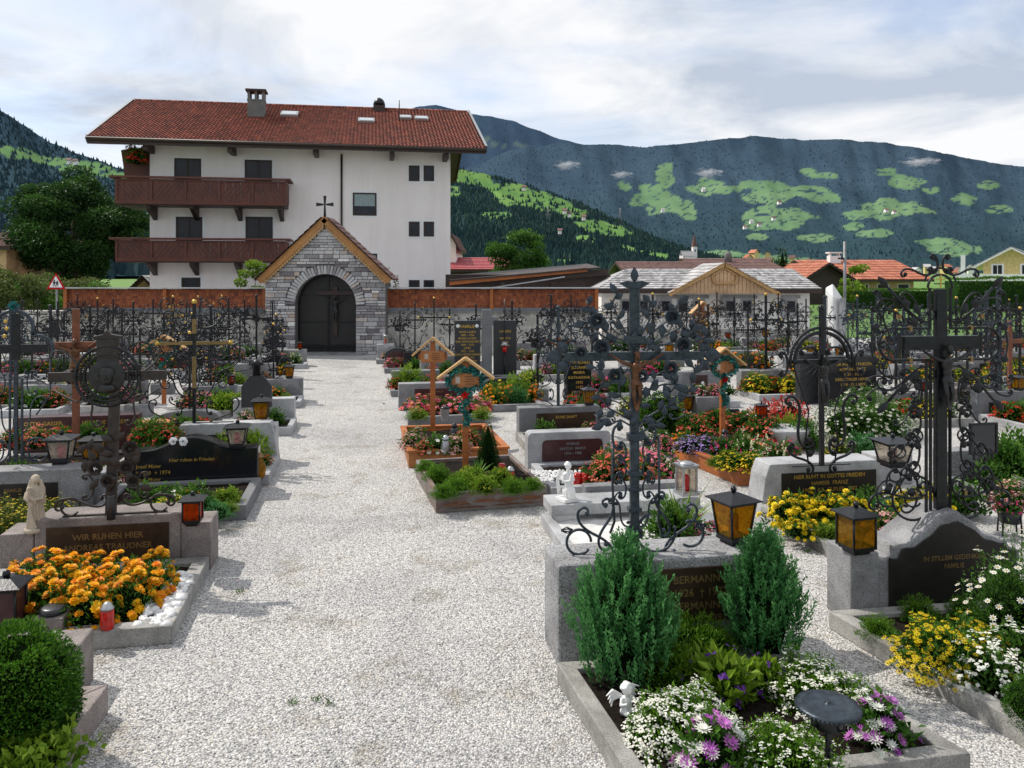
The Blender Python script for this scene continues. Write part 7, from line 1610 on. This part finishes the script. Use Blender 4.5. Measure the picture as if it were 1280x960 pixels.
lantern('amber','dark lantern with red light on the left step of the two plate headstone',857,515,.36,.85)
for i,(px,k_) in enumerate(((875,'pinkw'),(893,'pink'),(910,'white'))): plant(k_,['pink and white','rose pink','white'][i]+' flowers in the trough on the two plate headstone',px,494,.62,.7)
grave('with brown panel and two white ovals left of the garlanded cross',868,502,1.1,.60,'granite','flat',('flat',.1,.08,.36,.45,'plaque_red'),None,L=.8,km='granite_l',plants_=[('pinkw',-.3,.4,1.0),('green',.4,.5,.9)],cr=('scroll',1.45,.5,'ironrust',None,1,.15,'slim rusty scroll cross'),lan=('silver',-.85,'silver lantern'))
o=[o for o in COL.objects if o.name.startswith('headstone')][-1]
for zz_ in (.36,.22): b=MB(); b.lathe([(.035,0),(.035,.01)],n=12,sy=1.3); q=b.build('portrait_oval',M['white'],o); q.rotation_euler=(pi/2,0,0); q.location=(.17,-.013,zz_)
grave('with red and yellow border flowers below the ornate leafy arch cross',958,492,1.15,.50,'granite','flat',('arch',.05,.05,.55,.34,'plaque_br'),None,L=.9,km='granite_l',plants_=[('yellow',-.65,.4,1.5),('red',-.95,.3,1.1),('yellow',.5,.5,1.4),('red',.1,.3,1.2),('red',.8,.3,1.3),('red',.4,.2,1.0)],cr=('vine',1.62,1.1,'iron',None,1,.05,'large ornate iron cross with leafy double arch'))
plant('redbush','scarlet red salvia bush left of the arched iron cross, the left one',962,536,.0,1.15); plant('redbush','scarlet red salvia bush left of the arched iron cross, the right one',985,528,.0,1.15,2); plant('lime','lime green shrub under the scarlet salvia',985,546,.0,1.1); plant('darksh','dark shrub behind the legs of the arched iron cross',1005,560,.0,.8)
x,y=g(986,560); o=empty('round_planter',(x,y,0),0,'pale round concrete planter below the lime shrub and scarlet salvia','planter'); b=MB(); b.lathe([(.18,0),(.30,.25),(.32,.30),(.28,.29)],n=22); b.build('bowl',M['granite_l'],o)
for i,(px,py,s) in enumerate([(1062,548,1.0),(1100,545,1.1),(1085,535,1.0)]): plant('daisybush',['large white marguerite bush right behind the arched iron cross','large white marguerite bush above the pale lantern','white marguerite bush before the black gold lettered headstone'][i],px,py,0,s*.95,i)
plant('bluejun','grey green juniper left of the pale glass lantern',1078,580,.0,1.1); plant('yelbush','olive green bush between the S legs of the arched cross',1050,578,.0,.7,2)
grave('with golden capitals right of the arched iron cross',1066,508,1.02,.97,'black','flat',None,['HIER RUHT IN FRIEDEN','ROMAN HENTZ','1931 - 1974','KREUZTALER HENTZ','1914 - 21.1.1992'],L=0,tsize=.078)
headstone('dark block left of the gold lettered black headstone',1012,505,.4,1.0,.2,'flat','blackm',None,name='side_slab')
lantern('red','black lantern with red glass before the scarlet salvia',952,522,.42,.8); 
grave('with white framed black slate at the right picture edge',1215,606,.72,.42,'rough_st','flat',L=.9,km='granite',plants_=[('green',-.4,.5,1.0),('darksh',.9,.2,.9),('alyssum',.3,.7,.8)])
x,y=g(1229,575,.42); o=empty('framed_slate_plate',(x,y,.42),TH,'black slate plate in an iron frame standing on the rough stone at the right edge','name plate'); b=MB(); b.box((0,0,.25),(.30,.015,.32)); b.build('slate',M['blackm'],o); b=MB()
for c,d in (((0,-.002,.42),(.36,.03,.025)),((0,-.002,.08),(.36,.03,.025)),((-.17,-.002,.25),(.025,.03,.32)),((.17,-.002,.25),(.025,.03,.32)),((-.12,0,.035),(.02,.02,.07)),((.12,0,.035),(.02,.02,.07))): b.box(c,d)
b.build('frame',M['iron'],o)
x,y=g(1262,668); o=empty('flower_stand',(x,y,0),0,'black iron plant stand holding a pot of dusky pink flowers at the right edge','plant stand'); b=MB()
for k in range(4): a=k*pi/2+.5; b.tube([(cos(a)*.12,sin(a)*.12,0),(cos(a)*.10,sin(a)*.10,.3)],.009,5)
b.build('legs',M['iron'],o); b=MB(); b.lathe([(.09,.12),(.13,.3)],n=14); b.build('pot',M['blackm'],o)
plant('rose','dusky pink flowers filling the iron plant stand at the right edge',0,0,0,1.0,xyz=(x,y,.28)); plant('hotsp','violet pink flowers trailing from the iron plant stand',0,0,0,.7,xyz=(x-.08,y-.1,.25))
for i,(px,py,k_) in enumerate([(1272,600,'darksh'),(1250,618,'mossl'),(1180,632,'mossl'),(1205,640,'green')]): plant(k_,['dark leafy shrub above the plant stand at the right edge','lime plant left of the plant stand','lime plant behind the arched rustic stone','leafy plant behind the rustic stone to the right of the big cross'][i],px,py,.05,1.1)
def wcross(label,px,py,z,h,w,mat='rust',body=None,rz=TH):
    x,y=g(px,py,z); o=empty('wooden_crucifix',(x,y,z),rz,label,'wooden cross'); b=MB(); b.box((0,0,h/2),(.08,.06,h)); b.build('post',M[mat],o,bevel=.006); b=MB(); b.box((0,-.002,h*.74),(w,.062,.08)); b.build('crossbar',M[mat],o,bevel=.006)
    if body: corpus(o,h*.4,h*.74-h*.3,body,-.05)
wcross('rust brown wooden cross at the right edge behind the big black cross',1262,500,0.1,1.55,.55)
# right rows further back
rowsR=[(1135,520,'scroll','granite','ironb',1.5,'behind the left arm of the big black cross',['red','yellow','green']),
 (1075,462,'scroll','granite_l','ironb',1.5,'left of the big cross before the lawn',['red','red','yellow']),(1100,455,'frame','granite','ironb',1.45,'right before the clipped hedge',['red','geran','yellow']),
 (1140,478,'vine','granite_d','iron',1.4,'seen through the big black cross',['orange','yellow','red']),(1165,462,'frame','granite','ironb',1.5,'just behind the big cross head',['red','red','deep']),
 (1200,480,'scroll','granite_d','iron',1.5,'right behind the big cross arm',['yellow','red','ymarigold']),(1238,470,'frame','granite','ironb',1.65,'with tall blue frame at the right edge',['red','yellow','green']),
 (1275,462,'scroll','granite','iron',1.5,'cut by the right picture border',['deep','red','yellow']),(1255,525,'frame','granite_d','ironb',1.8,'with tall narrow frame near the right border',['red','green','deep']),
 (1215,510,'plain','granite_p','iron',1.2,'with a green bed behind the framed slate',['grassy','green','green']),(1120,438,'ring','granite','iron',1.3,'small, at the edge of the lawn',['red','pink','green']),
 (1180,440,'scroll','granite','iron',1.35,'small, before the tall hedge',['orange','red','yellow']),(1230,440,'vine','granite_l','ironb',1.4,'small, under the yellow house',['red','coral','yellow']),
 (1265,436,'plain','granite','iron',1.2,'smallest at the far right edge',['red','yellow','red']),(1000,470,'ring','granite_l','iron',1.3,'left behind the arched iron cross',['orange','green','red']),
 (920,452,'scroll','granite','iron',1.45,'in front of the chapel gable',['orange','gold','green']),(945,440,'ring','granite_l','iron',1.4,'before the right chapel windows',['pink','green','red']),
 (975,436,'vine','granite','iron',1.4,'before the chapel corner',['rose','green','orange']),(898,440,'vine','granite_d','ironrust',1.5,'between roofed cross and chapel',['deep','gold','green']),
 (860,440,'scroll','granite','iron',1.3,'before the left chapel windows',['pink','green','white']),(800,436,'frame','granite_l','ironb',1.3,'before the chapel, left of the windows',['red','pink','green']),
 (765,440,'scroll','granite','iron',1.3,'at the left chapel corner',['pink','white','green']),(1035,470,'frame','granite_d','ironb',1.5,'beside the white stele',['red','green','yellow']),(1010,440,'ring','granite','iron',1.2,'small, right at the chapel corner',['yellow','pink','red'])]
for i,(px,py,st,mt,im,ch,ds,fl) in enumerate(rowsR):
    grave(ds,px,py,.95,.42+.04*(i%3),mt,['flat','curve','flat','slant'][i%4],('flat',0,.08,.6,.24,'plaque_br' if i%2 else 'plaque_dk'),None,L=1.0,km=['kerb','granite','granite_l'][i%3],
      plants_=[(fl[0],-.55,.4,1.2),(fl[1],.05,.5,1.2),(fl[2],.6,.45,1.2),(fl[(i+1)%3],-.2,.8,1.0)],cr=(st,ch,.8,im,'bronzed' if i%3==0 else None,i,0,{'scroll':'iron scroll cross','frame':'framed iron cross','vine':'leafy iron cross','ring':'ringed iron cross','plain':'plain iron cross'}[st]),lan=(['red','amber','square'][i%3],.8,'small lantern on the headstone') if i%2==0 else None)
roofcross('d',dict(h=1.7,w=.5,span=.75),'small wooden roofed cross in the background before the chapel windows',878,455,.1,rz=.3)
grave('with orange begonias behind the roofed crosses before the chapel',927,462,1.1,.5,'granite_l','flat',L=1.0,km='granite_d',plants_=[('deep',-.6,.4,1.6),('deep',.1,.4,1.6),('orange',.7,.4,1.5)])

# ------------------------------------------------------------------ left rows
headstone('dark red polished headstone with golden name OTTO GASSER',95,574,1.62,.60,.2,'flat','plaque_red',None,['OTTO GASSER            HERMINE GASSER','* 1907 + 1982              * 1911 + 1992'],.075,'gold',tz=.54)
kerb('stone kerb with pink flowers before the dark red polished headstone',rect(95,575,1.7,1.2),.1,.12,'kerb')
for i,(k_,px,py) in enumerate([('pink',60,596),('hot',100,592),('pinkw',130,596),('hot',150,590),('pinkw',40,592),('pink',165,596),('green',20,590),('pinkw',80,586)]): plant(k_,['pink flowers left of the pink candle lantern','magenta flowers between the two lanterns','pink and white flowers right of the orange lantern','magenta flowers behind the medallion cross post','pink and white flowers behind the trefoil cross','pink flowers near the black wavy headstone','green plant behind the trefoil cross foot','pink and white flowers at the foot of the golden name stone'][i],px,py+6,.08,.72)
for i,(px,py) in enumerate([(15,562),(45,560),(75,558),(110,556)]): plant(['red','coral','red','green'][i],['red flowers above the golden name stone, far left','coral flowers above the golden name stone, second','red flowers above the golden name stone, third','green plant above the golden name stone beside the crucifix'][i],px,py,.35,1.0)
wcross('dark red brown wooden crucifix with bronze Christ behind the medallion cross',95,560,.35,1.78,.50,'rust','bronze')
grave('with golden names left of the pale path edge blocks',282,584,1.25,.58,'granite_l','slant',('flat',-.05,.1,.95,.34,'blackm'),['ALOIS  DENGG','ANTON  UNTERKOFLER','RUHET IN FRIEDEN'],L=1.0,km='granite_l',plants_=[('geran',.75,.5,.7),('gold',.35,.2,1.8),('green',.5,.4,.9),('rose',-.3,.5,.8)],cr=('gild',1.62,1.5,'iron',None,2,-.42,'partly gilded lattice scroll cross with golden arms, standing'),tsize=.07)
headstone('pale granite block at the path edge under the amber lantern',328,580,.36,.52,.3,'flat','granite_l',None,name='side_block')
votive('gold','bulbous amber glass candle at the path edge',323,598,.1,1.7)
lantern('amber','black lantern with amber glass on the pale block at the path edge',327,527,.52,.95)
x,y=g(190,560); o=empty('wooden_planter_box',(x,y,0),TH,'orange wooden planter box with red geraniums behind the wavy headstone','planter'); b=MB(); b.box((0,0,.2),(.62,.3,.4)); b.build('box',M['wood_orx'],o,bevel=.01)
for i,(px,k_) in enumerate(((178,'red'),(190,'green'),(205,'geran'),(200,'gold'))): plant(k_,['red flowers at the left in the orange planter box','leafy plant standing up in the orange planter box','red geranium at the right in the orange planter box','golden leaves in the orange planter box'][i],px,556,.38,.9 if i!=1 else 1.2)
x,y=g(185,470); roofcross('e',dict(h=1.3,w=.5,garland=True,span=.8),'wooden roofed cross with teal garland in the left background',205,505,.1,rz=.05)
grave('with pale block and amber lantern, third along the left path edge',330,532,1.0,.45,'granite_l','flat',L=.9,km='granite_l',plants_=[('rose',-.4,.4,.9),('green',.4,.4,.9),('alyssum',.0,.6,.9)])
x,y=g(321,505,.45); o=empty('house_shaped_shrine',(x,y,.40),TH,'black house shaped metal shrine with small chimney lantern beside the path','shrine'); b=MB(); b.prism([(-.24,0),(.24,0),(.24,.34),(.1,.52),(-.1,.52),(-.24,.34)],-.03,.03); b.build('plate',M['blackm'],o,bevel=.006); b=MB(); b.lathe([(.07,.52),(.07,.68),(.13,.69),(.02,.78)],n=8); b.build('lantern_top',M['iron'],o)
grave('beside the sunburst cross at the left path edge',318,482,.9,.5,'granite','flat',L=.8,km='granite_l',plants_=[('mossl',-.7,.5,1.6),('mossl',-1.1,.3,1.3),('red',.5,.4,1.0)],cr=('ray',1.55,1.0,'iron',None,0,.03,'black sunburst cross with many pointed rays'))
for i,(px,py) in enumerate([(280,516),(296,514)]): plant('gold',['yellow green cushion left of the black shrine, the left one','yellow green cushion left of the black shrine, the right one'][i],px,py,.05,1.5)
grave('fourth along the left path edge with orange flowers',354,502,.75,.45,'granite','flat',L=.8,km='granite_l',plants_=[('deep',-.3,.4,1.0),('mossl',.3,.6,.9)],lan=('amber',.3,'amber lantern on the headstone'),cr=('vine',1.1,.6,'iron',None,1,-.2,'small leafy iron cross'))
grave('fifth along the left path edge with dark rounded slab',345,472,.7,.55,'black','arch',L=.7,km='granite_l',plants_=[('red',-.4,.4,1.0),('orange',.6,.4,1.0)],cr=('frame',1.3,.7,'iron',None,0,-.1,'rectangular framed iron cross before the gate masonry'))
grave('sixth along the left path edge, nearest the gate',362,458,.9,.45,'granite','flat',L=.6,km='granite_l',plants_=[('pink',-.4,.4,1.2),('cream',.3,.4,1.1)],lan=('red',.6,'lantern with red glass on the headstone'))
rowsL=[(262,512,'scroll','granite_d','iron',1.5,'behind the golden names stone',['coral','pink','green'],1),(235,548,'scroll','granite_d','iron',1.2,'left of the golden names stone',['red','green','red'],0),(285,478,'ring','black','iron',1.3,'with black golden lettered slab in the left middle',['coral','green','yellow'],0),
 (150,505,'frame','granite','iron',1.4,'behind the medallion cross on its right',['white','green','pink'],1),(110,500,'scroll','granite_d','iron',1.45,'directly behind the medallion ring',['yellow','pink','green'],0),(60,510,'vine','granite','iron',1.5,'left of the wooden crucifix',['white','green','coral'],1),
 (10,505,'scroll','granite_d','ironb',1.5,'seen through the trefoil arch',['pink','coral','red'],0),(25,470,'frame','granite','iron',1.4,'behind the trefoil arch, farther',['pink','hot','green'],0),(70,468,'scroll','granite','iron',1.4,'before the grey boundary wall, left of the crucifix',['pink','orange','green'],0),
 (120,462,'ring','granite_l','iron',1.45,'with oval top ring in the left background',['pink','yellow','green'],0),(165,470,'scroll','granite','iron',1.4,'below the first post of the shingled wall',['red','pink','white'],1),(215,462,'gild','granite_d','iron',1.5,'behind the gilded lattice cross',['rose','green','red'],0),
 (250,455,'frame','granite','ironb',1.4,'below the second post of the shingled wall',['hot','green','pink'],0),(285,452,'scroll','granite_d','iron',1.35,'against the wall left of the sunburst cross',['red','green','coral'],0),(305,448,'vine','granite','iron',1.3,'against the wall near the gatehouse',['pink','green','white'],0),
 (45,446,'plain','granite','iron',1.3,'farthest at the left against the wall',['hot','green','pink'],0),(95,444,'scroll','granite','iron',1.35,'against the wall below the road sign',['pink','green','red'],0),(140,444,'vine','granite_d','iron',1.3,'against the wall behind the oval ring cross',['red','green','pink'],0),(190,444,'ring','granite','iron',1.3,'against the wall left of the gilded cross',['coral','green','rose'],0),(232,443,'plain','granite_l','iron',1.2,'against the wall, small plain one',['pink','green','red'],0)]
for i,(px,py,st,mt,im,ch,ds,fl,ln) in enumerate(rowsL):
    grave(ds,px,py,.95,.44,mt,['flat','curve','flat'][i%3],('flat',0,.08,.6,.24,'plaque_br' if i%2 else 'plaque_red') if mt!='black' else None,['RUHE','IN FRIEDEN'] if mt=='black' else None,L=.95,km=['kerb','granite','granite_l'][i%3],
      plants_=[(fl[0],-.55,.4,1.2),(fl[1],.05,.5,1.2),(fl[2],.6,.45,1.2)],cr=(st,ch,.8,im,'bronzed' if i%4==0 else None,i,0,{'scroll':'iron scroll cross','frame':'framed iron cross','vine':'leafy iron cross','ring':'ringed iron cross','plain':'plain iron cross','gild':'gilded scroll cross'}[st]),lan=(['red','amber'][i%2],.8,'small lantern on the headstone') if ln else None)

# further crosses of the crowded rows, each on its own low base
extra=[(175,520,'ring','iron',1.35,.9,'ringed iron cross just right of medallion cross'),(205,492,'scroll','iron',1.5,.9,'dark scroll cross left of gilded cross'),(240,478,'vine','iron',1.4,.9,'leafy iron cross right behind gilded cross'),(268,462,'frame','ironb',1.35,.8,'bluish framed cross left of black shrine'),
 (135,482,'scroll','iron',1.5,.95,'wide scroll cross above medallion cross arm'),(80,486,'frame','iron',1.45,.9,'framed cross between trefoil arch and brown crucifix'),(40,490,'ring','iron',1.45,.9,'ringed cross behind trefoil arch foot'),(0,478,'scroll','iron',1.5,.9,'scroll cross cut by left picture border'),
 (300,470,'ring','iron',1.3,.7,'small ringed cross left of sunburst cross'),(345,462,'scroll','iron',1.25,.7,'scroll cross before left gate masonry'),
 (595,462,'vine','iron',1.5,.7,'leafy cross behind left black slab'),(640,462,'scroll','iron',1.6,.8,'scroll cross behind right black slab'),(500,452,'vine','iron',1.25,.8,'leafy cross against wall right of gate'),(562,452,'ring','iron',1.3,.8,'ringed cross by wall left of black twin slabs'),
 (672,500,'vine','iron',1.5,.7,'leafy dark cross left of bronze Christ cross'),(740,470,'scroll','iron',1.5,.8,'scroll cross seen through leafy rose cross, left part'),(785,462,'ring','iron',1.4,.8,'ringed cross seen through leafy rose cross'),(845,458,'scroll','ironrust',1.45,.7,'rusty scroll cross left of small roofed cross'),
 (885,462,'scroll','iron',1.5,.8,'scroll cross before middle chapel windows'),(935,472,'frame','iron',1.4,.8,'framed cross left of ornate leafy arch'),(985,458,'scroll','iron',1.5,.9,'scroll cross right of ornate leafy arch'),(1060,440,'vine','ironb',1.35,.8,'bluish leafy cross below grey pole'),
 (1090,490,'scroll','ironb',1.6,1.0,'bluish scroll cross above gold lettered black headstone'),(1120,500,'vine','iron',1.6,.9,'leafy cross left of big black cross post'),(1150,455,'scroll','ironb',1.4,.9,'bluish scroll cross before long clipped hedge'),(1218,462,'frame','ironb',1.5,.9,'bluish framed cross right of big black cross'),
 (1240,500,'scroll','iron',1.6,.9,'scroll cross above framed slate plate'),(1275,490,'vine','iron',1.55,.9,'leafy cross beside brown wooden cross')]
for i,(px,py,st,im,ch,w,lb) in enumerate(extra):
    x,y=g(px,py); headstone('low rough stone base under '+lb,0,0,.46,.22,.22,'flat','granite_d' if i%2 else 'granite',None,xyz=(x,y-.11),name='cross_base')
    o=inst('X%s%s%s%s'%(st,round(ch,1),im,i%2),lambda: mk_cross(st,ch,w,im,'bronzed' if i%3==1 else None,i%2+3,acc=(i%7==2)),lb,'grave cross',(x,y,.22),TH)
# ------------------------------------------------------------------ light, sky, camera
W_=bpy.data.worlds.new('World'); bpy.context.scene.world=W_; W_.use_nodes=True; n=W_.node_tree.nodes; l=W_.node_tree.links; n.clear()
SUN_AZ=radians(-62)   # from +Y towards -X
SUN_EL=radians(50)
out=n.new('ShaderNodeOutputWorld'); bg=n.new('ShaderNodeBackground'); bg.inputs[1].default_value=.115
sky=n.new('ShaderNodeTexSky'); sky.sky_type='NISHITA'; sky.sun_disc=False; sky.sun_elevation=SUN_EL; sky.sun_rotation=SUN_AZ; sky.air_density=1.0; sky.dust_density=1.5
tc=n.new('ShaderNodeTexCoord'); sp=n.new('ShaderNodeSeparateXYZ'); l.new(tc.outputs['Generated'],sp.inputs[0])
def mth(op,a,b):
    m=n.new('ShaderNodeMath'); m.operation=op
    for i,v in enumerate((a,b)):
        if v is None: continue
        if isinstance(v,(int,float)): m.inputs[i].default_value=v
        else: l.new(v,m.inputs[i])
    return m.outputs[0]
zz=mth('ADD',mth('MAXIMUM',sp.outputs[2],0.0),.16); cb=n.new('ShaderNodeCombineXYZ'); l.new(mth('DIVIDE',sp.outputs[0],zz),cb.inputs[0]); l.new(mth('DIVIDE',sp.outputs[1],zz),cb.inputs[1]); cb.inputs[2].default_value=3.7
a=noise_(n,l,.85,9,.58,cb.outputs[0],.35); r=ramp(n,[(.32,(.35,.35,.35)),(.50,(1,1,1))]); l.new(a.outputs['Fac'],r.inputs[0])
b=noise_(n,l,1.5,7,.55,cb.outputs[0],.5); r2=ramp(n,[(.36,(4.7,5.3,6.3)),(.50,(6.8,7.15,7.7)),(.62,(8.5,8.55,8.7))]); l.new(b.outputs['Fac'],r2.inputs[0])
sk=mix(n,l,1.0,sky.outputs[0],(1.5,1.5,1.6),'MULTIPLY')
c=mix(n,l,r.outputs[0],sk,r2.outputs[0]); l.new(c,bg.inputs[0]); l.new(bg.outputs[0],out.inputs[0])
sl=bpy.data.lights.new('sun','SUN'); sl.energy=4.1; sl.angle=radians(.6); sl.color=(1,.94,.85); so=bpy.data.objects.new('sun',sl); COL.objects.link(so)
d=Vector((sin(SUN_AZ)*cos(SUN_EL),cos(SUN_AZ)*cos(SUN_EL),sin(SUN_EL))); so.rotation_euler=d.to_track_quat('Z','Y').to_euler(); so.location=d*50
cam=bpy.data.cameras.new('camera'); co=bpy.data.objects.new('camera',cam); COL.objects.link(co); co.location=(0,0,H); co.rotation_euler=(pi/2,0,0)
cam.sensor_width=36; cam.lens=36*F/1280; cam.shift_y=-140/1280; cam.clip_end=30000; cam.clip_start=.05
S=bpy.context.scene; S.camera=co; S.view_settings.view_transform='Standard'; S.view_settings.look='None'; S.view_settings.exposure=0; S.view_settings.gamma=1
S.cycles.max_bounces=6; S.cycles.transparent_max_bounces=16

# every thing on its own: kinds, and labels of at most 16 words
_seen={}
for o in list(COL.objects):
    if o.parent is None and o.type in ('MESH','EMPTY') and 'category' in o:
        if 'kind' not in o: o['kind']='thing'
        w=o['label'].split()
        if len(w)>16: w=[q for q in w if q not in ('the','a','its','standing')]
        if len(w)>16: print('LONG',len(w),o['label'])
        o['label']=' '.join(w[:16]); _seen.setdefault(o['label'],[]).append(o)
for k,v in _seen.items():
    if len(v)>1 and not all('group' in q for q in v):
        print('DUP',len(v),k)
        for q in v: q['group']=k
